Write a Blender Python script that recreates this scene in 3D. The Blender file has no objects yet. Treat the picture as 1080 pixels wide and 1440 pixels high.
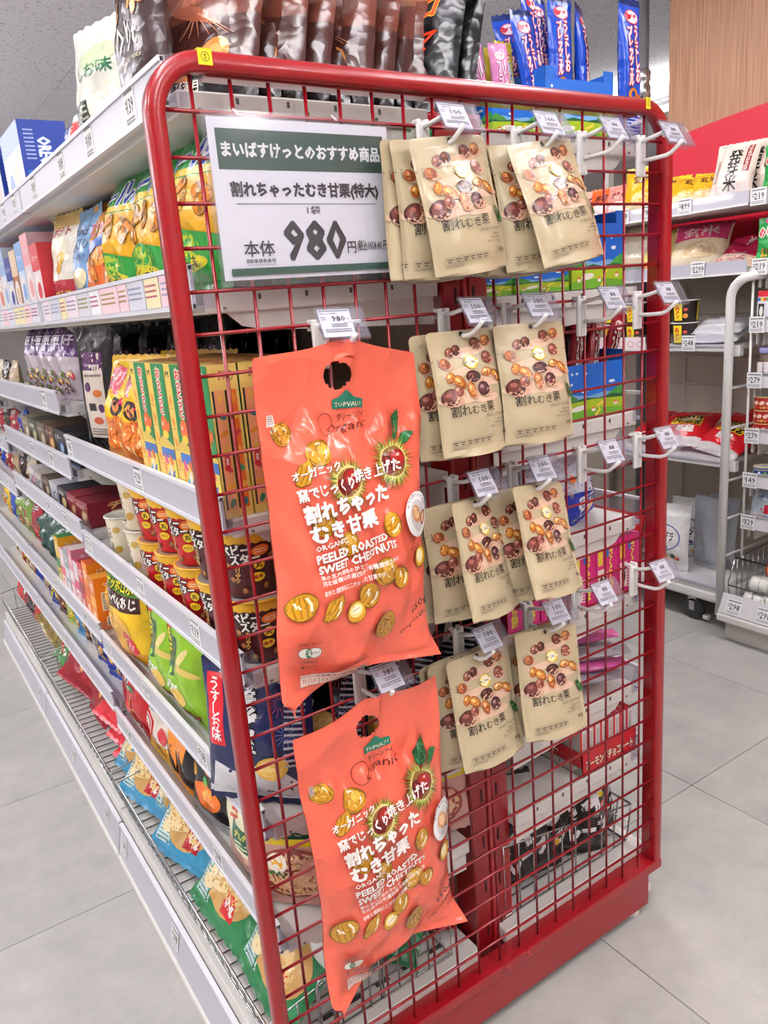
import bpy, math, random
import numpy as np
from mathutils import Vector, Matrix, Euler
from mathutils.geometry import tessellate_polygon
from mathutils import noise as mnoise
PI = math.pi
sc = bpy.context.scene
COL = sc.collection
# ---------------------------------------------------------------- camera
cam_d = bpy.data.cameras.new('camera'); cam = bpy.data.objects.new('camera', cam_d); COL.objects.link(cam)
cam_d.sensor_fit = 'VERTICAL'; cam_d.sensor_height = 36; cam_d.sensor_width = 27
cam_d.lens = 1097.84 / 1440 * 36; cam_d.clip_start = .02; cam_d.clip_end = 60
_r = ((0.82630769, -0.55798223, -0.07662527), (-0.20617578, -0.17306592, -0.96308864), (0.52412513, 0.81160583, -0.25804812))
cam.matrix_world = Matrix(((_r[0][0], -_r[1][0], -_r[2][0], -.33701), (_r[0][1], -_r[1][1], -_r[2][1], -.93257),
                           (_r[0][2], -_r[1][2], -_r[2][2], 1.35069), (0, 0, 0, 1)))
sc.camera = cam
sc.view_settings.view_transform = 'Standard'; sc.view_settings.look = 'None'
sc.view_settings.exposure = -0.28; sc.view_settings.gamma = 1.0; sc.view_settings.use_curve_mapping = False
sc.cycles.use_denoising = True
sc.cycles.max_bounces = 8; sc.cycles.transparent_max_bounces = 16
sc.cycles.sample_clamp_indirect = 6
# ---------------------------------------------------------------- world
wd = bpy.data.worlds.new('world'); sc.world = wd; wd.use_nodes = True
wd.node_tree.nodes['Background'].inputs[0].default_value = (.86, .9, 1, 1)
wd.node_tree.nodes['Background'].inputs[1].default_value = .55
# lamps: ceiling strips at these places (x, y, length along y); the housings are built further down
CEIL = 2.7
STRIPS = [(-1.5, -.9), (-1.5, 1.5), (.3, -2.3), (1.55, -1.0), (1.55, 1.2), (1.9, -3.2), (-.2, -.55), (4.76, 3.3), (-3.2, 1.2), (-3.2, -1.6), (-1.5, 4.2), (-1.5, 6.8), (-3.2, 5.0), (5.4, .6), (6.5, 2.2)]  # entries after the far-left pair: unseen extras added to brighten the ceiling
LAMP_W = 15
FILL_UP = 42
DROP = .16
def drop_of(x, y): return .50 if y > 2.5 and x < 0 else DROP  # added fill strips hang lower so their upward light spreads
for i, (x, y) in enumerate(STRIPS):
    ld = bpy.data.lights.new('strip_light', 'AREA'); ld.shape = 'RECTANGLE'; ld.size = .16; ld.size_y = 1.25
    ld.energy = LAMP_W; ld.color = (1, .99, .99)
    lo = bpy.data.objects.new('strip_light', ld); COL.objects.link(lo); lo.location = (x, y, CEIL - drop_of(x, y) - .04)
    lu = bpy.data.lights.new('ceiling_fill_up', 'AREA'); lu.shape = 'RECTANGLE'; lu.size = .12; lu.size_y = 1.25; lu.energy = FILL_UP * (3.4 if y > 2.5 and x < 0 else 1); lu.color = (1, .99, .99)  # upward fill lamp, added only to lift the dark ceiling
    lo = bpy.data.objects.new('ceiling_fill_up', lu); COL.objects.link(lo); lo.location = (x, y, CEIL - drop_of(x, y) + .03); lo.rotation_euler = (PI, 0, 0)

# ================================================================ helpers
def lin(c): return c / 12.92 if c <= .04045 else ((c + .055) / 1.055) ** 2.4
_hc = {}
def hx(s):
    if not isinstance(s, str): return s
    if s not in _hc:
        t = s.lstrip('#')
        if len(t) == 3: t = ''.join(a + a for a in t)
        _hc[s] = tuple(lin(int(t[i:i + 2], 16) / 255) for i in (0, 2, 4))
    return _hc[s]
MATS = {}
def mat(name, rough=.4, metal=0, coat=0, bump=None, ridge=False, color=None, ior=1.45, spec=.5, trans=0, emis=None, sheen=0):
    m = bpy.data.materials.new(name); m.use_nodes = True; nt = m.node_tree; b = nt.nodes['Principled BSDF']
    b.inputs['Roughness'].default_value = rough; b.inputs['Metallic'].default_value = metal
    b.inputs['Coat Weight'].default_value = coat; b.inputs['Coat Roughness'].default_value = .08
    b.inputs['IOR'].default_value = ior; b.inputs['Specular IOR Level'].default_value = spec
    if color is None:
        a = nt.nodes.new('ShaderNodeAttribute'); a.attribute_name = 'Col'; nt.links.new(a.outputs['Color'], b.inputs['Base Color'])
    else: b.inputs['Base Color'].default_value = (*hx(color), 1)
    if emis: b.inputs['Emission Color'].default_value = (*hx(emis[0]), 1); b.inputs['Emission Strength'].default_value = emis[1]
    if bump:
        scale, strength, dist, det = bump
        tc = nt.nodes.new('ShaderNodeTexCoord'); n = nt.nodes.new('ShaderNodeTexNoise'); bp = nt.nodes.new('ShaderNodeBump')
        n.inputs['Scale'].default_value = scale; n.inputs['Detail'].default_value = det
        bp.inputs['Strength'].default_value = strength; bp.inputs['Distance'].default_value = dist
        nt.links.new(tc.outputs['Object'], n.inputs['Vector']); nt.links.new(n.outputs['Fac'], bp.inputs['Height'])
        if ridge:      # crumpled film: facets between sharp folds, warped by soft noise
            wv = nt.nodes.new('ShaderNodeVectorMath'); wv.operation = 'MULTIPLY_ADD'; wv.inputs[1].default_value = (.05, .05, .05)
            nt.links.new(n.outputs['Color'], wv.inputs[0]); nt.links.new(tc.outputs['Object'], wv.inputs[2])
            oi = nt.nodes.new('ShaderNodeObjectInfo'); sh = nt.nodes.new('ShaderNodeVectorMath'); sh.operation = 'ADD'
            nt.links.new(wv.outputs[0], sh.inputs[0]); nt.links.new(oi.outputs['Random'], sh.inputs[1])
            vo = nt.nodes.new('ShaderNodeTexVoronoi'); vo.feature = 'F1'; vo.inputs['Scale'].default_value = ridge[0]; nt.links.new(sh.outputs[0], vo.inputs['Vector'])
            v2 = nt.nodes.new('ShaderNodeTexVoronoi'); v2.feature = 'F1'; v2.inputs['Scale'].default_value = ridge[0] * 2.7; nt.links.new(sh.outputs[0], v2.inputs['Vector'])
            b2 = nt.nodes.new('ShaderNodeBump'); b2.inputs['Strength'].default_value = ridge[1]; b2.inputs['Distance'].default_value = ridge[2]
            b3 = nt.nodes.new('ShaderNodeBump'); b3.inputs['Strength'].default_value = ridge[1]; b3.inputs['Distance'].default_value = ridge[2] * .3
            nt.links.new(vo.outputs['Distance'], b2.inputs['Height']); nt.links.new(v2.outputs['Distance'], b3.inputs['Height']); nt.links.new(b2.outputs['Normal'], b3.inputs['Normal']); nt.links.new(b3.outputs['Normal'], bp.inputs['Normal'])
        nt.links.new(bp.outputs['Normal'], b.inputs['Normal'])
    MATS[name] = m
    return m
mat('film', .20, coat=.08, spec=.42, bump=(14, .5, .004, 2), ridge=(17, .55, .010))
mat('hero_film', .16, coat=.3, bump=(8, .5, .006, 2), ridge=(7, .85, .022))
mat('pouch_film', .27, coat=.15, bump=(12, .4, .004, 2), ridge=(15, .35, .007))
mat('carton', .38, coat=.1, bump=(60, .03, .001, 2))
mat('paper', .6)
mat('plastic', .32, bump=(200, .03, .0004, 2))
mat('steel_paint', .42, bump=(150, .04, .0005, 2))
mat('red_paint', .28, coat=.35, bump=(230, .06, .0004, 2))
mat('chrome', .14, metal=1, color='#b4b4b6')
mat('rubber', .7, color='#2b2d2f')
mat('lit_diffuser', .5, color='#ffffff', emis=('#fffaf0', 9))
def clear_mat(name, tint, refl, body=0.0, bcol='#e8e8f0', rough=.04):
    m = bpy.data.materials.new(name); m.use_nodes = True; nt = m.node_tree
    for n in list(nt.nodes):
        if n.type == 'BSDF_PRINCIPLED': nt.nodes.remove(n)
    out = nt.nodes['Material Output']
    tr = nt.nodes.new('ShaderNodeBsdfTransparent'); tr.inputs[0].default_value = (*hx(tint), 1)
    gl = nt.nodes.new('ShaderNodeBsdfGlossy'); gl.inputs['Roughness'].default_value = rough
    df = nt.nodes.new('ShaderNodeBsdfDiffuse'); df.inputs[0].default_value = (*hx(bcol), 1)
    fr = nt.nodes.new('ShaderNodeLayerWeight'); pw = nt.nodes.new('ShaderNodeMath'); pw.operation = 'POWER'; pw.inputs[1].default_value = 4; nt.links.new(fr.outputs['Facing'], pw.inputs[0])
    mu = nt.nodes.new('ShaderNodeMath'); mu.operation = 'MULTIPLY_ADD'; mu.inputs[1].default_value = refl * .5; mu.inputs[2].default_value = .045
    m1 = nt.nodes.new('ShaderNodeMixShader'); m2 = nt.nodes.new('ShaderNodeMixShader'); m1.inputs[0].default_value = body
    nt.links.new(pw.outputs[0], mu.inputs[0]); nt.links.new(mu.outputs[0], m2.inputs[0])
    nt.links.new(tr.outputs[0], m1.inputs[1]); nt.links.new(df.outputs[0], m1.inputs[2])
    nt.links.new(m1.outputs[0], m2.inputs[1]); nt.links.new(gl.outputs[0], m2.inputs[2]); nt.links.new(m2.outputs[0], out.inputs[0])
    MATS[name] = m
clear_mat('clear_plastic', '#f8f8fc', 1.3, .04)
clear_mat('rail_plastic', '#e9e9f4', 1.2, .45, '#c9c9d6', .12)
clear_mat('clear_film', '#fcfcff', 1.2, .015, '#e0e0ea', .1)

class MB:
    """collects faces with a colour and a material each, then becomes one mesh"""
    def __init__(s): s.v = []; s.f = []; s.c = []; s.m = []; s.s = []; s.mats = []
    def mi(s, m):
        if m not in s.mats: s.mats.append(m)
        return s.mats.index(m)
    def add(s, vs, fs, col, m='film', smooth=True):
        o = len(s.v); s.v.extend([tuple(map(float, p)) for p in vs]); k = s.mi(m); n = len(fs)
        s.f.extend([tuple(int(i) + o for i in q) for q in fs])
        if isinstance(col, list): s.c.extend(hx(c) for c in col)
        else: s.c.extend([hx(col)] * n)
        s.m.extend([k] * n); s.s.extend([smooth] * n)
    def box(s, x0, y0, z0, x1, y1, z1, col, m='plastic', bev=0):
        if bev:
            b = bev
            def ring(z, ins):
                q = b
                return [(x0 + ins, y0 + q, z), (x0 + q, y0 + ins, z), (x1 - q, y0 + ins, z), (x1 - ins, y0 + q, z),
                        (x1 - ins, y1 - q, z), (x1 - q, y1 - ins, z), (x0 + q, y1 - ins, z), (x0 + ins, y1 - q, z)]
            P = ring(z0, b * .6) + ring(z0 + b, 0) + ring(z1 - b, 0) + ring(z1, b * .6)
            F = [tuple(range(7, -1, -1)), tuple(range(24, 32))]
            for r in range(3):
                for i in range(8): F.append((r * 8 + i, r * 8 + (i + 1) % 8, r * 8 + 8 + (i + 1) % 8, r * 8 + 8 + i))
            s.add(P, F, col, m, False); return
        P = [(x0, y0, z0), (x1, y0, z0), (x1, y1, z0), (x0, y1, z0), (x0, y0, z1), (x1, y0, z1), (x1, y1, z1), (x0, y1, z1)]
        F = [(3, 2, 1, 0), (4, 5, 6, 7), (0, 1, 5, 4), (1, 2, 6, 5), (2, 3, 7, 6), (3, 0, 4, 7)]
        s.add(P, F, col, m, False)
    def tube(s, pts, r, col, m='chrome', n=8, close=False, rr=None):
        pts = [Vector(p) for p in pts]; N = len(pts); V = []; F = []
        up = Vector((.13, .37, .92)).normalized()
        for i, p in enumerate(pts):
            a = pts[i - 1] if (i > 0 or close) else p; b = pts[(i + 1) % N] if (i < N - 1 or close) else p
            t = (b - a).normalized()
            if i == 0: u = t.cross(up).normalized()
            else: u = (u - t * u.dot(t)).normalized()
            w = t.cross(u); R = rr[i] if rr else r
            for k in range(n):
                th = 2 * PI * k / n; V.append(p + (u * math.cos(th) + w * math.sin(th)) * R)
        for i in range(N if close else N - 1):
            j = (i + 1) % N
            for k in range(n): F.append((i * n + k, i * n + (k + 1) % n, j * n + (k + 1) % n, j * n + k))
        if not close: F += [tuple(range(n - 1, -1, -1)), tuple((N - 1) * n + k for k in range(n))]
        s.add(V, F, col, m, True)
    def lathe(s, prof, cols, m='carton', n=28, c=(0, 0)):
        V = []; F = []; C_ = []
        for (r, z) in prof:
            for k in range(n): th = 2 * PI * k / n; V.append((c[0] + r * math.cos(th), c[1] + r * math.sin(th), z))
        for i in range(len(prof) - 1):
            for k in range(n):
                F.append((i * n + k, i * n + (k + 1) % n, (i + 1) * n + (k + 1) % n, (i + 1) * n + k)); C_.append(cols[i] if isinstance(cols, list) else cols)
        s.add(V, F, C_, m, True)
        L = len(prof) - 1
        if prof[0][0] > 1e-4: s.add(V[:n], [tuple(range(n - 1, -1, -1))], C_[0], m, False)
        if prof[L][0] > 1e-4: s.add(V[L * n:], [tuple(range(n))], C_[-1], m, False)
    def xform(s, M):
        s.v = [tuple(M @ Vector(p)) for p in s.v]
    def mesh(s, name):
        me = bpy.data.meshes.new(name); me.from_pydata(s.v, [], s.f)
        for k in s.mats: me.materials.append(MATS[k])
        me.polygons.foreach_set('material_index', s.m); me.polygons.foreach_set('use_smooth', s.s)
        at = me.attributes.new('Col', 'FLOAT_COLOR', 'FACE')
        at.data.foreach_set('color', np.hstack([np.array(s.c, dtype=float), np.ones((len(s.c), 1))]).ravel())
        me.update(); return me

def obj(name, data, parent=None, loc=(0, 0, 0), rot=(0, 0, 0), label=None, cat=None, group=None, kind=None, scale=None):
    if isinstance(data, MB): data = data.mesh(name)
    o = bpy.data.objects.new(name, data); COL.objects.link(o)
    o.location = loc; o.rotation_euler = rot
    if scale: o.scale = scale if not isinstance(scale, (int, float)) else (scale,) * 3
    if parent: o.parent = parent
    if label: o['label'] = label
    if cat: o['category'] = cat
    if group: o['group'] = group
    if kind: o['kind'] = kind
    return o
def empty(name, loc, label, cat, group=None, rot=(0, 0, 0)):
    return obj(name, None, None, loc, rot, label, cat, group)
def dup(o, parent=None, loc=None, rot=None, label=None, group=None):
    c = o.copy(); COL.objects.link(c); c.parent = parent
    if loc is not None: c.location = loc
    if rot is not None: c.rotation_euler = rot
    if label: c['label'] = label
    if group: c['group'] = group
    for ch in list(o.children): dup(ch, c)
    return c
ORD = ['nearest', 'second', 'third', 'fourth', 'fifth', 'sixth', 'seventh', 'eighth', 'ninth', 'tenth', 'eleventh', 'twelfth', 'thirteenth', 'fourteenth', 'fifteenth', 'sixteenth', 'seventeenth', 'eighteenth', 'nineteenth', 'twentieth', 'twenty-first', 'twenty-second', 'twenty-third', 'twenty-fourth', 'twenty-fifth', 'twenty-sixth', 'twenty-seventh', 'twenty-eighth', 'twenty-ninth', 'thirtieth']

# ---------------------------------------------------------------- lettering
_tx = {}
def text2d(s, bold=0.0, vert=False, shear=0.0, res=1):
    """outline of a string as flat triangles, scaled to a unit box"""
    k = (s, bold, vert, shear)
    if k in _tx: return _tx[k]
    cu = bpy.data.curves.new('t', 'FONT')
    cu.body = '\n'.join('｜' if ch == 'ー' else ch for ch in s) if vert else s
    if vert: cu.align_x = 'CENTER'; cu.space_line = .82
    cu.resolution_u = res if len(s) < 14 else 1; cu.offset = bold; cu.shear = shear
    o = bpy.data.objects.new('t', cu); me = bpy.data.meshes.new_from_object(o)
    me.calc_loop_triangles()
    V = np.zeros(len(me.vertices) * 3); me.vertices.foreach_get('co', V); V = V.reshape(-1, 3)[:, :2]
    T = np.zeros(len(me.loop_triangles) * 3, dtype=np.int32); me.loop_triangles.foreach_get('vertices', T); T = T.reshape(-1, 3)
    bpy.data.objects.remove(o); bpy.data.meshes.remove(me); bpy.data.curves.remove(cu)
    if len(V):
        lo, hi = V.min(0), V.max(0); asp = (hi[0] - lo[0]) / max(1e-6, hi[1] - lo[1]); V = (V - lo) / np.maximum(hi - lo, 1e-6) - .5
    else: V = np.zeros((0, 2)); asp = 1
    _tx[k] = (V, T, asp); return _tx[k]

class PlaneS:
    L = None
    def __init__(s, o, ux, uz, n): s.o, s.ux, s.uz, s.n = map(np.array, (o, ux, uz, n))
    def at(s, P): return s.o + P[:, :1] * s.ux + P[:, 1:2] * s.uz, np.tile(s.n, (len(P), 1))
class CylS:
    L = .006
    def __init__(s, r0, r1, h, c=(0, 0), z0=0): s.r0, s.r1, s.h, s.c, s.z0 = r0, r1, h, c, z0
    def at(s, P):
        r = s.r0 + (s.r1 - s.r0) * P[:, 1] / s.h; th = P[:, 0] / ((s.r0 + s.r1) / 2)
        n = np.stack([np.sin(th), -np.cos(th), 0 * th], 1)
        return np.stack([s.c[0] + r * n[:, 0], s.c[1] + r * n[:, 1], s.z0 + P[:, 1]], 1), n
class GridS:
    """surface given by a grid of points over label coordinates [x0,x1]x[z0,z1]"""
    def __init__(s, G, x0, x1, z0, z1, L=.012, us=None, vs=None):
        s.G = G; s.b = (x0, x1, z0, z1); s.L = L
        s.us = np.linspace(0, 1, G.shape[1]) if us is None else us; s.vs = np.linspace(0, 1, G.shape[0]) if vs is None else vs
        du = np.gradient(G, axis=1); dv = np.gradient(G, axis=0); n = np.cross(du, dv); s.N = n / np.maximum(np.linalg.norm(n, axis=2, keepdims=True), 1e-9)
    def at(s, P):
        x0, x1, z0, z1 = s.b; u = np.clip((P[:, 0] - x0) / (x1 - x0), 0, 1); v = np.clip((P[:, 1] - z0) / (z1 - z0), 0, 1)
        i = np.clip(np.searchsorted(s.us, u, 'right') - 1, 0, len(s.us) - 2); j = np.clip(np.searchsorted(s.vs, v, 'right') - 1, 0, len(s.vs) - 2)
        a = ((u - s.us[i]) / (s.us[i + 1] - s.us[i]))[:, None]; b = ((v - s.vs[j]) / (s.vs[j + 1] - s.vs[j]))[:, None]
        def q(A): return (A[j, i] * (1 - a) + A[j, i + 1] * a) * (1 - b) + (A[j + 1, i] * (1 - a) + A[j + 1, i + 1] * a) * b
        n = q(s.N); return q(s.G), n / np.maximum(np.linalg.norm(n, axis=1, keepdims=True), 1e-9)

def subdiv(V, T, L):
    V = [tuple(p) for p in V]; out = []; mid = {}
    st = [tuple(map(int, t)) for t in T]
    while st:
        t = st.pop()
        e = [((V[t[k]][0] - V[t[(k + 1) % 3]][0]) ** 2 + (V[t[k]][1] - V[t[(k + 1) % 3]][1]) ** 2, k) for k in range(3)]
        m, k = max(e)
        if m <= L * L: out.append(t); continue
        a, b, c = t[k], t[(k + 1) % 3], t[(k + 2) % 3]; key = (min(a, b), max(a, b))
        if key not in mid: mid[key] = len(V); V.append(((V[a][0] + V[b][0]) / 2, (V[a][1] + V[b][1]) / 2))
        st += [(a, mid[key], c), (mid[key], b, c)]
    return np.array(V), np.array(out)

class Dec:
    """flat print laid on a surface, layer on layer"""
    def __init__(s, mb, surf, m='film', base=.0003, step=.00003): s.mb, s.su, s.m, s.h, s.st = mb, surf, m, base, step; s.rnd = random.Random(5)
    def put(s, V, T, col):
        if len(T) == 0: return s
        V = np.array(V, float).reshape(-1, 2); T = np.array(T)
        if s.su.L: V, T = subdiv(V, T, s.su.L)
        A = V[T[:, 1]] - V[T[:, 0]]; B = V[T[:, 2]] - V[T[:, 0]]; cr = A[:, 0] * B[:, 1] - A[:, 1] * B[:, 0]
        T = np.where((cr < 0)[:, None], T[:, ::-1], T)
        P, N = s.su.at(V); s.h += s.st
        s.mb.add(P + N * s.h, T, col, s.m, s.su.L is not None); return s
    def rect(s, x0, z0, x1, z1, col): return s.put([(x0, z0), (x1, z0), (x1, z1), (x0, z1)], [(0, 1, 2), (0, 2, 3)], col)
    def poly(s, pts, col):
        T = tessellate_polygon([[Vector((p[0], p[1], 0)) for p in pts]]); return s.put(pts, T, col)
    def ell(s, cx, cz, rx, rz, col, rot=0, n=18, irr=0, a0=0, a1=2 * PI):
        pts = []; full = abs(a1 - a0 - 2 * PI) < 1e-6; m = n if full else n + 1
        ph = s.rnd.random() * 6; c_, s_ = math.cos(rot), math.sin(rot)
        for k in range(m):
            a = a0 + (a1 - a0) * k / n; f = 1 + irr * (math.sin(2 * a + ph) + .6 * math.sin(3 * a + ph * 2))
            x, z = rx * math.cos(a) * f, rz * math.sin(a) * f; pts.append((cx + x * c_ - z * s_, cz + x * s_ + z * c_))
        return s.put([(cx, cz)] + pts, [(0, k + 1, (k + 1) % m + 1) for k in range(m if full else m - 1)], col)
    def ring(s, cx, cz, rx, rz, w, col, rot=0, n=24, a0=0, a1=2 * PI):
        V = []; c_, s_ = math.cos(rot), math.sin(rot)
        for k in range(n + 1):
            a = a0 + (a1 - a0) * k / n
            for q in (0, w):
                x, z = (rx - q) * math.cos(a), (rz - q) * math.sin(a); V.append((cx + x * c_ - z * s_, cz + x * s_ + z * c_))
        T = []
        for k in range(n): T += [(2 * k, 2 * k + 1, 2 * k + 2), (2 * k + 1, 2 * k + 3, 2 * k + 2)]
        return s.put(V, T, col)
    def line(s, pts, w, col, w1=None):
        V = []; n = len(pts)
        for i, (x, z) in enumerate(pts):
            a = pts[max(i - 1, 0)]; b = pts[min(i + 1, n - 1)]; dx, dz = b[0] - a[0], b[1] - a[1]; l = math.hypot(dx, dz) or 1
            ww = (w if w1 is None else w + (w1 - w) * i / (n - 1)) / 2; V += [(x - dz / l * ww, z + dx / l * ww), (x + dz / l * ww, z - dx / l * ww)]
        T = []
        for i in range(n - 1): T += [(2 * i, 2 * i + 1, 2 * i + 2), (2 * i + 1, 2 * i + 3, 2 * i + 2)]
        return s.put(V, T, col)
    def text(s, t, cx, cz, w, h=None, col='#000', rot=0, bold=0.0, vert=False, shear=0, out=None, ob=.04, shadow=None):
        V, T, asp = text2d(t, 0, vert, shear)
        if not len(T): return s
        if h is None: h = w / asp
        if w is None: w = h * asp
        em = min(h, w) if vert or len(t) > 1 else max(h, w)
        c_, s_ = math.cos(rot), math.sin(rot); M = np.array([[c_, s_], [-s_, c_]])
        def pl(off=(0, 0)): return (V * np.array([w, h])) @ M + np.array([cx + off[0], cz + off[1]])
        def multi(e, col, n, o=(0, 0)):
            if e <= 0: s.put(pl(o), T, col); return
            for k in range(n): a = 2 * PI * (k + .5) / n; s.put(pl((o[0] + math.cos(a) * e, o[1] + math.sin(a) * e)), T, col)
        if shadow: multi(bold * em, shadow[0], 4, shadow[1])
        if out: multi((bold + ob) * em, out, 8)
        multi(bold * em, col, 4)
        return s
    def scribble(s, x0, z0, x1, z1, n, col, fill=.6, seed=1):
        """lines of small print too small to read"""
        r = random.Random(seed); dh = (z1 - z0) / n
        for i in range(n):
            z = z1 - dh * (i + .5); x = x0
            V = []; T = []
            while x < x1 - (x1 - x0) * .02:
                w = (x1 - x0) * (.03 + .06 * r.random()); x2 = min(x + w, x1); k = len(V)
                V += [(x, z - dh * fill / 2), (x2, z - dh * fill / 2), (x2, z + dh * fill / 2), (x, z + dh * fill / 2)]; T += [(k, k + 1, k + 2), (k, k + 2, k + 3)]
                x = x2 + (x1 - x0) * .015
            s.put(V, T, col)
        return s
# ================================================================ package shapes (local: x right, z up, front faces -y)
def fbm(x, y, z=0): return mnoise.noise(Vector((x, y, z)))
def pillow(w, h, t, base, design=None, seed=1, seal=.012, waist=.05, m='film', nu=16, nv=22, wr=1.0, back=None, zone=None, sag=.12, crimp=None, L=.014, zig=True):
    """heat-sealed snack bag: puffed middle, flat crimped ends"""
    mb = MB(); rnd = random.Random(seed); ph = rnd.random() * 10
    vs = np.array([0, seal / h * .5, seal / h] + list(np.linspace(seal / h, 1 - seal / h, nv - 3)[1:-1]) + [1 - seal / h, 1 - seal / h * .5, 1.])
    us = .5 - .5 * np.cos(np.linspace(0, PI, nu + 1)) * .55 - (1 - 2 * np.linspace(0, 1, nu + 1)) * .225
    us = (us - us[0]) / (us[-1] - us[0])
    def side(sgn):
        G = np.zeros((len(vs), len(us), 3))
        for j, v in enumerate(vs):
            q = min(max((v - seal / h) / (1 - 2 * seal / h), 0), 1)
            body = math.sin(PI * q) ** .55 if 0 < q < 1 else 0
            body *= 1 + sag * (1 - 2 * q)
            hw = w / 2 * (1 - waist * math.sin(PI * q) ** .7)
            for i, u in enumerate(us):
                e = 1 - abs(2 * u - 1) ** 2.3; x = (2 * u - 1) * hw
                d = t / 2 * body * max(e, 0) ** .6
                edge = math.exp(-min(q, 1 - q) * 9)
                d += wr * t * .10 * edge * body * math.sin(u * 17 + ph + fbm(u * 3, seed) * 4) * e
                d += wr * t * .22 * fbm(u * 3.1 + seed, v * 4.3 + ph, sgn) * body * e
                d += wr * t * .10 * abs(fbm(u * 7 + seed, v * 8 + ph, sgn)) * body * e
                flop = (.02 * w * math.sin(u * 5 + ph)) * (1 - body) if q in (0, 1) else 0
                zz = v * h + ((.0016 if i % 2 else -.0016) if zig and v in (0, 1) else 0)
                y = -sgn * max(d, .0002) + (flop if q in (0, 1) else .02 * w * math.sin(u * 5 + ph) * (1 - body)) * .6 + (.0008 * math.sin(i * 2.2) if body < .02 else 0)
                G[j, i] = (x + wr * .0015 * fbm(v * 9, seed), y, zz)
        return G
    A, B = side(1), side(-1); nU, nV = len(us), len(vs)
    F = [(j * nU + i, j * nU + i + 1, (j + 1) * nU + i + 1, (j + 1) * nU + i) for j in range(nV - 1) for i in range(nU - 1)]
    def colr(G, dflt):
        if not zone and not crimp: return dflt
        c = []
        for j in range(nV - 1):
            vm = (vs[j] + vs[j + 1]) / 2; cc = dflt
            if crimp and (vm < seal / h or vm > 1 - seal / h): cc = crimp
            elif zone:
                for (v0, k) in zone:
                    if vm >= v0: cc = k
            c += [cc] * (nU - 1)
        return c
    mb.add(A.reshape(-1, 3), F, colr(A, base), m)
    mb.add(B.reshape(-1, 3), [f[::-1] for f in F], back or base, m)
    if design: design(Dec(mb, GridS(A, -w / 2, w / 2, 0, h, L, us, vs), m, .0005), w, h)
    return mb
def carton(w, d, h, col, front=None, side=None, top=None, other=None, sidecol=None, topcol=None, m='carton', bulge=0):
    """box with front at y=-d/2; front(dec,w,h), side on +x face, other on -x face, top"""
    mb = MB(); b = .0012
    mb.box(-w / 2, -d / 2, 0, w / 2, d / 2, h, col, m, bev=b)
    if sidecol: mb.box(-w / 2 - .0001, -d / 2 + b, b, w / 2 + .0001, d / 2 - b, h - b, sidecol, m)
    if topcol: mb.box(-w / 2 + b, -d / 2 + b, h - .0002, w / 2 - b, d / 2 - b, h + .0001, topcol, m)
    if front: front(Dec(mb, PlaneS((0, -d / 2, 0), (1, 0, 0), (0, 0, 1), (0, -1, 0)), m), w, h)
    if side: side(Dec(mb, PlaneS((w / 2, 0, 0), (0, 1, 0), (0, 0, 1), (1, 0, 0)), m), d, h)
    if other: other(Dec(mb, PlaneS((-w / 2, 0, 0), (0, -1, 0), (0, 0, 1), (-1, 0, 0)), m), d, h)
    if top: top(Dec(mb, PlaneS((0, 0, h), (1, 0, 0), (0, 1, 0), (0, 0, 1)), m), w, d)
    # tuck-flap seam on the top edge
    mb.box(-w / 2 + .002, -d / 2 - .0002, h - .0025, w / 2 - .002, -d / 2 + .0004, h - .0018, '#777', m)
    return mb

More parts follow.
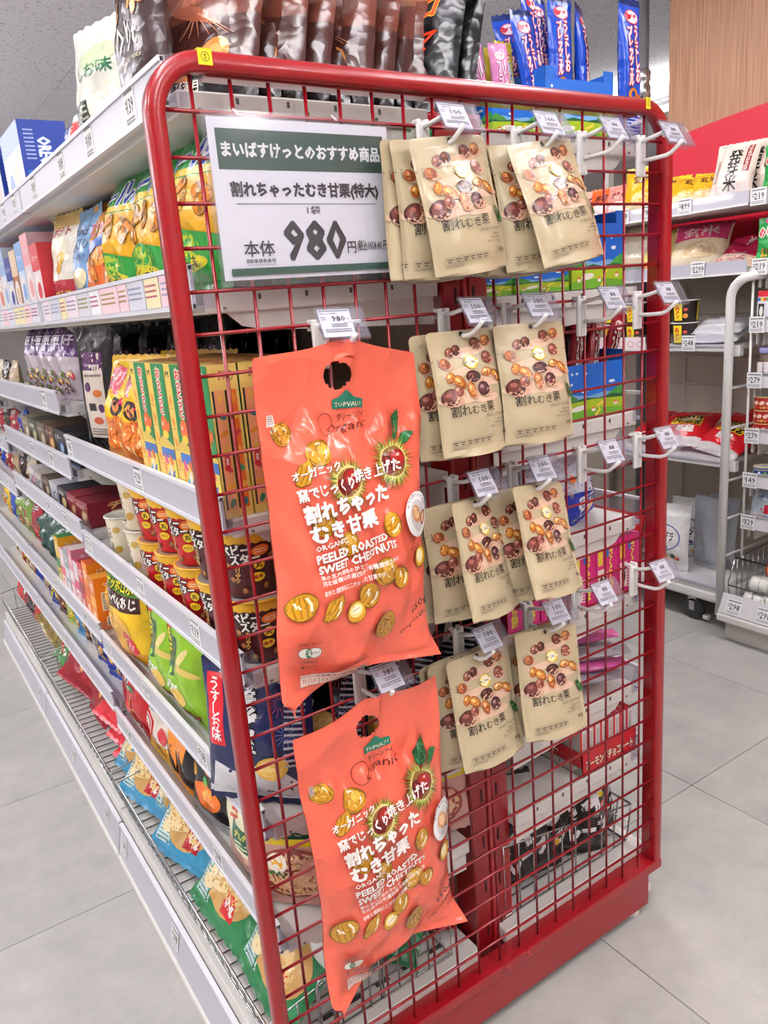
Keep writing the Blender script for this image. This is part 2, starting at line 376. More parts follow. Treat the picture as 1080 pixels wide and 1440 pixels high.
# ---------------------------------------------------------------- small print elements
def nut_gold(d, x, z, r, rot=0, kind=0):
    o, g, dk, hi = '#7d5412', '#cf9520', '#9c6a12', '#fff2cf'
    c, s_ = math.cos(rot), math.sin(rot)
    def P(a, b): return (x + (a * c - b * s_) * r, z + (a * s_ + b * c) * r)
    if kind == 1:      # crescent
        pts = [P(-.45, -1), P(-.1, -1.05), P(.5, -.6), P(.62, 0), P(.5, .6), P(.1, 1.1), P(-.05, .8), P(-.5, .3), P(-.62, -.4)]
        d.poly(pts, o); d.poly([((p[0] - x) * .9 + x, (p[1] - z) * .92 + z) for p in pts], g)
        for k in (-.25, .05, .32): d.line([P(k - .2, -.8), P(k, -.1), P(k, .6)], r * .09, dk); 
        d.line([P(.2, .55), P(.33, .1)], r * .14, hi); d.line([P(.4, .1), P(.38, -.4)], r * .1, hi); return
    d.ell(x, z, r * 1.02, r * .95, o, rot, 18, .05); d.ell(x, z, r * .94, r * .87, g, rot, 18, .05)
    if kind == 0:
        for (a, q, w_, h_, ro, cc) in ((-.30, .05, .58, .74, .5, '#bf8418'), (.34, .12, .54, .70, -.3, '#d69c2a'), (.02, -.28, .66, .50, .1, '#c98f1f'), (.08, .34, .46, .44, .2, '#e2b244')):
            d.ell(*P(a, q), r * w_, r * h_, '#8a5c12', rot + ro, 16, .05); d.ell(*P(a, q), r * w_ * .9, r * h_ * .91, cc, rot + ro, 16, .05)
        d.line([P(-.55, .45), P(-.30, .62), P(-.05, .60)], r * .13, hi, r * .04); d.line([P(.42, .42), P(.58, .12), P(.55, -.15)], r * .15, hi, r * .05); d.line([P(-.45, -.05), P(-.38, -.35)], r * .09, '#f0d48a'); d.line([P(.0, -.30), P(.28, -.42)], r * .08, '#f0d48a')
    elif kind == 2:    # brain-like dark
        d.ell(x, z, r * .9, r * .82, '#a8741a', rot, 14, .06)
        for (x1_, y1_, x2_, y2_, x3_, y3_) in ((-.7, -.2, -.3, .15, -.45, .6), (-.35, -.6, .0, -.1, -.15, .45), (.05, -.65, .2, -.2, .65, -.35), (.1, .6, .35, .15, .75, .2), (-.6, .25, -.2, .3, .1, .1)): d.line([P(x1_, y1_), P(x2_, y2_), P(x3_, y3_)], r * .14, '#6f4710', r * .06); d.line([P(x1_ + .08, y1_ + .08), P(x2_ + .1, y2_ + .08)], r * .07, '#e3b456')
    elif kind == 3:    # halved, pale core
        d.ell(*P(0, .15), r * .7, r * .62, '#f3d98a', rot, 14); d.ell(*P(0, .2), r * .48, r * .36, '#fbf3d6', rot, 12); d.line([P(-.4, .2), P(.4, .25)], r * .08, '#b98a2c')
    elif kind == 4:    # streaked almond
        for k in (-.5, -.15, .2, .5): d.line([P(k, -.75), P(k * 1.2, 0), P(k * .6, .75)], r * .12, '#a5720f')
        d.line([P(.3, .6), P(.55, .1), P(.5, -.4)], r * .2, hi); d.line([P(-.45, .4), P(-.35, 0), P(-.25, .2), P(-.15, -.1)], r * .14, hi)
def burr(d, x, z, r, rot=0, seed=1):
    rr = random.Random(seed)
    for lay, (col, k) in enumerate((('#4e5a1c', 1.12), ('#8f9a3a', 1.0), ('#c8bf6a', .85))):
        V = []; T = []
        for i in range(46 if lay < 2 else 30):
            a = 2 * PI * i / (46 if lay < 2 else 30) + rr.random() * .1; L_ = r * k * (.85 + .3 * rr.random()); n = len(V)
            V += [(x + math.cos(a - .07) * r * .6, z + math.sin(a - .07) * r * .6), (x + math.cos(a + .07) * r * .6, z + math.sin(a + .07) * r * .6), (x + math.cos(a) * L_, z + math.sin(a) * L_)]
            T.append((n, n + 1, n + 2))
        d.put(V, T, col)
    d.ell(x, z, r * .70, r * .62, '#d8c27c', rot, 22, .05); d.ell(x, z, r * .64, r * .56, '#7c5b2a', rot, 22, .05)
    c, s_ = math.cos(rot), math.sin(rot)
    d.ell(x + r * .14 * c, z + r * .14 * s_ + r * .03, r * .46, r * .42, '#7c1512', rot, 18, .04); d.ell(x - r * .3 * c, z - r * .25 * s_ - r * .05, r * .3, r * .4, '#5c0e0e', rot + .3, 16)
    d.ell(x + r * .18 * c, z + r * .2 * s_ + r * .08, r * .34, r * .26, '#9b1d18', rot, 14); d.ell(x + r * .22, z + r * .24, r * .09, r * .06, '#f0b8a8', rot, 10)
    d.ell(x - r * .33, z + r * .06, r * .05, r * .12, '#b84a40', rot, 8)
def leaf(d, x, z, L_, rot, col='#24703a', dk='#123f22'):
    c, s_ = math.cos(rot), math.sin(rot)
    def P(a, b): return (x + (a * c - b * s_) * L_, z + (a * s_ + b * c) * L_)
    up = []; n = 7
    for i in range(n + 1):
        a = i / n; wd_ = .2 * math.sin(PI * a ** .8) ; up.append((a - .03 * (i % 2), wd_ * (1.1 if i % 2 else .92)))
    pts = [P(a, b) for a, b in up] + [P(a, -b) for a, b in reversed(up[1:-1])]
    d.poly(pts, dk); d.poly([P(.03 + (a) * .94, b * .82) for a, b in up] + [P(.03 + a * .94, -b * .82) for a, b in reversed(up[1:-1])], col)
    d.line([P(0, 0), P(.95, 0)], L_ * .03, dk, L_ * .01)
    for k in range(1, 6): d.line([P(k * .16, 0), P(k * .16 + .12, .13)], L_ * .018, dk); d.line([P(k * .16, 0), P(k * .16 + .12, -.13)], L_ * .018, dk)
def jaslogo(d, x, z, s):
    for dx in (-.5, .5): d.ell(x + dx * s, z, s * .78, s * .62, '#1d3b30', 0, 20)
    for dx in (-.5, .5): d.ell(x + dx * s, z, s * .72, s * .56, '#e9e6da', 0, 20)
    d.ell(x - .12 * s, z, s * .36, s * .56, '#1d6a48', 0, 16)
    for k in (-.3, -.1, .1, .3): d.line([(x - .12 * s, z + k * s), (x + .12 * s, z + (k + .12) * s)], s * .04, '#e9e6da'); d.line([(x - .12 * s, z + k * s), (x - .36 * s, z + (k + .12) * s)], s * .04, '#e9e6da')
    d.text('JAS', x + s * .62, z, s * .8, s * .32, '#2d4a40')
def table(d, x0, z0, x1, z1, n=6, col='#333', bg=None, vals=None, heads=None):
    if bg: d.rect(x0, z0, x1, z1, bg)
    t = (z1 - z0) * .035
    for zz in (z0, z1): d.line([(x0, zz), (x1, zz)], t, col)
    for i in range(n + 1):
        x = x0 + (x1 - x0) * i / n; d.line([(x, z0), (x, z1)], t, col)
        if i < n:
            cw = (x1 - x0) / n
            if vals: d.text(vals[i], x + cw / 2, z0 + (z1 - z0) * .40, cw * .55, (z1 - z0) * .30, col); d.text(heads[i], x + cw / 2, z1 - (z1 - z0) * .2, cw * .78, (z1 - z0) * .2, col, bold=.01)
            else: d.rect(x + cw * .15, z0 + (z1 - z0) * .6, x + cw * .85, z0 + (z1 - z0) * .8, col); d.rect(x + cw * .3, z0 + (z1 - z0) * .2, x + cw * .7, z0 + (z1 - z0) * .42, col)

# ---------------------------------------------------------------- the large coral bags
def coral_mesh(seed):
    W, H = .252, .452; nu, nv = 64, 104; rnd = random.Random(seed)
    us = np.linspace(0, 1, nu + 1); vs = np.linspace(0, 1, nv + 1)
    hc = (-.012, H - .034); HR = .0180
    def pt(u, v, sg):
        z = v * H; x = (2 * u - 1)
        top = max(0, (v - .80) / .20); bot = max(0, (.10 - v) / .10)
        q = min(max((v - .035) / .765, 0), 1); body = math.sin(PI * min(q, 1)) ** .6 if 0 < q < 1 else 0
        hw = W / 2 * (1 - .075 * math.sin(PI * min(v / .82, 1)) ** 1.2 + .03 * bot)
        e = max(0, 1 - abs(x) ** 2.6)
        d = .037 * body * e ** .6 * (1.12 - .35 * v)
        # folds below the header and above the foot seal, long soft pleats between
        k1 = math.exp(-((v - .78) / .05) ** 2); k2 = math.exp(-((v - .09) / .06) ** 2)
        d += (.0100 * k1 * math.sin(u * 29 + seed * 2 + 4 * fbm(u * 3, seed)) + .0095 * k2 * math.sin(u * 13 + seed + 3 * fbm(u * 2.4, seed + 4))) * e ** .5
        d += (.0095 * fbm(u * 2.6 + seed, v * 3.4, 1.3) + .0070 * abs(fbm(u * 6 + seed, v * 7.5, 4.1)) + .0014 * fbm(u * 15, v * 17 + seed, 2)) * (body * .9 + .1) * e ** .5
        dg = abs((u - .18) + (v - .3) * .55) ; d += .0045 * math.exp(-(dg / .02) ** 2) * body * e
        y = -sg * max(d, .0003)
        # header sheet: the hanging hole pulls it up and creases it
        if v > .78:
            t_ = (v - .78) / .22; y += -.012 * t_ * math.cos(x * 1.9) + .006 * t_ * math.sin(x * 4.4 + seed)
            z += .010 * t_ * math.exp(-(x / .3) ** 2) - .009 * t_ * x * x
            y += -.011 * t_ * math.exp(-((x - .03) / .07) ** 2)
        # foot seal curls forward at the corners
        y += -.020 * bot ** 1.5 * (abs(x) ** 2) + .010 * bot * math.sin(x * 3.2 + seed)
        z += .020 * bot * (1 - abs(x) ** 1.6) + .012 * bot * x
        xx = x * hw + .0030 * fbm(v * 7, seed, 5) * (abs(x))
        # rounded corners
        for zc, sgn in ((H, 1), (0, -1)):
            r = .016; dz = (z - (zc - sgn * r)) * sgn; 
            if dz > 0 and abs(xx) > hw - r: xx = math.copysign(min(abs(xx), hw - r + math.sqrt(max(r * r - min(dz, r) ** 2, 0))), xx)
        return (xx, y, z)
    mb = MB()
    G = np.array([[pt(u, v, 1) for u in us] for v in vs]); B = np.array([[pt(u, v, -1) for u in us] for v in vs]); B[..., 1] += .0006
    cell = W / nu
    for A in (G, B):
        dx = A[..., 0] - hc[0]; dz = A[..., 2] - hc[1]; r = np.hypot(dx, dz); near = np.abs(r - HR) < cell * .56
        for j, i in np.argwhere(near): k = HR / r[j, i]; A[j, i, 0] = hc[0] + dx[j, i] * k; A[j, i, 2] = hc[1] + dz[j, i] * k
    n1 = nu + 1; F = []
    for j in range(nv):
        for i in range(nu):
            c = G[j:j + 2, i:i + 2].reshape(-1, 3).mean(0)
            if math.hypot(c[0] - hc[0], c[2] - hc[1]) > HR * .97: F.append((j * n1 + i, j * n1 + i + 1, (j + 1) * n1 + i + 1, (j + 1) * n1 + i))
    cols = []
    for f in F: cols.append('#e9664f')
    mb.add(G.reshape(-1, 3), F, cols, 'hero_film'); mb.add(B.reshape(-1, 3), [f[::-1] for f in F], '#e3624c', 'hero_film')
    d = Dec(mb, GridS(G, -W / 2, W / 2, 0, H, .0045), 'hero_film', .0008, .00003)
    def X(u): return (u - .5) * W
    def Z(v): return (1 - v) * H
    R = .12
    for (u, v, r, k, ro) in ((.11, .225, .0160, 0, .3), (.285, .285, .0185, 0, -.5), (.19, .335, .019, 1, -.4), (.25, .475, .019, 0, 1), (.38, .545, .0165, 0, .4), (.69, .515, .017, 4, -1.2),
                             (.60, .645, .0205, 0, 0), (.715, .675, .0150, 4, -.6), (.90, .635, .0150, 3, 1), (.10, .705, .0195, 4, .2), (.265, .72, .020, 1, -.5), (.40, .745, .0150, 3, .3), (.485, .705, .0175, 4, -.7), (.60, .81, .0190, 2, .6)):
        nut_gold(d, X(u), Z(v), r, ro, k)
    leaf(d, X(.76), Z(.275), .047, 1.25); leaf(d, X(.80), Z(.285), .034, .45)
    burr(d, X(.42), Z(.375), .031, .5, 2); burr(d, X(.74), Z(.335), .034, .1, 5)
    # brand tag, printed across the folds below the header
    h0 = d.h; d.h = .0018
    d.poly([(X(.42), Z(.172)), (X(.42), Z(.148)), (X(.46), Z(.143)), (X(.50), Z(.125)), (X(.54), Z(.143)), (X(.60), Z(.148)), (X(.60), Z(.172))], '#0e6b54')
    d.text('TOPVALU', X(.51), Z(.162), .038, .0055, '#f2d9c8', bold=.0)
    d.text('グリーンアイ', X(.525), Z(.192), .040, .0095, '#1d2b26', R * .5, bold=.006)
    d.text('Organic', X(.50), Z(.222), .060, .0150, '#5d1b18', R, shear=.35)
    d.ring(X(.365), Z(.212), .0125, .0150, .0009, '#5d1b18', -.4, 22, .3, 6.0)
    d.h = h0; sh = '#8d4a3a'
    def tt(s, u0, u1, v, h, bold=.012, col='#fbf3ee', shadow=True):
        u0 -= .055; u1 -= .055; bold = bold * 2.4 + .006
        cx = (X(u0) + X(u1)) / 2; d.text(s, cx, Z(v), X(u1) - X(u0), h, col, R, bold, shadow=((sh), (.0009, -.0009)) if shadow else None)
    tt('オーガニック', .17, .44, .335, .0115, .010)
    tt('窯でじっくり', .18, .505, .386, .0150, .012); tt('焼き上げた', .51, .83, .352, .0160, .012)
    tt('割れちゃった', .20, .72, .432, .0225, .022); tt('むき甘栗', .22, .62, .494, .0225, .022)
    tt('ORGANIC', .23, .42, .538, .0064, .004)
    tt('PEELED ROASTED', .23, .68, .558, .0102, .022); tt('SWEET CHESTNUTS', .235, .735, .586, .0102, .022)
    for i, s in enumerate(('栗の五大産地のひとつ', '河北省磬山市遷西県で有機栽培された', '産地と原料にこだわった甘栗です。')):
        tt(s, .24, (.52, .74, .64)[i], .618 + .022 * i - (0, .012, .004)[i], .0064, .006, shadow=False)
    d.ell(X(.875), Z(.50), .0235, .031, '#e8e6e6', -.15, 26); d.ell(X(.88), Z(.505), .0165, .022, '#c9c4c4', -.1, 20)
    d.ell(X(.87), Z(.50), .0105, .0135, '#c98a58', .2, 14, .05); d.ell(X(.867), Z(.498), .007, .009, '#e6bd8e', .3, 12); d.ell(X(.93), Z(.515), .006, .0115, '#8e4a34', -.5, 12); d.ell(X(.93), Z(.515), .0035, .0085, '#dcb08a', -.5, 10)
    for k in range(9):
        a = 2.7 - k * .27; d.text('割れた栗や欠けた栗'[k], X(.875) + math.cos(a) * .0195, Z(.50) + math.sin(a) * .0265, .0034, .0034, '#3a2622', a - PI / 2)
    d.text('実物より拡大しています', X(.85), Z(.59), .042, .0036, '#3a2622', .2)
    jaslogo(d, X(.14), Z(.835), .0115); d.text('有機JASマーク', X(.14), Z(.808), .028, .0042, '#3a2622'); d.text('OMIC', X(.14), Z(.862), .024, .0052, '#3a2622', bold=.008); d.text('第12121号', X(.14), Z(.877), .022, .0042, '#3a2622', bold=.006)
    table(d, X(.09), Z(.945), X(.45), Z(.905), 6, '#7c4236', '#e3c0b4', ['75', '2.0', '0.5', '13.8', '3.7', '0.0'], ['エネルギー', 'たんぱく質', '脂質', '炭水化物', '食物繊維', '食塩'])
    d.text('650g', X(.83), Z(.775), .036, .0150, '#22201c', .35, .006); d.text('(50g×13袋)', X(.79), Z(.82), .050, .0085, '#22201c', .35, .004)
    d.rect(X(.035), Z(.205), X(.06), Z(.17), '#d9c2ba'); d.scribble(X(.038), Z(.203), X(.057), Z(.172), 5, '#5a4a48', .5, 3)
    # the punched-out flap folded over the hook
    fl = MB(); pts = []
    n = 9
    FG = np.zeros((n, n, 3))
    for j in range(n):
        for i in range(n):
            a = (i / (n - 1) - .5) * 2; q = j / (n - 1); hw = .0115 * math.sqrt(max(1 - (2 * q - 1) ** 2, .01))
            FG[j, i] = (hc[0] + .010 - .032 * q, -.034 + a * hw - .004 * q, hc[1] + HR + .004 + .007 * math.sin(q * 2.4) - .003 * a * a - .006 * q * q)
    ff = [(j * n + i, j * n + i + 1, (j + 1) * n + i + 1, (j + 1) * n + i) for j in range(n - 1) for i in range(n - 1)]
    fl.add(FG.reshape(-1, 3), ff, '#e9664f', 'hero_film')
    for q in (mb, fl): q.v = [(x, y, z - hc[1] - HR) for (x, y, z) in q.v]     # origin at the top of the hole
    return mb, fl

# ---------------------------------------------------------------- tan chestnut pouches
def pouch_mesh(seed):
    W, H = .135, .180; nu, nv = 26, 40
    us = np.linspace(0, 1, nu + 1); vs = np.concatenate([np.linspace(0, .07, 8), np.linspace(.07, .93, 24)[1:-1], np.linspace(.93, 1, 8)])
    us = np.concatenate([np.linspace(0, .08, 6), np.linspace(.08, .92, 17)[1:-1], np.linspace(.92, 1, 6)])
    def G_(sg):
        G = np.zeros((len(vs), len(us), 3))
        for j, v in enumerate(vs):
            z = v * H; r = .009; hw = W / 2
            dz = max(0, z - (H - r), (r - z)); hwv = hw - r + math.sqrt(max(r * r - min(dz, r) ** 2, 0))
            q = min(max((v - .01) / .80, 0), 1); prof = (math.sin(PI * q ** .62) ** .7 if 0 < q < 1 else 0)
            for i, u in enumerate(us):
                x = 2 * u - 1; xx = x * (hwv if dz > 0 else hw * (1 - .018 * math.sin(PI * v)))
                e = max(0, 1 - (abs(x) / .9) ** 2.4) if abs(x) < .9 else 0
                dpt = .0135 * prof * e ** .7
                if v < .09: dpt = max(dpt, .013 * (1 - x * x) * (1 - v * 2))       # open gusset foot
                cr = .0022 * fbm(u * 3 + seed, v * 4, 2) + .0011 * abs(fbm(u * 8 + seed, v * 8, 3)) * 1.6
                y = -sg * (dpt + (cr + .0006) * (.25 + min(e, 1)) * (1 if v < .9 else .4)) if sg > 0 else dpt + .0005
                y += .006 * math.sin(v * 2.6 + seed) * math.sin(PI * v) * .6 + .003 * math.sin(x * 2 + seed)
                G[j, i] = (xx, y, z + (.004 * x * x if v < .02 else 0))
        return G
    mb = MB(); A, B = G_(1), G_(-1); n1 = len(us)
    F = [(j * n1 + i, j * n1 + i + 1, (j + 1) * n1 + i + 1, (j + 1) * n1 + i) for j in range(len(vs) - 1) for i in range(n1 - 1)]
    mb.add(A.reshape(-1, 3), F, '#b6a686', 'pouch_film'); mb.add(B.reshape(-1, 3), [f[::-1] for f in F], '#a99877', 'pouch_film')
    # gusset: grey inner fold closing the foot
    gus = []; 
    for i in range(n1):
        a, b = A[0, i], B[0, i]; gus += [tuple(a), ((a[0] + b[0]) / 2, (a[1] + b[1]) / 2, .011 * (1 - (2 * us[i] - 1) ** 2) + .001), tuple(b)]
    gf = []
    for i in range(n1 - 1): gf += [(3 * i, 3 * i + 1, 3 * i + 4, 3 * i + 3), (3 * i + 1, 3 * i + 2, 3 * i + 5, 3 * i + 4)]
    mb.add(gus, gf, '#8d857a', 'pouch_film')
    d = Dec(mb, GridS(A, -W / 2, W / 2, 0, H, .008, us, vs), 'pouch_film', .0003, .00002)
    X = lambda u: (u - .5) * W
    Z = lambda v: (1 - v) * H
    for (z_, c_) in ((.085, '#bba988'), (.915, '#bba988')): d.line([(X(.03), Z(z_)), (X(.97), Z(z_))], .0006, c_)
    for x_ in (.045, .955): d.line([(X(x_), Z(.10)), (X(x_), Z(.9))], .0005, '#bdab8a')
    for (x_) in (.015, .985): d.rect(X(x_) - .001, Z(.235), X(x_) + .001, Z(.225), '#5d5344')
    d.ell(X(.5), Z(.032), .0036, .0036, '#2c241e', 0, 16); d.ring(X(.5), Z(.032), .0046, .0046, .0009, '#a5977c')
    for (u, v, rx, ry, ro) in ((.55, .175, .034, .007, .1), (.35, .33, .03, .006, .1), (.75, .42, .035, .008, 0), (.3, .53, .04, .009, 0), (.62, .55, .028, .007, 0)):
        d.ell(X(u), Z(v), rx, ry, '#d5b39a', ro, 20)
    D1, D2, D3 = '#4a2420', '#6e3526', '#a9683f'
    def nut(u, v, rx, rz, c0, c1, c2, ro):
        d.ell(X(u) + rx * .35, Z(v) - rz * .55, rx * 1.15, rz * .6, '#c69a80', ro * .3, 14)
        d.ell(X(u), Z(v), rx, rz, c0, ro, 20, .03); d.ell(X(u) - rx * .10, Z(v) + rz * .12, rx * .78, rz * .74, c1, ro, 16, .03)
        d.ell(X(u) - rx * .25, Z(v) + rz * .32, rx * .36, rz * .28, c2, ro, 12); d.line([(X(u) - rx * .5, Z(v) - rz * .4), (X(u), Z(v) - rz * .1), (X(u) + rx * .5, Z(v) - rz * .3)], rz * .07, c0)
    L1, L2, L3 = '#8a4a1c', '#c27f34', '#edc07a'
    nut(.66, .115, .0105, .0088, D1, D2, '#97594a', .1); nut(.81, .100, .0098, .0082, '#7c4420', '#b9753a', '#e0a968', .2)
    nut(.28, .170, .0090, .0072, D1, '#8b5040', '#c99a88', .7); nut(.385, .155, .0085, .0082, '#3b1a18', '#5f2e24', '#9c6350', -.5)
    nut(.165, .255, .0098, .0082, '#7a3d20', '#a9623a', '#d99a6c', -.1); nut(.77, .235, .0105, .0090, '#5d2c22', '#85463a', '#b98070', .1)
    nut(.20, .365, .0090, .0075, L1, L2, L3, .8); nut(.31, .405, .0125, .0082, L1, L2, L3, -.6); nut(.51, .375, .0135, .0085, '#2e1616', '#4b2420', '#7a4a40', -.1)
    nut(.71, .352, .0110, .0066, L1, '#d8a05e', '#f3d9a8', 0); nut(.86, .392, .0140, .0072, L1, L2, '#f0cc92', -.55)
    nut(.16, .515, .0140, .0125, '#3e1c1a', '#643029', '#915548', 0); nut(.265, .475, .0085, .0078, '#6a332a', '#9b5f50', '#cfa08c', .2)
    nut(.45, .480, .0080, .0118, L1, '#bf7a40', '#eebf90', .25); nut(.61, .482, .0108, .0100, '#331a1e', '#532b30', '#9a7478', .1)
    d.ell(X(.53), Z(.262), .0120, .0098, '#e6c52e', 0, 22); d.ell(X(.53), Z(.262), .0102, .0080, '#f2ead2', 0, 20); d.rect(X(.53) - .0135, Z(.262) - .0018, X(.53) + .0135, Z(.262) + .0018, '#f2ead2')
    d.text('BESTPRICE', X(.53), Z(.262), .026, .0030, '#22201c', bold=.03); d.text('トップバリュ', X(.53), Z(.238), .014, .0020, '#4a452c')
    d.text('割れ', X(.255), Z(.628), .0330, .0150, '#1f1b18', bold=.004); d.text('むき', X(.49), Z(.634), .0270, .0115, '#1f1b18', bold=.002); d.text('栗', X(.66), Z(.625), .0140, .0140, '#1f1b18', bold=.002)
    leaf(d, X(1.0), Z(.645), .030, 2.25, '#3c7a3c', '#1f4a28'); 
    d.text('Shelled Chestnut', X(.72), Z(.692), .044, .0048, '#5a5044', .03, shear=.4)
    for i, s in enumerate(('国産でない', '天津甘栗を使った', '香ばしさと甘さのある')): d.text(s, X(.88) - (.020, .028, .034)[i] / 2, Z(.735 + .026 * i), (.020, .028, .034)[i], .0030, '#4c443a')
    table(d, X(.11), Z(.90), X(.62), Z(.855), 6, '#5d5344'); d.scribble(X(.11), Z(.925), X(.3), Z(.905), 2, '#6d6354', .4, 4)
    d.text('68g', X(.855), Z(.85), .0145, .0085, '#2c2620', bold=0)
    d.text('▲', X(.075), Z(.215), .0026, .0022, '#4c443a'); d.scribble(X(.065), Z(.275), X(.085), Z(.225), 5, '#4c443a', .5, 9)
    mb.v = [(x, y, z - H * (1 - .032) - .0036) for (x, y, z) in mb.v]
    return mb
# ================================================================ the room
def floor_material():
    m = bpy.data.materials.new('concrete_tile'); m.use_nodes = True; nt = m.node_tree; b = nt.nodes['Principled BSDF']
    g = nt.nodes.new('ShaderNodeNewGeometry'); n1 = nt.nodes.new('ShaderNodeTexNoise'); n2 = nt.nodes.new('ShaderNodeTexNoise'); n3 = nt.nodes.new('ShaderNodeTexNoise')
    oi = nt.nodes.new('ShaderNodeObjectInfo'); va = nt.nodes.new('ShaderNodeVectorMath'); va.operation = 'MULTIPLY_ADD'
    va.inputs[1].default_value = (7, 7, 7); nt.links.new(oi.outputs['Location'], va.inputs[0]); nt.links.new(g.outputs['Position'], va.inputs[2])
    for n, sc_, dt in ((n1, 2.4, 8), (n2, 30, 5), (n3, 9, 12)): n.inputs['Scale'].default_value = sc_; n.inputs['Detail'].default_value = dt; n.inputs['Roughness'].default_value = .65; nt.links.new(va.outputs[0], n.inputs['Vector'])
    r = nt.nodes.new('ShaderNodeValToRGB'); r.color_ramp.elements[0].position = .30; r.color_ramp.elements[1].position = .70
    r.color_ramp.elements[0].color = (*hx('#979692'), 1); r.color_ramp.elements[1].color = (*hx('#bdbab5'), 1)
    mx = nt.nodes.new('ShaderNodeMix'); mx.data_type = 'FLOAT'; mx.inputs[0].default_value = .45
    nt.links.new(n1.outputs['Fac'], mx.inputs[2]); nt.links.new(n3.outputs['Fac'], mx.inputs[3]); nt.links.new(mx.outputs[0], r.inputs[0])
    r2 = nt.nodes.new('ShaderNodeValToRGB'); r2.color_ramp.elements[0].position = .60; r2.color_ramp.elements[1].position = .72; r2.color_ramp.elements[0].color = (1, 1, 1, 1); r2.color_ramp.elements[1].color = (.87, .86, .85, 1)
    mm = nt.nodes.new('ShaderNodeMix'); mm.data_type = 'RGBA'; mm.blend_type = 'MULTIPLY'; mm.inputs[0].default_value = .8
    nt.links.new(n2.outputs['Fac'], r2.inputs[0]); nt.links.new(r.outputs[0], mm.inputs[6]); nt.links.new(r2.outputs[0], mm.inputs[7]); nt.links.new(mm.outputs[2], b.inputs['Base Color'])
    b.inputs['Roughness'].default_value = .42; b.inputs['Specular IOR Level'].default_value = .35
    bp = nt.nodes.new('ShaderNodeBump'); bp.inputs['Strength'].default_value = .06; bp.inputs['Distance'].default_value = .002; nt.links.new(n3.outputs['Fac'], bp.inputs['Height']); nt.links.new(bp.outputs[0], b.inputs['Normal'])
    MATS['concrete_tile'] = m
floor_material()
def wood_material():
    m = bpy.data.materials.new('wood_panel'); m.use_nodes = True; nt = m.node_tree; b = nt.nodes['Principled BSDF']
    g = nt.nodes.new('ShaderNodeNewGeometry'); mp = nt.nodes.new('ShaderNodeMapping'); mp.inputs['Scale'].default_value = (1, 60, 1.6)
    n = nt.nodes.new('ShaderNodeTexNoise'); n.inputs['Scale'].default_value = 2.2; n.inputs['Detail'].default_value = 6
    r = nt.nodes.new('ShaderNodeValToRGB'); r.color_ramp.elements[0].position = .32; r.color_ramp.elements[1].position = .7
    r.color_ramp.elements[0].color = (*hx('#9c6f50'), 1); r.color_ramp.elements[1].color = (*hx('#bf9272'), 1)
    nt.links.new(g.outputs['Position'], mp.inputs[0]); nt.links.new(mp.outputs[0], n.inputs['Vector']); nt.links.new(n.outputs['Fac'], r.inputs[0]); nt.links.new(r.outputs[0], b.inputs['Base Color'])
    b.inputs['Roughness'].default_value = .5; MATS['wood_panel'] = m
wood_material()
def ceiling_material():
    m = bpy.data.materials.new('pitted_ceiling'); m.use_nodes = True; nt = m.node_tree; b = nt.nodes['Principled BSDF']
    g = nt.nodes.new('ShaderNodeNewGeometry'); mp = nt.nodes.new('ShaderNodeMapping'); mp.inputs['Scale'].default_value = (52, 78, 52); mp.inputs['Rotation'].default_value = (0, 0, 1.1)
    v = nt.nodes.new('ShaderNodeTexNoise'); v.inputs['Scale'].default_value = 1.0; v.inputs['Detail'].default_value = 3; v.inputs['Roughness'].default_value = .6
    r = nt.nodes.new('ShaderNodeValToRGB'); r.color_ramp.elements[0].position = .60; r.color_ramp.elements[1].position = .66
    r.color_ramp.elements[0].color = (*hx('#e6e4ec'), 1); r.color_ramp.elements[1].color = (*hx('#96929a'), 1)
    nt.links.new(g.outputs['Position'], mp.inputs[0]); nt.links.new(mp.outputs[0], v.inputs['Vector']); nt.links.new(v.outputs['Fac'], r.inputs[0]); nt.links.new(r.outputs[0], b.inputs['Base Color'])
    bp = nt.nodes.new('ShaderNodeBump'); bp.invert = True; bp.inputs['Strength'].default_value = .5; bp.inputs['Distance'].default_value = .004; nt.links.new(r.outputs[0], bp.inputs['Height'])
    b.inputs['Roughness'].default_value = .85; MATS['pitted_ceiling'] = m
ceiling_material()

RX0, RX1, RY0, RY1 = -4.5, 7.5, -4.2, 11
mb = MB(); mb.box(RX0, RY0, -.06, RX1, RY1, -.003, '#4c4a47', 'paper'); floor = obj('floor', mb, kind='structure')
tile = MB(); tile.box(-.3015, -.3015, -.01, .3015, .3015, 0, '#aaa', 'concrete_tile', bev=.0012); tile_me = tile.mesh('floor_tile')
for i in range(-5, 7):
    for j in range(-4, 12):
        cx, cy = .738 - .3025 + .605 * i, .82 - .3025 + .605 * j
        if cx - .31 > RX0 and cx + .31 < RX1: obj('floor_tile', tile_me, floor, (cx, cy, 0))
mb = MB()
for (x0, x1, y0, y1) in ((RX0, .738 - .605 * 6 , RY0, RY1), (.738 + .605 * 6 + .0, RX1, RY0, RY1), (.738 - .605 * 6, .738 + .605 * 6, .82 + .605 * 11, RY1), (.738 - .605 * 6, .738 + .605 * 6, RY0, .82 - .605 * 5)):
    mb.box(x0, y0, -.01, x1, y1, 0, '#aaa', 'concrete_tile')
obj('far_floor_paving', mb, floor, kind='stuff')
mb = MB(); mb.box(RX0, RY0, CEIL + .004, RX1, RY1, CEIL + .06, '#b8b4b6', 'paper'); ceiling = obj('ceiling', mb, kind='structure')
pm = MB(); pm.box(-.9075, -.4535, -.004, .9075, .4535, .004, '#ccc', 'pitted_ceiling'); pm = pm.mesh('ceiling_panel')
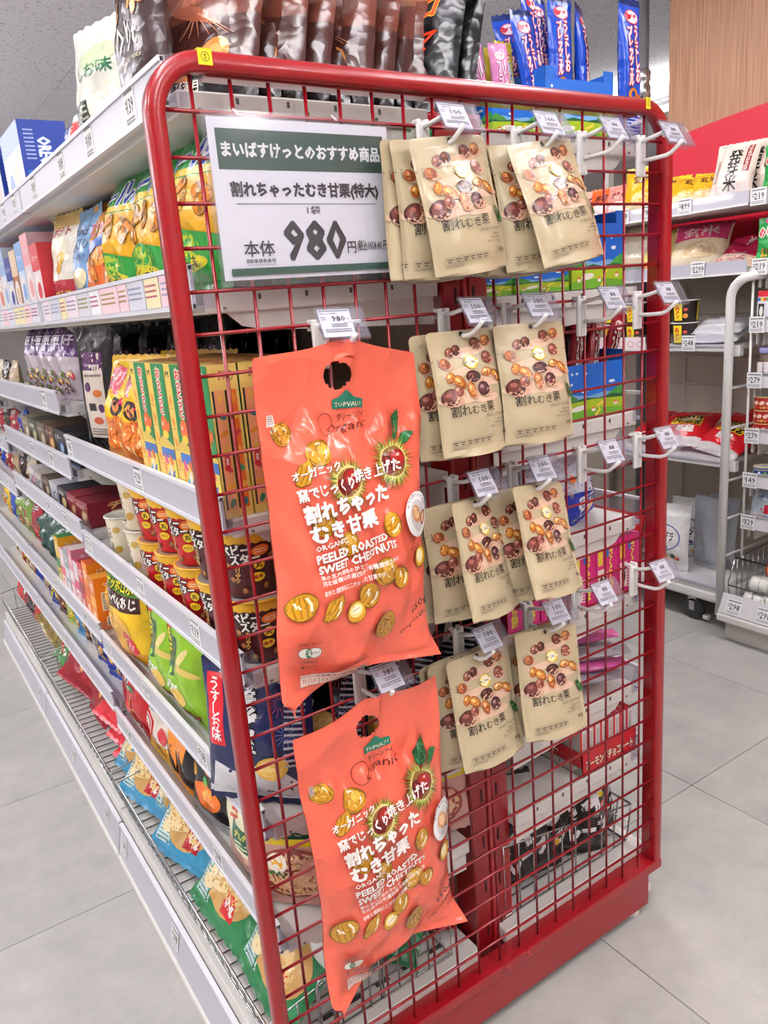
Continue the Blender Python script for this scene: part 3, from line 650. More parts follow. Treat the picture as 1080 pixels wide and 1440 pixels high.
for i in range(7):
    for j in range(17):
        x = RX0 + .91 + i * 1.82 - .9; y = RY0 + .46 + j * .91
        if x - .9 < RX0: x = RX0 + .91
        if x + .9 < RX1 and y + .45 < RY1: obj('ceiling_panel', pm, ceiling, (RX0 + .92 + i * 1.82, y, CEIL))
HPI = PI / 2
def wall(name, x0, y0, x1, y1, col='#cfc9c4', z0=0, z1=CEIL + .05, m='paper'):
    mb = MB(); mb.box(x0, y0, z0, x1, y1, z1, col, m); return obj(name, mb, kind='structure')
wall('wall_left', RX0 - .1, RY0, RX0, RY1); wall('wall_front', RX0, RY0 - .1, RX1, RY0); wall('wall_back', RX0, RY1, RX1, RY1 + .1); wall('wall_far_right', RX1, RY0, RX1 + .1, RY1)
wr = wall('wall_right', 2.78, RY0, 2.9, 1.38, '#b9ada1')
mb = MB(); mb.box(2.758, RY0, 1.6, 2.782, 1.385, CEIL + .003, '#b08060', 'wood_panel'); obj('wood_panel', mb, wr)
# red curved band
mb = MB(); n = 40; V = []; F = []
for i in range(n + 1):
    y = 1.388 - i * .14; top = 1.985 - .30 * (abs(y - .55) / 2.2) ** 2 ; 
    if y > .55: top = 1.985 - .14 * ((y - .55) / .84) ** 2 * .45
    V += [(2.74, y, 1.40), (2.74, y, top), (2.757, y, top), (2.757, y, 1.40)]
for i in range(n):
    a = i * 4
    for k in range(4): F.append((a + k, a + 4 + k, a + 4 + (k + 1) % 4, a + (k + 1) % 4))
F += [(0, 1, 2, 3), tuple(n * 4 + k for k in (3, 2, 1, 0))]
mb.add(V, F, '#c81c34', 'steel_paint', False); obj('red_band', mb, wr, label='glossy red curved band')
# lights
fr = MB(); fr.box(-.075, -.65, -.015, .075, .65, .015, '#e9e9e9', 'steel_paint', bev=.004)
df = MB(); df.box(-.068, -.63, -.030, .068, .63, -.014, '#fff', 'lit_diffuser'); df.box(-.055, -.63, .014, .055, .63, .022, '#fff', 'lit_diffuser')  # upper slab glows upward, added along with the ceiling fill
frm, dfm = fr.mesh('housing'), df.mesh('diffuser')
WHERE = ['over the aisle left of the shelves', 'over the left aisle further back', 'behind the camera', 'over the right aisle near the mesh end', 'over the right aisle further back', 'behind the camera to the right', 'just left of the mesh end', 'far behind the pretzel packs, beyond the wood wall', 'far left, level with the first bay', 'far left, behind the camera', 'added to brighten the ceiling, over the left aisle, fourth back', 'added to brighten the ceiling, over the left aisle, furthest back', 'added to brighten the ceiling, far left, over the third aisle', 'added to brighten the ceiling behind the wood wall', 'added as ceiling fill at the far right rear of the shop']
for i, (x, y) in enumerate(STRIPS):
    t = empty('ceiling_light', (x, y, CEIL - drop_of(x, y)), 'white ceiling strip light ' + WHERE[i], 'ceiling light', 'strip lights on the ceiling')
    obj('housing', frm, t); obj('diffuser', dfm, t)
    for yy in (-.5, .5): rod = MB(); rod.tube([(0, yy, .01), (0, yy, drop_of(x, y))], .004, '#e9e9e9', 'steel_paint', 6); obj('hanging_rod', rod, t)
# conduit pipe beside the wood wall
t = empty('conduit_pipe', (2.70, 1.47, 0), 'grey vertical conduit pipe with a silver coupling beside the wood wall', 'pipe')
mb = MB(); mb.tube([(0, 0, 0), (0, 0, CEIL)], .022, '#6d6f72', 'steel_paint', 14); obj('pipe', mb, t)
mb = MB(); mb.lathe([(.024, 2.10), (.032, 2.115), (.032, 2.15), (.026, 2.165), (.032, 2.18), (.032, 2.205), (.024, 2.22)], '#c9c9c9', 'chrome', 16); obj('coupling', mb, t)

# ================================================================ gondola shelving
WHT, LAV = '#dcd9d4', '#bdbcc6'
def pcard(txt, w=.042, h=.048, hole=False):
    mb = MB(); mb.box(-w / 2, -.0006, 0, w / 2, .0002, h, '#e9e9ea', 'paper')
    d = Dec(mb, PlaneS((0, -.0006, 0), (1, 0, 0), (0, 0, 1), (0, -1, 0)), 'paper', .0001)
    d.scribble(-w * .42, h * .80, w * .42, h * .93, 1, '#555', .6, len(txt)); d.scribble(-w * .42, h * .45, -w * .22, h * .7, 2, '#777', .5, 3)
    if txt: d.text(txt, w * .06, h * .52, w * (.62 if len(txt) < 4 else .78), h * .38, '#26262a', bold=.012)
    d.scribble(-w * .42, h * .08, w * .38, h * .26, 2, '#888', .5, 7)
    return mb
_pc = {}
def card(parent, txt, y, z, x=.0288, side=-1):
    if txt not in _pc: _pc[txt] = pcard(txt).mesh('price_card')
    return obj('price_card', _pc[txt], parent, (x, y, z), (0, 0, -PI / 2 if side < 0 else PI / 2))
def shelf(bay, y0, y1, zb, side, cards=(), depth=.37, railh=.052, railcol=LAV, colourcards=False):
    """side -1: left face (front at x=.03), +1: right face (front at x=.885)"""
    def X(a): return a if side < 0 else .915 - a
    mb = MB(); xs = sorted((X(.044), X(.044 + depth)))
    mb.box(xs[0], y0 + .002, zb - .008, xs[1], y1 - .002, zb + .018, WHT, 'steel_paint', bev=.002)
    mb.box(X(.07) - .002, y0 + .0, zb - .004, X(.07) + .002, y0 + .0025, zb - .001, '#77736e', 'steel_paint')
    for k in range(4):   # slot marks in the end of the tray
        xx = X(.12 + .07 * k); mb.box(xx - .002, y0 + .0012, zb + .006, xx + .002, y0 + .0022, zb + .013, '#4a4744', 'steel_paint')
    s = obj('shelf', mb, bay)
    for yy in (y0 + .010, y1 - .013):
        b = MB(); P = [(X(.075), zb - .008), (X(.095), zb - .026), (X(.13), zb - .034), (X(.044 + depth - .004), zb - .048), (X(.044 + depth - .004), zb - .008)]
        V = [(x, yy, z) for x, z in P] + [(x, yy + .003, z) for x, z in P]; n = 5
        b.add(V, [tuple(range(n)), tuple(range(2 * n - 1, n - 1, -1))] + [(i, (i + 1) % n, n + (i + 1) % n, n + i) for i in range(n)], WHT, 'steel_paint', False); obj('bracket', b, s)
    r = MB(); xa, xb = sorted((X(.029), X(.0335))); zt = zb + railh
    r.box(xa, y0 + .003, zb, xb, y1 - .003, zt, railcol, 'plastic' if side < 0 else 'clear_plastic')
    for (za, zc) in ((zb - .001, zb + .005), (zt - .005, zt + .001)):
        x0, x1 = sorted((X(.0265), X(.0345))); r.box(x0, y0 + .003, za, x1, y1 - .003, zc, '#dcdce4', 'plastic')
    x0, x1 = sorted((X(.0335), X(.046))); r.box(x0, y0 + .004, zb, x1, y1 - .004, zb + .003, '#c9c9d0', 'plastic')
    obj('price_rail', r, s)
    e = MB(); xa, xb = X(.030), X(.056)
    V = [(xa, y0 + .001, zb - .004), (xb, y0 + .001, zb + .0), (xb, y0 + .001, zb + .024), (xa, y0 + .001, zt), (X(.046), y0 + .001, zt + .003)]
    V = [(x, y0 - .0005, z) for x, _, z in V] + [(x, y0 + .0015, z) for x, _, z in V]
    e.add(V, [(0, 1, 2, 4, 3), (8, 9, 7, 6, 5)] + [(a, b, b + 5, a + 5) for a, b in ((0, 1), (1, 2), (2, 4), (4, 3), (3, 0))], '#fff', 'clear_plastic', False); obj('rail_end_cap', e, s)
    for (y, t) in cards: card(s, t, y, zb + .003, X(.0286), side)
    if colourcards:
        rnd = random.Random(int(zb * 1000) + int(y0 * 10)); y = y0 + .02
        while y < y1 - .06:
            w = .05 + .06 * rnd.random(); c = MB(); xx = X(.0284); c.box(min(xx, xx - side * -.0006), y, zb + .006, max(xx, xx - side * -.0006), y + w - .004, zb + .046, rnd.choice(['#e8dcb0', '#ead9e2', '#d9dbe6', '#e9e9ee', '#cfd0da', '#f0c9d2', '#dfe4ee']), 'paper')
            d = Dec(c, PlaneS((xx, y + w / 2, zb + .006), (0, side, 0), (0, 0, 1), (side, 0, 0)), 'paper', .0008)
            d.scribble(-w * .4, .012, w * .35, .034, 3, rnd.choice(['#b3576b', '#8f93ad', '#9a8c50', '#8a8a92']), .4, rnd.randint(1, 99)); obj('price_card', c, s); y += w
    return s
LV1 = [(1.593, [(.16, '139'), (.37, '109'), (.56, '109'), (.80, '109')]), (1.362, []), (1.066, [(.40, '129'), (.905, '145')]), (.84, [(.215, '119'), (.50, '119'), (.89, '119')]), (.585, [(.28, '138'), (.60, '129'), (.88, '129')]), (.378, [(.28, '298'), (.83, '168')])]
LV2 = [(1.593, [(1.02, '109'), (1.16, '98'), (1.3, '119')]), (1.362, []), (1.163, [(1.1, '198')]), (1.012, [(1.15, '248'), (1.4, '248')]), (.860, [(1.12, '298'), (1.32, '258')]), (.60, [(1.1, '168'), (1.45, '168')]), (.415, [(1.2, '178'), (1.5, '178')])]
LV3 = [(1.593, []), (1.362, []), (1.12, [(2.0, '198')]), (.97, [(2.0, '248')]), (.82, [(2.05, '298')]), (.60, [(2.1, '168')]), (.415, [(2.1, '178')])]
RV1 = [1.570, 1.327, 1.100, .893, .733, .532, .372]
BAYN = ['nearest the red mesh end', 'second from the red mesh end', 'third from the red mesh end']
for bi, (y0, y1, LV) in enumerate(((.03, .945, LV1), (.948, 1.862, LV2), (1.865, 2.78, LV3))):
    bay = empty('shelving_bay', (0, 0, 0), 'white double-sided shelving bay with red posts, ' + BAYN[bi], 'shelving', 'shelving bays')
    for li, (zb, cds) in enumerate(LV): shelf(bay, y0, y1, zb, -1, cds, railcol='#cfcfd9' if li < 2 else LAV, colourcards=(li == 1))
    for li, zb in enumerate(RV1): shelf(bay, y0, y1, zb, 1, (), depth=.342)
    mb = MB(); mb.box(.447, y0 + (.09 if bi == 0 else 0), .12, .453, y1, 1.60, '#8d8277', 'steel_paint'); obj('back_panel', mb, bay)
    for yy in ((y1 - .018,) if bi else (y1 - .018,)):
        mb = MB(); mb.box(.425, yy - .02, .0, .49, yy + .02, 1.62, '#8f1119', 'red_paint', bev=.003); obj('post', mb, bay)
    # base with ticket rail and skirting on both sides
    mb = MB(); mb.box(.0, y0, .104, .425, y1 - .003, .148, WHT, 'steel_paint', bev=.003); mb.box(.49, y0, .118, .905, y1 - .003, .148, WHT, 'steel_paint', bev=.003)
    for k in range(5): mb.box(.10 + .06 * k, y0 + .05, .1475, .13 + .06 * k, y0 + .062, .1488, '#3c3a38', 'steel_paint')
    base = obj('base_deck', mb, bay)
    for sx in (-1, 1):
        X = (lambda a: a) if sx < 0 else (lambda a: .905 - a)
        r = MB(); P = [(X(-.0255), .026), (X(-.010), .108), (X(-.004), .108), (X(-.019), .026)]; V = [(px_, yy, z_) for yy in (y0 + .001, y1 - .004) for px_, z_ in P]
        r.add(V, [(3, 2, 1, 0), (4, 5, 6, 7), (0, 1, 5, 4), (1, 2, 6, 5), (2, 3, 7, 6), (3, 0, 4, 7)], LAV, 'plastic', False)
        a, b = sorted((X(-.013), X(-.002))); r.box(a, y0 + .001, .106, b, y1 - .004, .112, '#dcdce4', 'plastic', bev=.0015); obj('price_rail', r, base)
        k = MB(); a, b = sorted((X(-.030), X(.0))); k.box(a, y0 + .001, .0, b, y1 - .004, .026, '#e4e2dd', 'steel_paint', bev=.004); obj('skirting', k, base)
        if sx < 0:
            for (yy, t) in (((.52, '298'), (.90, '298')) if bi == 0 else ((y0 + .12, '298'), (y0 + .5, '298'))): pc_ = card(base, t, yy, .050, X(-.0222), -1); pc_.rotation_euler = (-.185, 0, -PI / 2)

# ================================================================ red mesh end panel
PANEL = empty('mesh_end_panel', (0, 0, 0), 'tall red wire mesh end panel with rounded frame and kick plate', 'display panel')
def frame_mesh():
    mb = MB(); x0, x1, zb, zt, R = .001, .901, .112, 1.632, .062; hw = .011
    path = [((x0, zb), (-1, 0)), ((x0, zt - R), (-1, 0))]
    for k in range(1, 13): a = PI - k * PI / 24; path.append(((x0 + R + R * math.cos(a), zt - R + R * math.sin(a)), (math.cos(a), math.sin(a))))
    for k in range(0, 13): a = PI / 2 - k * PI / 24; path.append(((x1 - R + R * math.cos(a), zt - R + R * math.sin(a)), (math.cos(a), math.sin(a))))
    path += [((x1, zb), (1, 0))]
    sec = [(-hw, -.007), (-hw + .003, -.010), (hw - .003, -.010), (hw, -.007), (hw, .009), (hw - .003, .012), (-hw + .003, .012), (-hw, .009)]; V = []; F = []; n = 8
    for (p, nn) in path:
        for (a, y) in sec: V.append((p[0] + nn[0] * a, y, p[1] + nn[1] * a))
    for i in range(len(path) - 1):
        for k in range(n): F.append((i * n + k, (i + 1) * n + k, (i + 1) * n + (k + 1) % n, i * n + (k + 1) % n))
    mb.add(V, F, '#8c0812', 'red_paint', True)
    # inner return lip
    mb.box(.0115, .002, .13, .0145, .024, 1.56, '#860a13', 'red_paint'); mb.box(.8875, .002, .13, .8905, .024, 1.56, '#860a13', 'red_paint'); mb.box(.07, .002, 1.618, .83, .024, 1.6205, '#860a13', 'red_paint')
    mb.box(-.010, -.011, .104, .913, .030, .128, '#8c0a14', 'red_paint', bev=.003)
    return mb
obj('frame', frame_mesh(), PANEL)
mb = MB(); mb.box(.012, -.004, .022, .878, .002, .106, '#8c0a14', 'red_paint', bev=.002); mb.box(.012, .002, .022, .016, .03, .106, '#860a13', 'red_paint'); mb.box(.874, .002, .022, .878, .03, .106, '#860a13', 'red_paint'); obj('kick_plate', mb, PANEL)
for x in (.06, .846): mb = MB(); mb.lathe([(.014, 0), (.016, .004), (.016, .012), (.009, .018), (.009, .03)], '#d8d4cc', 'plastic', 16, (x, .016)); obj('foot', mb, PANEL)
vw = MB(); vw.tube([(0, .0045, .12), (0, .0045, 1.626)], .0024, '#880a17', 'red_paint', 6); vw = vw.mesh('upright_wire')
for i in range(1, 18): obj('upright_wire', vw, PANEL, (.05 * i, 0, 0))
hw_ = MB(); hw_.tube([(.008, 0, 0), (.893, 0, 0)], .0024, '#880a17', 'red_paint', 6); hw_ = hw_.mesh('cross_wire')
for j in range(1, 30): obj('cross_wire', hw_, PANEL, (0, 0, 1.63 - .05 * j))
mb = MB()   # centre post: folded channel with slots
mb.box(.440, .055, .06, .528, .060, 1.615, '#860a13', 'red_paint', bev=.002); mb.box(.438, .055, .06, .442, .11, 1.615, '#8f1119', 'red_paint'); mb.box(.526, .055, .06, .530, .11, 1.615, '#8f1119', 'red_paint')
mb.box(.478, .050, .08, .490, .056, 1.60, '#9c111a', 'red_paint', bev=.002)
for k in range(15):
    for xx in (.466, .502): mb.box(xx - .0018, .0538, .14 + .1 * k, xx + .0018, .0552, .165 + .1 * k, '#25060a', 'paper')
obj('centre_post', mb, PANEL)
mb = MB(); mb.box(.415, .052, 1.50, .53, .058, 1.612, '#8c0a14', 'red_paint', bev=.004); obj('top_bracket', mb, PANEL)
for (x, z) in ((.455, .118), (.51, .118)): mb = MB(); mb.lathe([(.006, 0), (.006, .002), (.003, .004), (.0001, .004)], '#8f1119', 'red_paint', 10); mb.xform(Matrix.Translation((x, -.0105, z)) @ Matrix.Rotation(PI / 2, 4, 'X')); obj('bolt', mb, PANEL)
for (x, w) in ((.066, .017), (.842, .011)):
    mb = MB(); mb.box(x - w / 2, -.0108, 1.627, x + w / 2, -.0098, 1.6435, '#f2dc1a', 'paper'); mb.box(x - w / 2, -.0108, 1.643, x + w / 2, .004, 1.6442, '#f2dc1a', 'paper')
    d = Dec(mb, PlaneS((x, -.0108, 1.6355), (1, 0, 0), (0, 0, 1), (0, -1, 0)), 'paper'); d.ring(0, 0, .0052, .0052, .0007, '#3a3620'); d.text('S', 0, 0, .0035, .0055, '#3a3620', bold=.01); obj('sticker', mb, PANEL)

# ---------------------------------------------------------------- notice in a clear sleeve
sg = empty('price_sign', (.183, -.010, 1.5735), 'white and dark green card sign in a clear sleeve priced 980', 'sign', rot=(0, 0, 0))
mb = MB(); mb.box(-.133, -.0035, -.192, .133, -.0025, .008, '#fff', 'clear_film'); mb.box(-.129, .0, -.19, .129, .0008, .004, '#fff', 'clear_film'); obj('sleeve', mb, sg)
mb = MB(); W, H = .2520, .1830; mb.box(-W / 2, -.0016, -H, W / 2, -.0002, 0, '#e6e6e8', 'paper')
d = Dec(mb, PlaneS((0, -.0016, 0), (1, 0, 0), (0, 0, 1), (0, -1, 0)), 'paper', .0001); GR = '#2c4d40'
d.rect(-.117, -.057, .118, -.012, GR); d.text('まいばすけっとのおすすめ商品', 0, -.0345, .222, .0170, '#eef0ec', bold=.05)
d.text('割れちゃったむき甘栗(特大)', .000, -.080, .210, .0195, '#26262a', bold=.05); d.rect(-.1, -.0955, .100, -.0948, '#55555a'); d.text('1袋', .005, -.1025, .019, .0095, '#26262a', bold=.012)
d.text('980', .004, -.139, .088, .046, '#26262a', bold=.045); d.text('本体', -.0765, -.147, .041, .0185, '#26262a', bold=.016)
d.text('円', .0570, -.149, .0130, .0145, '#26262a', bold=.014); d.text('(税込1058.40 円)', .0905, -.148, .050, .0150, '#26262a', bold=.01)
for k in range(34):
    if (k * 7) % 5 != 1: d.rect(-.0960 + k * .0012, -.1635, -.0960 + k * .0012 + (.0008 if k % 3 else .0005), -.1590, '#333')
d.text('4 901810 562968', -.0755, -.1658, .038, .0020, '#444'); d.rect(-.117, -.178, .118, -.1695, GR)
obj('card', mb, sg)
for x in (-.085, .05): mb = MB(); mb.tube([(x, -.002, .004), (x, .010, .012), (x, .014, .006), (x, .013, -.006)], .0012, '#eee', 'plastic', 6); obj('clip', mb, sg)

# ---------------------------------------------------------------- hooks
def hook_thing(first=[None]):
    pass
hk = {}
m_ = MB(); m_.box(-.0105, -.0105, -.058, .0105, -.0035, .002, '#e6e4e2', 'plastic', bev=.002); m_.box(-.0105, -.0100, .0, -.003, .0055, .0065, '#e6e4e2', 'plastic', bev=.0015); m_.box(.003, -.0100, .0, .0105, .0055, .0065, '#e6e4e2', 'plastic', bev=.0015)
m_.box(-.0105, .003, -.008, -.004, .0055, .003, '#e6e4e2', 'plastic'); m_.box(.004, .003, -.008, .0105, .0055, .003, '#e6e4e2', 'plastic'); m_.box(-.004, -.0115, -.055, .004, -.0102, -.003, '#d2d0ce', 'plastic'); hk['back_plate'] = m_.mesh('back_plate')
m_ = MB(); m_.tube([(.002, -.010, -.034), (.002, -.03, -.034), (.004, -.054, -.033), (.007, -.062, -.030), (.012, -.076, -.017), (.013, -.078, -.013)], .0033, '#e6e4e2', 'plastic', 10); hk['hook_arm'] = m_.mesh('hook_arm')
m_ = MB(); m_.tube([(.0, -.010, -.004), (.004, -.030, .0), (.010, -.042, .004), (.018, -.050, .010)], .0034, '#e6e4e2', 'plastic', 8); m_.lathe([(.0001, -.004), (.004, -.003), (.005, .0), (.004, .003), (.0001, .004)], '#e6e4e2', 'plastic', 10, (.012, -.046)); m_.box(.008, -.060, -.002, .034, -.048, .003, '#e6e4e2', 'plastic', bev=.001)
m_.box(.012, -.072, -.020, .030, -.066, -.010, '#eeeef2', 'clear_plastic', bev=.001); hk['label_arm'] = m_.mesh('label_arm')
m_ = MB(); m_.box(-.031, -.0026, -.0415, .031, -.0012, .0005, '#fff', 'clear_plastic'); m_.box(-.031, .0012, -.0415, .031, .0022, .0005, '#fff', 'clear_plastic')
for (a, b, c, e) in ((-.0325, -.044, .0325, -.0412), (-.0325, .0, .0325, .0022), (.0300, -.0415, .0325, .0005), (-.0325, -.0415, -.031, .0005)): m_.box(a, -.0030, b, c, .0026, e, '#fff', 'clear_plastic')
m_.box(-.008, -.004, -.050, .012, .004, -.043, '#fff', 'clear_plastic', bev=.001); hk['label_holder'] = m_.mesh('label_holder')
def hcard(name, num):
    mb = MB(); w0, w1, h = -.030, .0140, .0400; mb.box(w0, -.0006, -h, w1, .0004, 0, '#ebebec', 'paper')
    d = Dec(mb, PlaneS((0, -.0006, 0), (1, 0, 0), (0, 0, 1), (0, -1, 0)), 'paper', .0001)
    d.rect(w0 + .001, -.0030, w1 - .001, -.0018, '#3f5a50'); d.text(name, -.016, -.0062, .024 if len(name) > 6 else .014, .0030, '#333', bold=.01); d.scribble(-.028, -.016, -.021, -.010, 2, '#777', .4, 5)
    d.text(num, -.004, -.0138, .0060 * len(num), .0078, '#26262a', bold=.03); d.text('円', .0090, -.0155, .003, .003, '#333')
    d.scribble(-.016, -.0265, .006, -.0205, 2, '#666', .5, 8); d.scribble(-.026, -.034, .010, -.028, 2, '#777', .55, 2); return mb.mesh('price_card')
hk['c980'], hk['c100'], hk['c88'] = hcard('割れちゃったむき甘栗(特大)', '980'), hcard('割れむき栗', '100'), hcard('小袋菓子', '88')
def hook(x, z, kind, label, yaw=0, pit=-33, hy=0, hx_=.024):
    t = empty('display_hook', (x, -.002, z), label, 'hook', {'c980': 'hooks for the coral bags', 'c100': 'hooks for the tan pouches', 'c88': 'empty hooks beside the right frame'}[kind])
    for k in ('back_plate', 'hook_arm', 'label_arm'): obj(k, hk[k], t)
    h = obj('label_holder', hk['label_holder'], t, (hx_, -.0475 + hy, .017), (math.radians(pit), math.radians(2), math.radians(yaw)))
    obj('price_card', hk[kind], h)
    return t
HX = {'c1': (.180, 1.33), 'c2': (.192, .83), 'p1': (.371, 1.58), 'p2': (.544, 1.58), 'q1': (.389, 1.33), 'q2': (.513, 1.33), 'r1': (.389, 1.08), 'r2': (.513, 1.08), 's1': (.383, .83), 's2': (.537, .83),
      'e1': (.683, 1.58), 'e2': (.825, 1.58), 'e3': (.678, 1.33), 'e4': (.819, 1.33), 'e5': (.675, 1.08), 'e6': (.822, 1.08), 'e7': (.655, .83), 'e8': (.813, .83)}
rows = {1.58: 'of top pouch row', 1.33: 'in the second row of hooks', 1.08: 'in the third row of hooks', .83: 'in the bottom row of hooks'}
for k, (x, z) in HX.items():
    kind = {'c': 'c980', 'p': 'c100', 'q': 'c100', 'r': 'c100', 's': 'c100', 'e': 'c88'}[k[0]]
    if k == 'c1': lb = 'white hook with a 980 price holder carrying the upper coral bag'
    elif k == 'c2': lb = 'white hook with a 980 price holder carrying the lower coral bag'
    elif kind == 'c100': lb = 'white hook over the %s pouches %s' % ('left' if k[1] == '1' else 'right', rows[z])
    else: lb = 'empty white hook, %s of the two %s' % ('left' if int(k[1]) % 2 else 'right', rows[z])
    hook(x, z, kind, lb, {'c1': -6, 'p1': -3, 'q1': 6, 'r1': 5, 's1': 6, 'c2': 5}.get(k, 0), -33 if z > 1 else -38, 0, .008 if k == 'c1' else .024)
# ================================================================ goods hanging on the mesh
def hang(name, parts, loc, deg, label, cat, group):
    o = parts if not isinstance(parts, (list, tuple)) else parts[0]
    r = obj(name, o, None, loc, (0, 0, 0), label, cat, group)
    r.rotation_mode = 'YXZ'; r.rotation_euler = (math.radians(deg[1]), math.radians(deg[2]), math.radians(deg[0]))
    return r
for (nm, seed, loc, deg, lb) in (('c1', 3, (.183, -.054, 1.283), (2, -3, 4.0), 'upper coral orange foil bag of peeled chestnuts on a white hook'), ('c2', 8, (.170, -.070, .794), (3, 0, -.5), 'lower coral orange foil bag of peeled chestnuts beneath its twin')):
    bag, flap = coral_mesh(seed)
    r = hang('chestnut_bag', bag, loc, deg, lb, 'bag', 'coral chestnut bags'); (nm == 'c1') and obj('hanging_flap', flap, r)
pm_ = [pouch_mesh(s).mesh('chestnut_pouch') for s in (1, 4, 9)]
# hook, offsets (dx, y, dz, yaw, pitch, roll) front pouch first
PO = {'p1': [(.004, -.056, -.026, 4, -7, -5), (-.012, -.040, -.028, 2, -3, -1), (-.024, -.030, -.030, 3, -2, 1)],
      'p2': [(-.004, -.060, -.026, 3, -15, -7), (-.020, -.044, -.028, 0, -8, -2), (-.038, -.034, -.030, 2, -4, 0), (-.050, -.026, -.030, 4, -2, 1)],
      'q1': [(.000, -.046, -.027, 6, -9, 1), (-.020, -.032, -.029, 4, -3, 0)],
      'q2': [(-.002, -.058, -.027, -2, -8, 1.5), (-.012, -.038, -.029, 1, -4, -1)],
      'r1': [(.008, -.052, -.026, 18, -14, 7), (-.016, -.036, -.028, 3, -5, 0), (-.022, -.027, -.030, 2, -3, 0)],
      'r2': [(.006, -.058, -.026, 12, -18, 8), (-.018, -.042, -.028, 4, -8, 1), (-.030, -.031, -.030, 2, -5, 0)],
      's1': [(.008, -.044, -.029, 3, -14, 3), (-.016, -.032, -.030, 3, -6, 0), (-.026, -.023, -.032, 3, -4, 0)],
      's2': [(-.008, -.058, -.026, -3, -16, 7), (-.016, -.038, -.028, 0, -8, 2)]}
DEP = ['front', 'second from the front', 'third from the front', 'rearmost']
n_ = 0
for k, L_ in PO.items():
    x, z = HX[k]
    for i, (dx, y, dz, ya, pi_, ro) in enumerate(L_):
        n_ += 1
        hang('chestnut_pouch', pm_[n_ % 3], (x + dx, y, z + dz), (ya, pi_, ro), 'tan chestnut pouch, %s on %s hook %s' % (DEP[i], 'left' if k[1] == '1' else 'right', rows[z]), 'pouch', 'tan chestnut pouches')
# ================================================================ packages on the shelves
HP = PI / 2
def put(name, me, x, y, z, label, cat, group=None, tilt=0, rz=-HP, roll=0, sc_=None):
    """tilt leans the top back (degrees); rz turns the front: -90 faces the left aisle, +90 the right one"""
    if isinstance(me, MB): me = me.mesh(name)
    return obj(name, me, None, (x, y, z), (-math.radians(tilt), math.radians(roll), rz), label, cat, group, scale=sc_)
def chips(d, cx, cz, rx, rz, n, cols, seed, size=.02, edge='#8a4a12'):
    r = random.Random(seed)
    for i in range(n):
        a, b = r.uniform(-1, 1), r.uniform(-1, 1); s_ = size * r.uniform(.7, 1.2); ro = r.uniform(0, 3)
        d.ell(cx + a * rx, cz + b * rz, s_, s_ * .62, edge, ro, 12, .06); c = r.choice(cols); d.ell(cx + a * rx, cz + b * rz, s_ * .9, s_ * .53, c, ro, 12, .06)
        d.ell(cx + a * rx - s_ * .15, cz + b * rz + s_ * .1, s_ * .4, s_ * .16, '#f6dfa0', ro, 8)
def snack(w, h, t, base, top=None, topv=.68, bot=None, botv=.2, title='', tc='#fff', to='#222', tpos=(0, .72), tsize=(.8, .16), vert=False, cc=None, cpos=(0, .38), csz=(.34, .16), cn=9, csize=.02, badge=None, extra=None, seed=1, small=True, edge='#8a4a12', rot=0, m='film', wr=1, back=None, waist=.05):
    def D(d, w, h):
        if cc: chips(d, cpos[0] * w, cpos[1] * h, csz[0] * w, csz[1] * h, cn, cc, seed, csize, edge)
        if badge: d.ell(badge[0] * w, badge[1] * h, badge[2] * w, badge[2] * w * .7, badge[3], .2, 16, .04); d.text(badge[4], badge[0] * w, badge[1] * h, badge[2] * w * 1.3, badge[2] * w * .5, badge[5], .1, .03) if badge[4] else None
        if title: d.text(title, tpos[0] * w, tpos[1] * h, tsize[0] * w, tsize[1] * h, tc, rot, .035, vert, 0, to, .07)
        if small: d.scribble(-w * .36, h * .07, w * .36, h * .13, 2, tc, .45, seed + 3)
        if extra: extra(d, w, h)
    z = []
    if bot: z.append((0, bot)); z.append((botv, base))
    if top: z.append((topv, top))
    return pillow(w, h, t, base, D, seed, zone=z or None, m=m, wr=wr, back=back, waist=waist)
rnd = random.Random(77)

# ---- top deck, left: dark snack bags in a row, each facing the left aisle
def prawn(d, w, h):
    d.ell(-.01, h * .80, w * .34, h * .10, '#7a3d28', .5, 18, .05); d.ell(-.005, h * .81, w * .28, h * .07, '#a05c42', .5, 16, .04)
    for k in range(7): a = -.5 + k * .28; d.line([(-.01, h * .62), (-.01 + math.sin(a) * .03, h * .55), (-.01 + math.sin(a) * .062, h * .47)], .0024, '#c08468', .0006)
    d.ell(-.02, h * .63, w * .30, h * .045, '#8f4e36', -.4, 14, .05); d.ell(.02, h * .34, w * .16, h * .10, '#c07a3c', .4, 14, .06); d.ell(-.035, h * .28, w * .14, h * .08, '#a8622e', -.3, 14, .06); d.ell(.02, h * .35, w * .1, h * .05, '#dca060', .4, 12)
    d.text('えび満月', -.03, h * .17, .05, .014, '#e9d8c8', bold=.02)
pb = [pillow(.165, .215, .034, '#2b1613', prawn, s, zone=[(0, '#160f0e'), (.28, '#3a1c17'), (.60, '#5c2e22'), (.86, '#7a4a2e')], crimp='#5d3322').mesh('rice_cracker_bag') for s in (3, 5)]
for i in range(9):
    put('rice_cracker_bag', pb[i % 2], .125 + .0365 * i, .150 + (.01 if i % 3 == 1 else 0), 1.613, 'black and brown prawn cracker bag, %s from the left on the top shelf' % ORD[i].replace('nearest', 'first'), 'bag', 'brown cracker bags on the top shelf', tilt=(21 + 3 * math.sin(i * 2.2)), rz=-.95 + .08 * math.sin(i * 1.9), roll=3 * math.sin(i * 3.1))
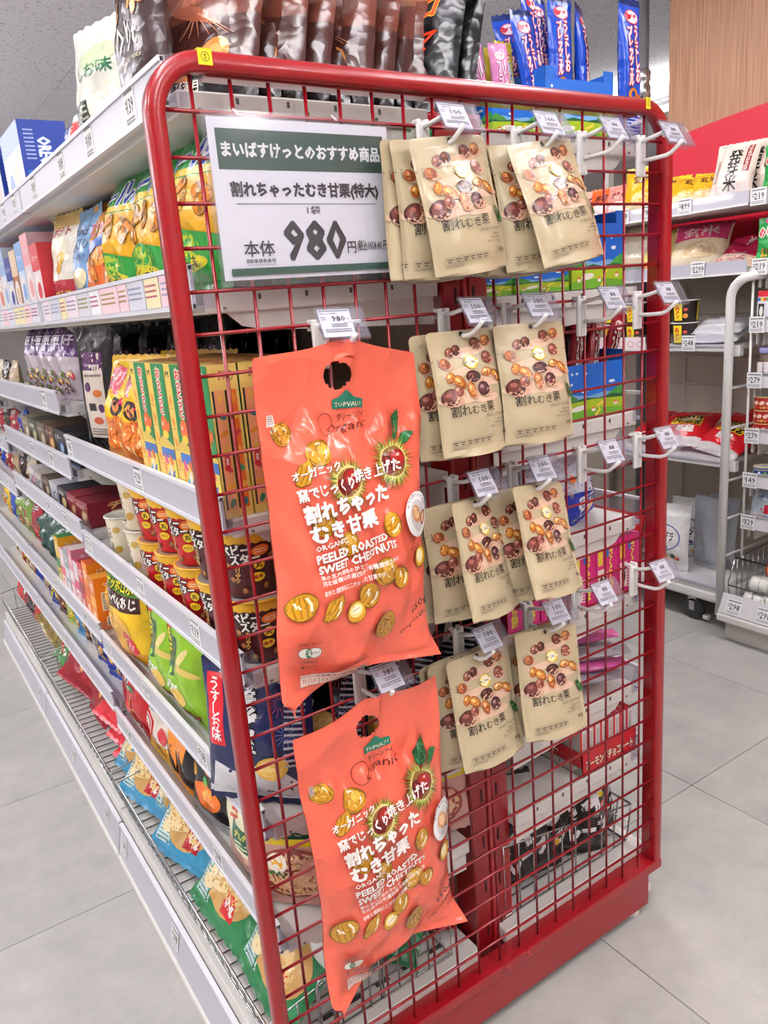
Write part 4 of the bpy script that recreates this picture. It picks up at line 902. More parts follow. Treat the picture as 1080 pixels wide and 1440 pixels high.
def nero(d, w, h):
    d.text('ネロ', .0, h * .72, w * .62, h * .15, '#d8481e', .1, .03, False, .2, '#f0c040', .03); d.text('ウマ', .01, h * .50, w * .55, h * .13, '#c9381a', .1, .03, False, .2)
    chips(d, 0, h * .22, w * .3, h * .08, 8, ['#d8502a', '#b23c1c', '#e07030'], 3, .02, '#5a1408')
nb = pillow(.185, .235, .05, '#0e0d10', nero, 21, crimp='#1c1b1f').mesh('spicy_snack_bag')
for i in range(2): put('spicy_snack_bag', nb, .462 + .045 * i, .15 + .01 * i, 1.605, 'black spicy snack bag with red lettering, %s of two by the centre post' % ('left' if i == 0 else 'right'), 'bag', 'black spicy snack bags', tilt=16, rz=-HP + .25)
def nuts(d, w, h):
    d.rect(-w * .5, h * .72, w * .5, h * .96, '#8f2a20'); d.ell(0, h * .84, w * .2, h * .09, '#e9e0d2'); d.ell(0, h * .84, w * .12, h * .05, '#2a2422'); d.text('のりt', 0, h * .46, w * .5, h * .15, '#f2ede6', 0, .03)
    chips(d, 0, h * .62, w * .34, h * .06, 9, ['#d99a58', '#c98040', '#e8b880'], 4, .013, '#7a4420'); d.text('the joy of nuts', 0, h * .33, w * .6, .008, '#d9c4a0', 0, 0, False, .3); d.ell(.03, h * .18, .02, .014, '#e6a45c'); d.ell(-.03, h * .14, .018, .012, '#d98c48')
nk = pillow(.15, .235, .05, '#3a2a2a', nuts, 31).mesh('nut_bag')
put('nut_bag', nk, .075, .225, 1.612, 'tall nut bag with white oval badge behind the brown cracker bags', 'bag', tilt=4, rz=-HP + .1)
for i in range(2): put('nut_bag', nk, .14 + .05 * i, .33, 1.612, 'dark nut bag behind the brown cracker bags, %s row inwards' % ('second', 'third')[i], 'bag', 'dark nut bags', tilt=10)
def whitebag(d, w, h):
    d.rect(-w * .45, h * .1, -w * .05, h * .4, '#26332c'); d.scribble(-w * .43, h * .12, -w * .07, h * .38, 7, '#d8d8c8', .4, 2); d.ell(w * .1, h * .7, w * .3, h * .1, '#c9d8b0'); d.text('しお味', .01, h * .6, w * .6, h * .1, '#2c6a44', 0, .03); d.rect(w * .2, h * .05, w * .45, h * .3, '#2f7a46')
put('snack_bag', snack(.17, .20, .05, '#e9e8dc', extra=whitebag, seed=41, small=False), .075, .435, 1.612, 'cream white snack bag standing alone on the top shelf', 'bag', tilt=6, rz=-HP + .25)
put('snack_bag', snack(.15, .13, .05, '#e2e6e0', top='#2f7a46', extra=lambda d, w, h: (d.rect(-w * .3, h * .3, 0, h * .7, '#3a4a9a'), d.rect(w * .05, h * .3, w * .3, h * .6, '#c83a3a')), seed=43), .075, .60, 1.612, 'small green and white snack bag behind the cream one on the top shelf', 'bag', tilt=12)
def oreo(d, w, h):
    d.rect(-w / 2, 0, w / 2, h, '#1b3a94'); d.rect(-w * .42, h * .06, w * .42, h * .38, '#3f6fc0'); d.text('OREO', 0, h * .62, h * .34, w * .26, '#f4f6fa', -HP, .05, out='#5a8ae0'); d.ell(w * .1, h * .25, w * .2, w * .2, '#1a1c24'); d.ring(w * .1, h * .25, w * .15, w * .15, .003, '#4a4c58'); d.scribble(-w * .4, h * .5, -w * .2, h * .9, 8, '#b8c8ec', .4, 1)
def oreof(d, w, h):
    d.rect(-w / 2, 0, w / 2, h, '#e6e6f2'); d.rect(-w / 2, h * .7, w / 2, h, '#b9cdf0'); d.ell(w * .1, h * .35, w * .26, h * .2, '#f2dcd4'); d.ell(-w * .2, h * .3, w * .12, h * .16, '#8fb0e8')
ob = carton(.20, .095, .155, '#16307c', oreof, oreo, topcol='#1a3a8c', m='carton').mesh('cookie_box')
for i, (x, y) in enumerate(((.085, 1.00), (.24, .87), (.085, 1.26))): put('cookie_box', ob, x, y, 1.611, ('blue and white cookie box at the front edge of the top shelf', 'blue cookie box set back on the top shelf', 'blue cookie box furthest along the top shelf')[i], 'box', 'blue cookie boxes')

# ---- second shelf, left
def curry(d, w, h):
    d.rect(-w * .46, h * .655, w * .46, h * .70, '#f0c820'); d.text('カール', 0, h * .77, w * .78, h * .17, '#1d3fa8', .08, .05, out='#eef2f4', ob=.09)
    chips(d, 0, h * .50, w * .36, h * .10, 16, ['#f0a020', '#e88c18', '#f4b840'], 5, .017, '#8a5a10'); d.poly([(-w * .46, h * .30), (0, h * .36), (w * .46, h * .30), (w * .46, 0.02), (-w * .46, .02)], '#2f9a3c')
    d.ell(0, h * .24, w * .27, h * .10, '#b8cc30', 0, 20); d.ell(0, h * .16, w * .32, h * .05, '#e6d430', 0, 18); d.text('カレー味', 0, h * .16, w * .4, h * .06, '#2a2a20', 0, .03); d.rect(-w * .42, h * .05, -w * .16, h * .11, '#f0d820'); d.scribble(-w * .41, h * .055, -w * .17, h * .105, 2, '#3a3a20', .5, 2)
cb = [pillow(.19, .215, .075, '#e9a428', curry, s, zone=[(0, '#2f9a3c'), (.30, '#f0b428'), (.66, '#219040')], crimp='#1f7a38').mesh('curry_puff_bag') for s in (51, 53)]
n_ = 0
for j, y in enumerate((.13, .31, .47)):
    for i in range(4 if j == 0 else 2):
        put('curry_puff_bag', cb[(i + j) % 2], .085 + .085 * i, y - .01 * i, 1.385, 'green and yellow curry puff bag, %s from the mesh end, %s row' % (ORD[j] if j else 'nearest', ('front', 'second', 'third', 'fourth')[i]), 'bag', 'green and yellow curry puff bags', tilt=9 + 3 * i, rz=-HP + .08 * math.sin(j * 3 + i)); n_ += 1
put('snack_bag', snack(.15, .19, .05, '#f0a030', bot='#e8702a', botv=.35, title='スナック', tc='#e03020', to='#fff', cc=['#f4a040', '#e88830'], cn=8, seed=57, extra=lambda d, w, h: (d.poly([(-w * .45, h * .55), (w * .45, h * .7), (w * .45, h * .58), (-w * .45, h * .42)], '#2d5fb8'))), .075, .595, 1.385, 'orange snack bag with a blue stripe beside the light blue bags', 'bag', tilt=14, rz=-HP + .2)
def pure(d, w, h):
    d.ring(-w * .28, h * .72, .012, .012, .0015, '#1d2f5a'); d.text('PURE', .0, h * .74, w * .6, h * .09, '#1d2f5a', 0, .02); d.text('POTATO', .0, h * .60, w * .72, h * .10, '#1d2f5a', 0, .03); d.text('ピュアポテト', .0, h * .49, w * .6, h * .06, '#2a4a80', 0, .01)
    d.ell(.0, h * .28, w * .25, h * .10, '#e8dcb0', .1, 18); d.scribble(-w * .3, h * .1, w * .3, h * .2, 2, '#2a4a80', .5, 2)
pp = pillow(.17, .19, .05, '#6f9fd0', pure, 61, crimp='#7faad6', zone=[(0, '#6f9fd0'), (.35, '#78a6d6'), (.9, '#8db6de')]).mesh('potato_bag')
for i, (x, y, tl) in enumerate(((.075, .71, 10), (.15, .645, 18))): put('potato_bag', pp, x, y, 1.385, ('light blue potato bag at the shelf edge', 'light blue potato bag slumped behind its twin')[i], 'bag', 'light blue potato bags', tilt=tl, rz=-HP + .3 * i)
def wpot(d, w, h):
    d.ell(0, h * .62, w * .28, h * .12, '#f2ead0', 0, 18); d.text('ポテト', 0, h * .8, w * .55, h * .1, '#b02828', 0, .03); d.ell(.01, h * .5, w * .16, h * .07, '#e0b440', .4, 14); d.ell(.0, h * .42, w * .14, h * .06, '#d8a030', .1, 14); d.rect(-w * .45, h * .03, w * .45, h * .28, '#a81c2c'); d.text('プラス', 0, h * .16, w * .5, h * .09, '#f2d060', 0, .03)
wp = pillow(.16, .20, .05, '#efe9dc', wpot, 63, zone=[(0, '#a81c2c'), (.28, '#efe9dc'), (.86, '#e0c078')], crimp='#d8b870').mesh('potato_bag')
for i, (x, y) in enumerate(((.075, .865), (.14, .84))): put('potato_bag', wp, x, y, 1.385, ('white, gold and red potato bag next to the pastel boxes', 'white and gold potato bag tucked behind the front one')[i], 'bag', 'white and red potato bags', tilt=8, rz=-HP + .15)
pal = [('#f3dfe2', '#c8303a'), ('#ecd9e0', '#e9a0a8'), ('#cfe0f2', '#7fa8dc'), ('#a8643c', '#e6c8a8'), ('#d4dff0', '#1d2f8a'), ('#dfe6f2', '#9ab8e0'), ('#f0e0da', '#d87060'), ('#e4dcea', '#b08ac0'), ('#dce8ea', '#6fa8a0')]
for i in range(9):
    a, b = pal[i]
    put('biscuit_box', carton(.082, .16, .150 + .01 * ((i * 3) % 4), a, (lambda a, b: lambda d, w, h: (d.rect(-w * .5, h * .62, w * .5, h, b), d.ell(0, h * .36, w * .38, h * .2, '#f4ece6', .2, 18), d.ell(.004, h * .34, w * .26, h * .12, b, .2, 16), d.text('ビスケット', 0, h * .8, w * .7, h * .07, '#f8f6f4', 0, .03), d.rect(-w * .5, 0, w * .5, h * .08, '#e8b8c0')))(a, b), (lambda b: lambda d, w, h: d.rect(-w / 2, 0, w / 2, h, b))(b if i in (0, 4) else a), topcol=b), .125, 1.00 + .0865 * i, 1.385, '%s of the pastel biscuit boxes standing in a row, counted from the bags' % ORD[i].replace('nearest', 'first'), 'box', 'pastel biscuit boxes', rz=-HP)

# ---- third shelf, left: fish-cracker cartons, crunchy bags, black pouches
def otto(d, w, h):
    d.rect(-w * .5, 0, -w * .20, h, '#ecc860'); d.text('M', -w * .36, h * .93, w * .14, h * .04, '#2a2418', 0, .05)
    for k in range(4): d.ell(-w * .35, h * (.74 - .15 * k), w * .07, h * .035, '#e8983c', .3 * k, 12, .08); d.rect(-w * .44, h * (.685 - .15 * k), -w * .26, h * (.69 - .15 * k), '#a08040')
    d.poly([(-w * .18, h), (-w * .20, h * .44), (-w * .02, h * .47), (w * .5, h * .40), (w * .5, h)], '#1c8044'); d.text('おっとっと', -w * .02 + w * .17, h * .80, w * .24, h * .33, '#e3302c', -.05, .04, True, 0, '#f4f2e4', .10)
    d.ell(w * .16, h * .545, w * .20, h * .072, '#e9682c', .1, 18, .05); d.poly([(w * .32, h * .55), (w * .44, h * .60), (w * .42, h * .50)], '#e9682c'); d.ell(w * .08, h * .56, .0026, .0036, '#f8f8f0'); d.ell(w * .16, h * .48, w * .16, h * .03, '#f0d040', .0, 14)
    d.poly([(-w * .20, h * .42), (w * .5, h * .38), (w * .5, 0), (-w * .20, 0)], '#e8cc58'); d.rect(-w * .20, h * .30, w * .5, h * .375, '#3a6fb8'); 
    for k, c in enumerate(('#e88c3c', '#d84a8a', '#58a8c8', '#e8e0d0', '#d86a30', '#3a5aa0', '#f0e040')): d.ell(-w * .1 + w * .09 * k, h * (.22 + .07 * math.sin(k * 2)), w * .07, h * .05, c, k, 12, .06)
    d.rect(-w * .18, h * .02, w * .48, h * .08, '#f0dc60'); d.scribble(-w * .14, h * .03, w * .44, h * .07, 1, '#a02c20', .6, 2)
def ottos(d, w, h):
    d.rect(-w / 2, 0, w / 2, h, '#e3c56c'); d.text('おまけ', -w * .02, h * .935, w * .28, h * .06, '#b04050', 0, .02, True); d.ring(w * .26, h * .93, w * .09, h * .03, .001, '#333')
    for q, (x, c) in enumerate(((-w * .24, '#e9a070'), (w * .20, '#de6c28'))):
        d.rect(x - w * .19, h * .06, x + w * .19, h * .84, c); d.rect(x - w * .20, h * .06, x - w * .13, h * .84, '#2c2a28')
        for k in range(7): d.ell(x + w * .05, h * (.79 - .115 * k), w * .10, h * .032, ('#e8b050', '#2a7a78', '#e09038', '#d8b048', '#c84a50', '#e8a840', '#3a8a60')[(k + q * 2) % 7], k, 10, .1)
    d.ell(-w * .2, h * .38, w * .1, h * .06, '#c82830', 0, 14); d.text('無料', -w * .2, h * .38, w * .1, h * .05, '#fff', 0, .02, True)
om = carton(.0845, .0405, .205, '#e6c662', otto, ottos, ottos, topcol='#cdb468').mesh('fish_cracker_box')
for i in range(4):
    for j in range(3):
        o_ = put('fish_cracker_box', om, .0585 + .0435 * j, .0835 + .0855 * i, 1.0845, 'yellow and green fish cracker box, %s from mesh end, %s row' % (ORD[i], ('front', 'second', 'third', 'fourth', 'fifth')[j]), 'box', 'yellow and green fish cracker boxes')
def crunchy(d, w, h):
    d.poly([(-w * .36, h * .66), (w * .02, h * .60), (w * .06, h * .86), (-w * .30, h * .92)], '#c83048'); d.text('コーン', -w * .14, h * .76, w * .32, h * .13, '#f4e4e0', .1, .03)
    d.ell(-w * .02, h * .50, w * .15, h * .09, '#241c1c'); d.ell(-w * .03, h * .50, w * .09, h * .06, '#f08c48'); d.ell(.02, h * .55, w * .08, h * .03, '#e03a6a', .5, 12)
    chips(d, 0, h * .24, w * .36, h * .15, 17, ['#f08c30', '#f6a248', '#e87c28'], 6, .024, '#c05a18')
cr = [pillow(.165, .21, .07, '#f0c41c', crunchy, s, zone=[(0, '#f09030'), (.38, '#f2c81e')], crimp='#e0b018').mesh('corn_snack_bag') for s in (71, 73)]
for i, (x, y) in enumerate(((.085, .635), (.080, .515), (.095, .440), (.18, .62), (.19, .50))): put('corn_snack_bag', cr[i % 2], x, y, 1.085, ('yellow corn snack bag beside the black pouches', 'yellow corn snack bag between its two neighbours', 'yellow corn snack bag against the fish cracker boxes', 'yellow corn snack bag in the second row by the pouches', 'yellow corn snack bag in the second row, inner one')[i], 'bag', 'yellow corn snack bags', tilt=12, rz=-HP + .25)
def blackp(d, w, h):
    d.rect(-w * .30, h * .12, w * .26, h * .80, '#d6cabe'); d.rect(-w * .30, h * .66, w * .26, h * .80, '#4a1a50'); d.text('Croquants', -w * .02, h * .70, w * .42, h * .03, '#e8dcec', 0, .02); d.scribble(-w * .26, h * .60, w * .22, h * .64, 1, '#6a5a58', .5, 1)
    d.ell(-w * .18, h * .53, w * .09, h * .04, '#4a1a50'); d.ell(w * .08, h * .48, w * .12, h * .03, '#c86a30', 0, 14); d.ell(w * .14, h * .36, w * .08, h * .035, '#4a1a50'); d.rect(-w * .2, h * .34, w * .0, h * .40, '#2c2a30'); d.ell(0, h * .26, w * .14, h * .03, '#b8502c'); d.scribble(-w * .26, h * .14, w * .22, h * .20, 3, '#6a5a58', .5, 6)
bp_ = pillow(.13, .265, .03, '#0e0c10', blackp, 81, m='film', wr=.6).mesh('black_pouch')
for i in range(5): put('black_pouch', bp_, .085 + .06 * i, .80 - .005 * i, 1.085, 'black pouch with purple and cream label, %s from the shelf edge' % ORD[i].replace('nearest', 'first'), 'pouch', 'black pouches with cream labels', tilt=2, rz=-HP + .35)
for i in range(5): put('black_pouch', bp_, .27 + .035 * i, .60, 1.085, 'black pouch in the dark behind the corn snack bags, %s inwards' % ORD[i].replace('nearest', 'first'), 'pouch', 'black pouches with cream labels', tilt=2, rz=-HP)

# ---- fourth shelf, left: noodle snack cups two high, cream cups
def cup(r0, r1, h, col, wrap, lid, lidrim, name):
    mb = MB(); mb.lathe([(r0 * .96, 0), (r0, .003), (r1, h)], col, 'carton', 32); wrap(Dec(mb, CylS(r0, r1, h), 'carton', .0002), (r0 + r1) / 2, h); body = mb.mesh('cup')
    l = MB(); l.lathe([(r1, h - .0005), (r1 + .0025, h), (r1 + .003, h + .002), (r1 + .002, h + .0035), (r1 - .001, h + .0035), (r1 - .002, h + .0015), (.0001, h + .0012)], [lidrim, lidrim, lidrim, lidrim, lid, lid], 'carton', 32)
    D = Dec(l, PlaneS((0, 0, h + .0014), (1, 0, 0), (0, 1, 0), (0, 0, 1)), 'carton'); D.ell(0, .004, r1 * .5, r1 * .4, lidrim); D.scribble(-r1 * .6, -r1 * .6, r1 * .6, -r1 * .3, 3, '#999', .4, 2); lid_ = l.mesh('lid')
    return body, lid_
def star(base, hot, roast):
    def W(d, r, h):
        d0 = d; K = 1.22
        for k in range(22): a = -PI + k * 2 * PI / 22; d.ell(a * r, h * .90, r * .16, h * .05, '#e8b428', 0, 10)
        d.rect(-PI * r, h * .90, PI * r, h, '#e8b428')
        for o in (0, 1):
            q = o * PI * r * .98 - .014
            d.text('ベビー', q - .004, h * .77, .040, .016, '#f8f4ee', .06, .05, out='#181414', ob=.12); d.text('スター', q + .008, h * .63, .040, .015, '#f8f4ee', .06, .05, out='#181414', ob=.12)
            d.ell(q + .027, h * .52, .009, .009, '#181414', 0, 16); d.ell(q + .027, h * .52, .0080, .0080, '#f0c828', 0, 16); d.text('丸', q + .027, h * .52, .009, .009, '#181414', 0, .04)
            d.ell(q + .024, h * .33, .0105, .007, '#f0d428', .1, 14, .04); d.text(hot, q + .024, h * .33, .015, .006, '#b02018', .1, .03); d.ell(q + .030, h * .74, .0125, .008, '#e87c28', .1, 16); d.scribble(q + .022, h * .70, q + .038, h * .78, 2, '#fce8c0', .45, 2)
            for (a, b) in ((-.012, .30), (.036, .16), (-.016, .52), (.004, .12), (.046, .62)): d.ell(q + a, h * b, .0062, .0055, '#5a3018', a * 60, 12, .1); d.ell(q + a - .001, h * b + .001, .0042, .0036, '#a87040', 1, 10, .1)
            d.text(roast, q - .004, h * .40, .008, .028, '#f0c060', -.1, .02, True); d.rect(q - .031, h * .68, q - .020, h * .80, '#d8283a'); d.scribble(q - .030, h * .7, q - .021, h * .78, 2, '#fff', .4, 2); d.rect(q + .055, h * .2, q + .070, h * .75, '#eeeae6'); d.scribble(q + .056, h * .22, q + .069, h * .73, 9, '#555', .45, 8)
    return W
cupR = cup(.0370, .0470, .0960, '#c4161f', star('#c4161f', 'チキン', 'カリザク'), '#e6c8b0', '#e0a828', 'r'); cupB = cup(.0370, .0470, .0960, '#4a0d16', star('#4a0d16', '濃厚', 'カリザク'), '#d8d0c8', '#e0a828', 'b')
def cream(d, r, h):
    for o in (0, 1): q = o * PI * r; d.text('じチョコ', q, h * .5, .014, h * .62, '#3a3428', 0, .02, True); d.ell(q - .018, h * .2, .012, .010, '#2a2622'); d.ell(q + .018, h * .3, .010, .008, '#b8923c', .4, 12); d.ell(q + .02, h * .75, .009, .007, '#c8a858', .2, 12)
cupC = cup(.0300, .0360, .0960, '#e6dcc4', cream, '#efeadc', '#dcd6c6', 'c')
def place_cup(k, x, y, z, label, grp, turn):
    t = empty('snack_cup', (x, y, z), label, 'cup', grp, (0, 0, -HP + turn)); obj('cup', k[0], t); obj('lid', k[1], t)
for j in range(5):
    y = .0835 + .1010 * j
    for i in range(2 if j < 3 else 1):
        for s in range(2):
            pass
            k = cupB if j < 2 else cupR; place_cup(k, .083 + .099 * i, y + (.006 if s else 0), .8595 + .1000 * s, '%s noodle snack cup, %s from the mesh end, %s%s' % ('maroon' if j < 2 else 'red', ORD[j], 'upper' if s else 'lower', ' behind the front row' if i else ' at the front'), 'noodle snack cups', 1.18 if j == 0 else .55 if j == 1 else .45 + .12 * math.sin(j * 5 + s * 3))
for j in range(3):
    for s in range(1 if j else 2): place_cup(cupC, .075 + .02 * (j == 1), .590 + .074 * j, .8595 + .1*s, 'cream snack cup, %s from the red cups%s' % (ORD[j].replace('nearest', 'first'), ', stacked on top' if s else ''), 'cream snack cups', .1 * j)
put('leaflet', carton(.07, .012, .21, '#e4dfd2', lambda d, w, h: (d.scribble(-w * .45, h * .05, w * .45, h * .95, 22, '#6a6660', .45, 5), d.rect(-w * .4, h * .5, w * .1, h * .55, '#c89a90')), m='paper'), .17, .66, .86, 'tall cream ingredients panel behind the cream cups', 'box', rz=-HP - .1)

# ---- fifth shelf, left
def bbq(d, w, h):
    d.text('サッポロポ', 0, h * .86, w * .74, h * .10, '#f0e428', .03, .05, out='#1c1614', ob=.08); d.rect(-w * .46, h * .655, w * .46, h * .80, '#3a1a12'); d.text('バーベQあじ', 0, h * .73, w * .82, h * .11, '#f4f0ea', 0, .04)
    d.ell(-.04, h * .42, .026, .040, '#d89a30', .3, 16, .04); d.ell(-.04, h * .42, .022, .035, '#f0c868', .3, 16, .04); d.ell(.02, h * .50, .040, .024, '#e8b040', -.3, 16, .05)
    for k in range(5): d.line([(-.008 + .013 * k, h * .44), (.0 + .013 * k, h * .55)], .0016, '#a86c18')
    d.ell(.0, h * .34, .026, .020, '#d8a038', 0, 16, .05); d.poly([(.012, h * .40), (.03, h * .46), (.062, h * .38), (.07, h * .26), (.04, h * .20), (.02, h * .28)], '#c8202c'); d.text('うまさ', .042, h * .33, .036, .016, '#fce8e0', -.4, .03); d.rect(-w * .46, h * .03, w * .46, h * .09, '#e04818')
bb = pillow(.20, .235, .075, '#f0c020', bbq, 91, zone=[(0, '#e8a01c'), (.25, '#f2c424'), (.8, '#4a8030'), (.93, '#c8b020')], crimp='#e05818').mesh('barbecue_snack_bag')
for i, (x, y, tl) in enumerate(((.070, .735, -4), (.085, .885, 4))): put('barbecue_snack_bag', bb, x, y, .607, ('yellow barbecue snack bag bulging over the shelf edge', 'yellow barbecue snack bag behind the bulging one')[i], 'bag', 'yellow barbecue snack bags', tilt=tl, rz=-HP + .1)
def green(d, w, h):
    d.poly([(-w * .46, h * .72), (w * .1, h * .72), (w * .02, h * .40), (-w * .46, h * .34)], '#2f5a34'); d.text('ポテ', -w * .22, h * .63, w * .30, h * .26, '#f0e428', .1, .05, True, 0, '#1c2414', .07); d.text('サラダ味', -w * .12, h * .34, w * .44, h * .07, '#f4f4ec', -.3, .03); d.ell(.04, h * .56, .036, .009, '#f0dc90', .9, 12); d.ell(.05, h * .50, .036, .008, '#e8cc70', -.2, 12); d.ell(.0, h * .22, .040, .020, '#e8c050', .2, 18); d.ell(-.014, h * .23, .024, .015, '#f2e8d0', .2, 14)
    d.ell(-.02, h * .82, .02, .014, '#d8382c'); d.ell(.02, h * .86, .022, .012, '#e8702c'); d.poly([(w * .1, h * .16), (w * .28, h * .12), (w * .42, h * .15), (w * .3, h * .05), (w * .12, h * .06)], '#a01c1c')
gb = pillow(.175, .245, .07, '#8fc22c', green, 93, crimp='#7aa828').mesh('salad_snack_bag')
for i, (x, y) in enumerate(((.070, .425), (.068, .535), (.16, .44))): put('salad_snack_bag', gb, x, y, .607, ('lime green snack bag next to the navy bag', 'lime green snack bag next to the barbecue bag', 'lime green snack bag in the second row')[i], 'bag', 'lime green snack bags', tilt=4, rz=-HP - .05)
def navy(d, w, h):
    d.poly([(-w * .47, h * .05), (-w * .40, h * .30), (-w * .1, h * .25), (w * .2, h * .32), (w * .47, h * .12), (w * .47, .01), (-w * .47, .01)], '#d8d8dc'); d.rect(-w * .44, h * .42, -w * .27, h * .90, '#cc2430'); d.text('うすしお味', -w * .355, h * .66, w * .10, h * .42, '#f4f4f2', 0, .03, True)
    d.text('堅あげポテト', -w * .06, h * .55, w * .20, h * .60, '#f4f4f4', 0, .05, True, 0, '#101424', .08)
    for (x, z, r_, c) in ((.045, .72, .022, '#c8506c'), (.055, .52, .018, '#7a8ad8'), (-.005, .88, .018, '#8aa0e0')):
        for k in range(14): a = k * 2 * PI / 14; d.line([(x + math.cos(a) * r_ * .3, h * z + math.sin(a) * r_ * .3), (x + math.cos(a) * r_, h * z + math.sin(a) * r_)], .0009, c)
    d.ell(.03, h * .30, .030, .020, '#e8bc50', .5, 16, .05); d.ell(.028, h * .305, .024, .014, '#f4d888', .5, 14, .05); d.scribble(w * .28, h * .30, w * .45, h * .85, 14, '#c8ccd8', .4, 4)
nv_ = pillow(.185, .235, .065, '#1c2450', navy, 95, zone=[(0, '#c9cad0'), (.08, '#20284e'), (.5, '#1c2450')], crimp='#161c40').mesh('salted_chip_bag')
def navy2(d, w, h):
    navy(d, w, h); d.ell(.02, h * .34, .040, .030, '#d8b860', .8, 16, .05); d.ell(.018, h * .345, .034, .022, '#ecd48c', .8, 14, .05)
nv2 = pillow(.185, .235, .065, '#121218', navy2, 97, zone=[(0, '#d8d8dc'), (.14, '#1c1c2a'), (.5, '#121218')], crimp='#101420').mesh('salted_chip_bag')
for i, (me_, x, y, tl, rz_, L_) in enumerate(((nv_, .080, .250, 6, -HP + .1, 'navy and white salted chip bag with a red strip at the shelf edge'), (nv_, .060, .095, 8, -HP + .75, 'navy chip bag with fireworks seen through the mesh at the shelf corner'), (nv2, .155, .10, 20, -HP + .7, 'black and navy chip bag with a large chip behind the corner bag'), (nv2, .24, .11, 14, -HP + .5, 'black and navy chip bag behind the upper coral bag'), (nv_, .165, .25, 10, -HP, 'navy chip bag in the second row, inner side'))): put('salted_chip_bag', me_, x, y, .607, L_, 'bag', 'navy salted chip bags', tilt=tl, rz=rz_)
for i in range(3): put('salted_chip_bag', nv2, .31 + .045 * i, .10, .607, 'black chip bag deep on the shelf behind the lower coral bag, %s inwards' % ORD[i].replace('nearest', 'first'), 'bag', 'navy salted chip bags', tilt=12, rz=-HP + .3)
# ---- sixth shelf, left
def picho(d, w, h):
    d.text('ピーチョ', 0, h * .60, w * .84, h * .16, '#1a1414', -.05, .06, out='#f4f0ec', ob=.06); chips(d, 0, h * .86, w * .34, h * .05, 10, ['#e8502c', '#d83c20', '#f0803c'], 8, .016, '#8a1c10'); d.rect(-w * .25, h * .44, w * .2, h * .50, '#2f7a3a'); d.text('チリ味', -w * .02, h * .47, w * .3, h * .045, '#f4f0e0', 0, .02)
    for k in range(7): a = k * .9; d.poly([(.0, h * .24), (math.cos(a) * .03, h * .24 + math.sin(a) * .012), (math.cos(a + .2) * .055, h * .24 + math.sin(a + .2) * .045)], '#f08c30')
    d.ell(0, h * .24, .018, .014, '#c8281c')
def mix(d, w, h):
    d.rect(-w * .42, h * .50, w * .42, h * .66, '#2d6a34'); d.text('のりっこ', 0, h * .58, w * .6, h * .08, '#f4e850', 0, .04); d.ring(-.02, h * .34, .032, .034, .006, '#c81c28'); d.ring(-.02, h * .34, .022, .024, .004, '#c81c28'); d.ell(.045, h * .30, .020, .020, '#c8202c'); chips(d, .02, h * .14, w * .3, h * .05, 7, ['#f0b040', '#e8a030'], 2, .015)
def pizza(d, w, h):
    d.poly([(-w * .1, h * .92), (-w * .40, h * .42), (-w * .30, h * .2), (-w * .22, h * .4), (-w * .12, h * .14), (-w * .02, h * .36), (w * .08, h * .1), (w * .14, h * .4), (w * .26, h * .3), (w * .34, h * .52)], '#f08c1c'); d.poly([(-w * .08, h * .86), (-w * .30, h * .45), (w * .22, h * .5)], '#f4b02c'); d.ell(-.004, h * .62, .026, .022, '#c02420', 0, 18, .05); d.ell(-.004, h * .62, .020, .016, '#d84038', 0, 14); d.text('ピザポ', w * .2, h * .88, w * .4, h * .09, '#e8e020', 0, .05)
def pump(d, w, h):
    for k, (x, z, c, r_) in enumerate(((-.05, .7, '#e8e4e0', .014), (.0, .74, '#2c6a5a', .018), (.04, .62, '#d82838', .017), (-.03, .52, '#7a3a9a', .012), (.05, .80, '#e8702c', .014), (.01, .5, '#f08030', .018), (-.05, .4, '#e8a838', .016), (.05, .42, '#2c2a6a', .014), (.0, .36, '#58a848', .012))): d.ell(x, h * z, r_, r_ * .8, c, k, 14, .08)
    d.ell(.0, h * .24, .055, .026, '#e8762c', .1, 18, .04); d.ell(.012, h * .27, .02, .012, '#f4b040', .2, 14); d.text('とろ', .03, h * .57, w * .3, h * .09, '#e8d040', .3, .03); d.scribble(-w * .4, h * .05, w * .4, h * .12, 2, '#c8c8c8', .5, 3)
def champ(d, w, h):
    d.ring(-.0, h * .86, .017, .017, .0022, '#e0622c'); d.text('米', 0, h * .86, .018, .018, '#e0622c', 0, .03); d.text('マルタイ', -.01, h * .60, w * .26, h * .40, '#d8421c', 0, .05, True); d.poly([(-w * .1, h * .44), (w * .40, h * .40), (w * .36, h * .22), (-w * .06, h * .26)], '#1c5a3c'); d.text('九州', w * .14, h * .36, w * .3, h * .06, '#e8dc60', 0, .04); d.scribble(-w * .02, h * .25, w * .32, h * .31, 2, '#e8e8c0', .5, 3)
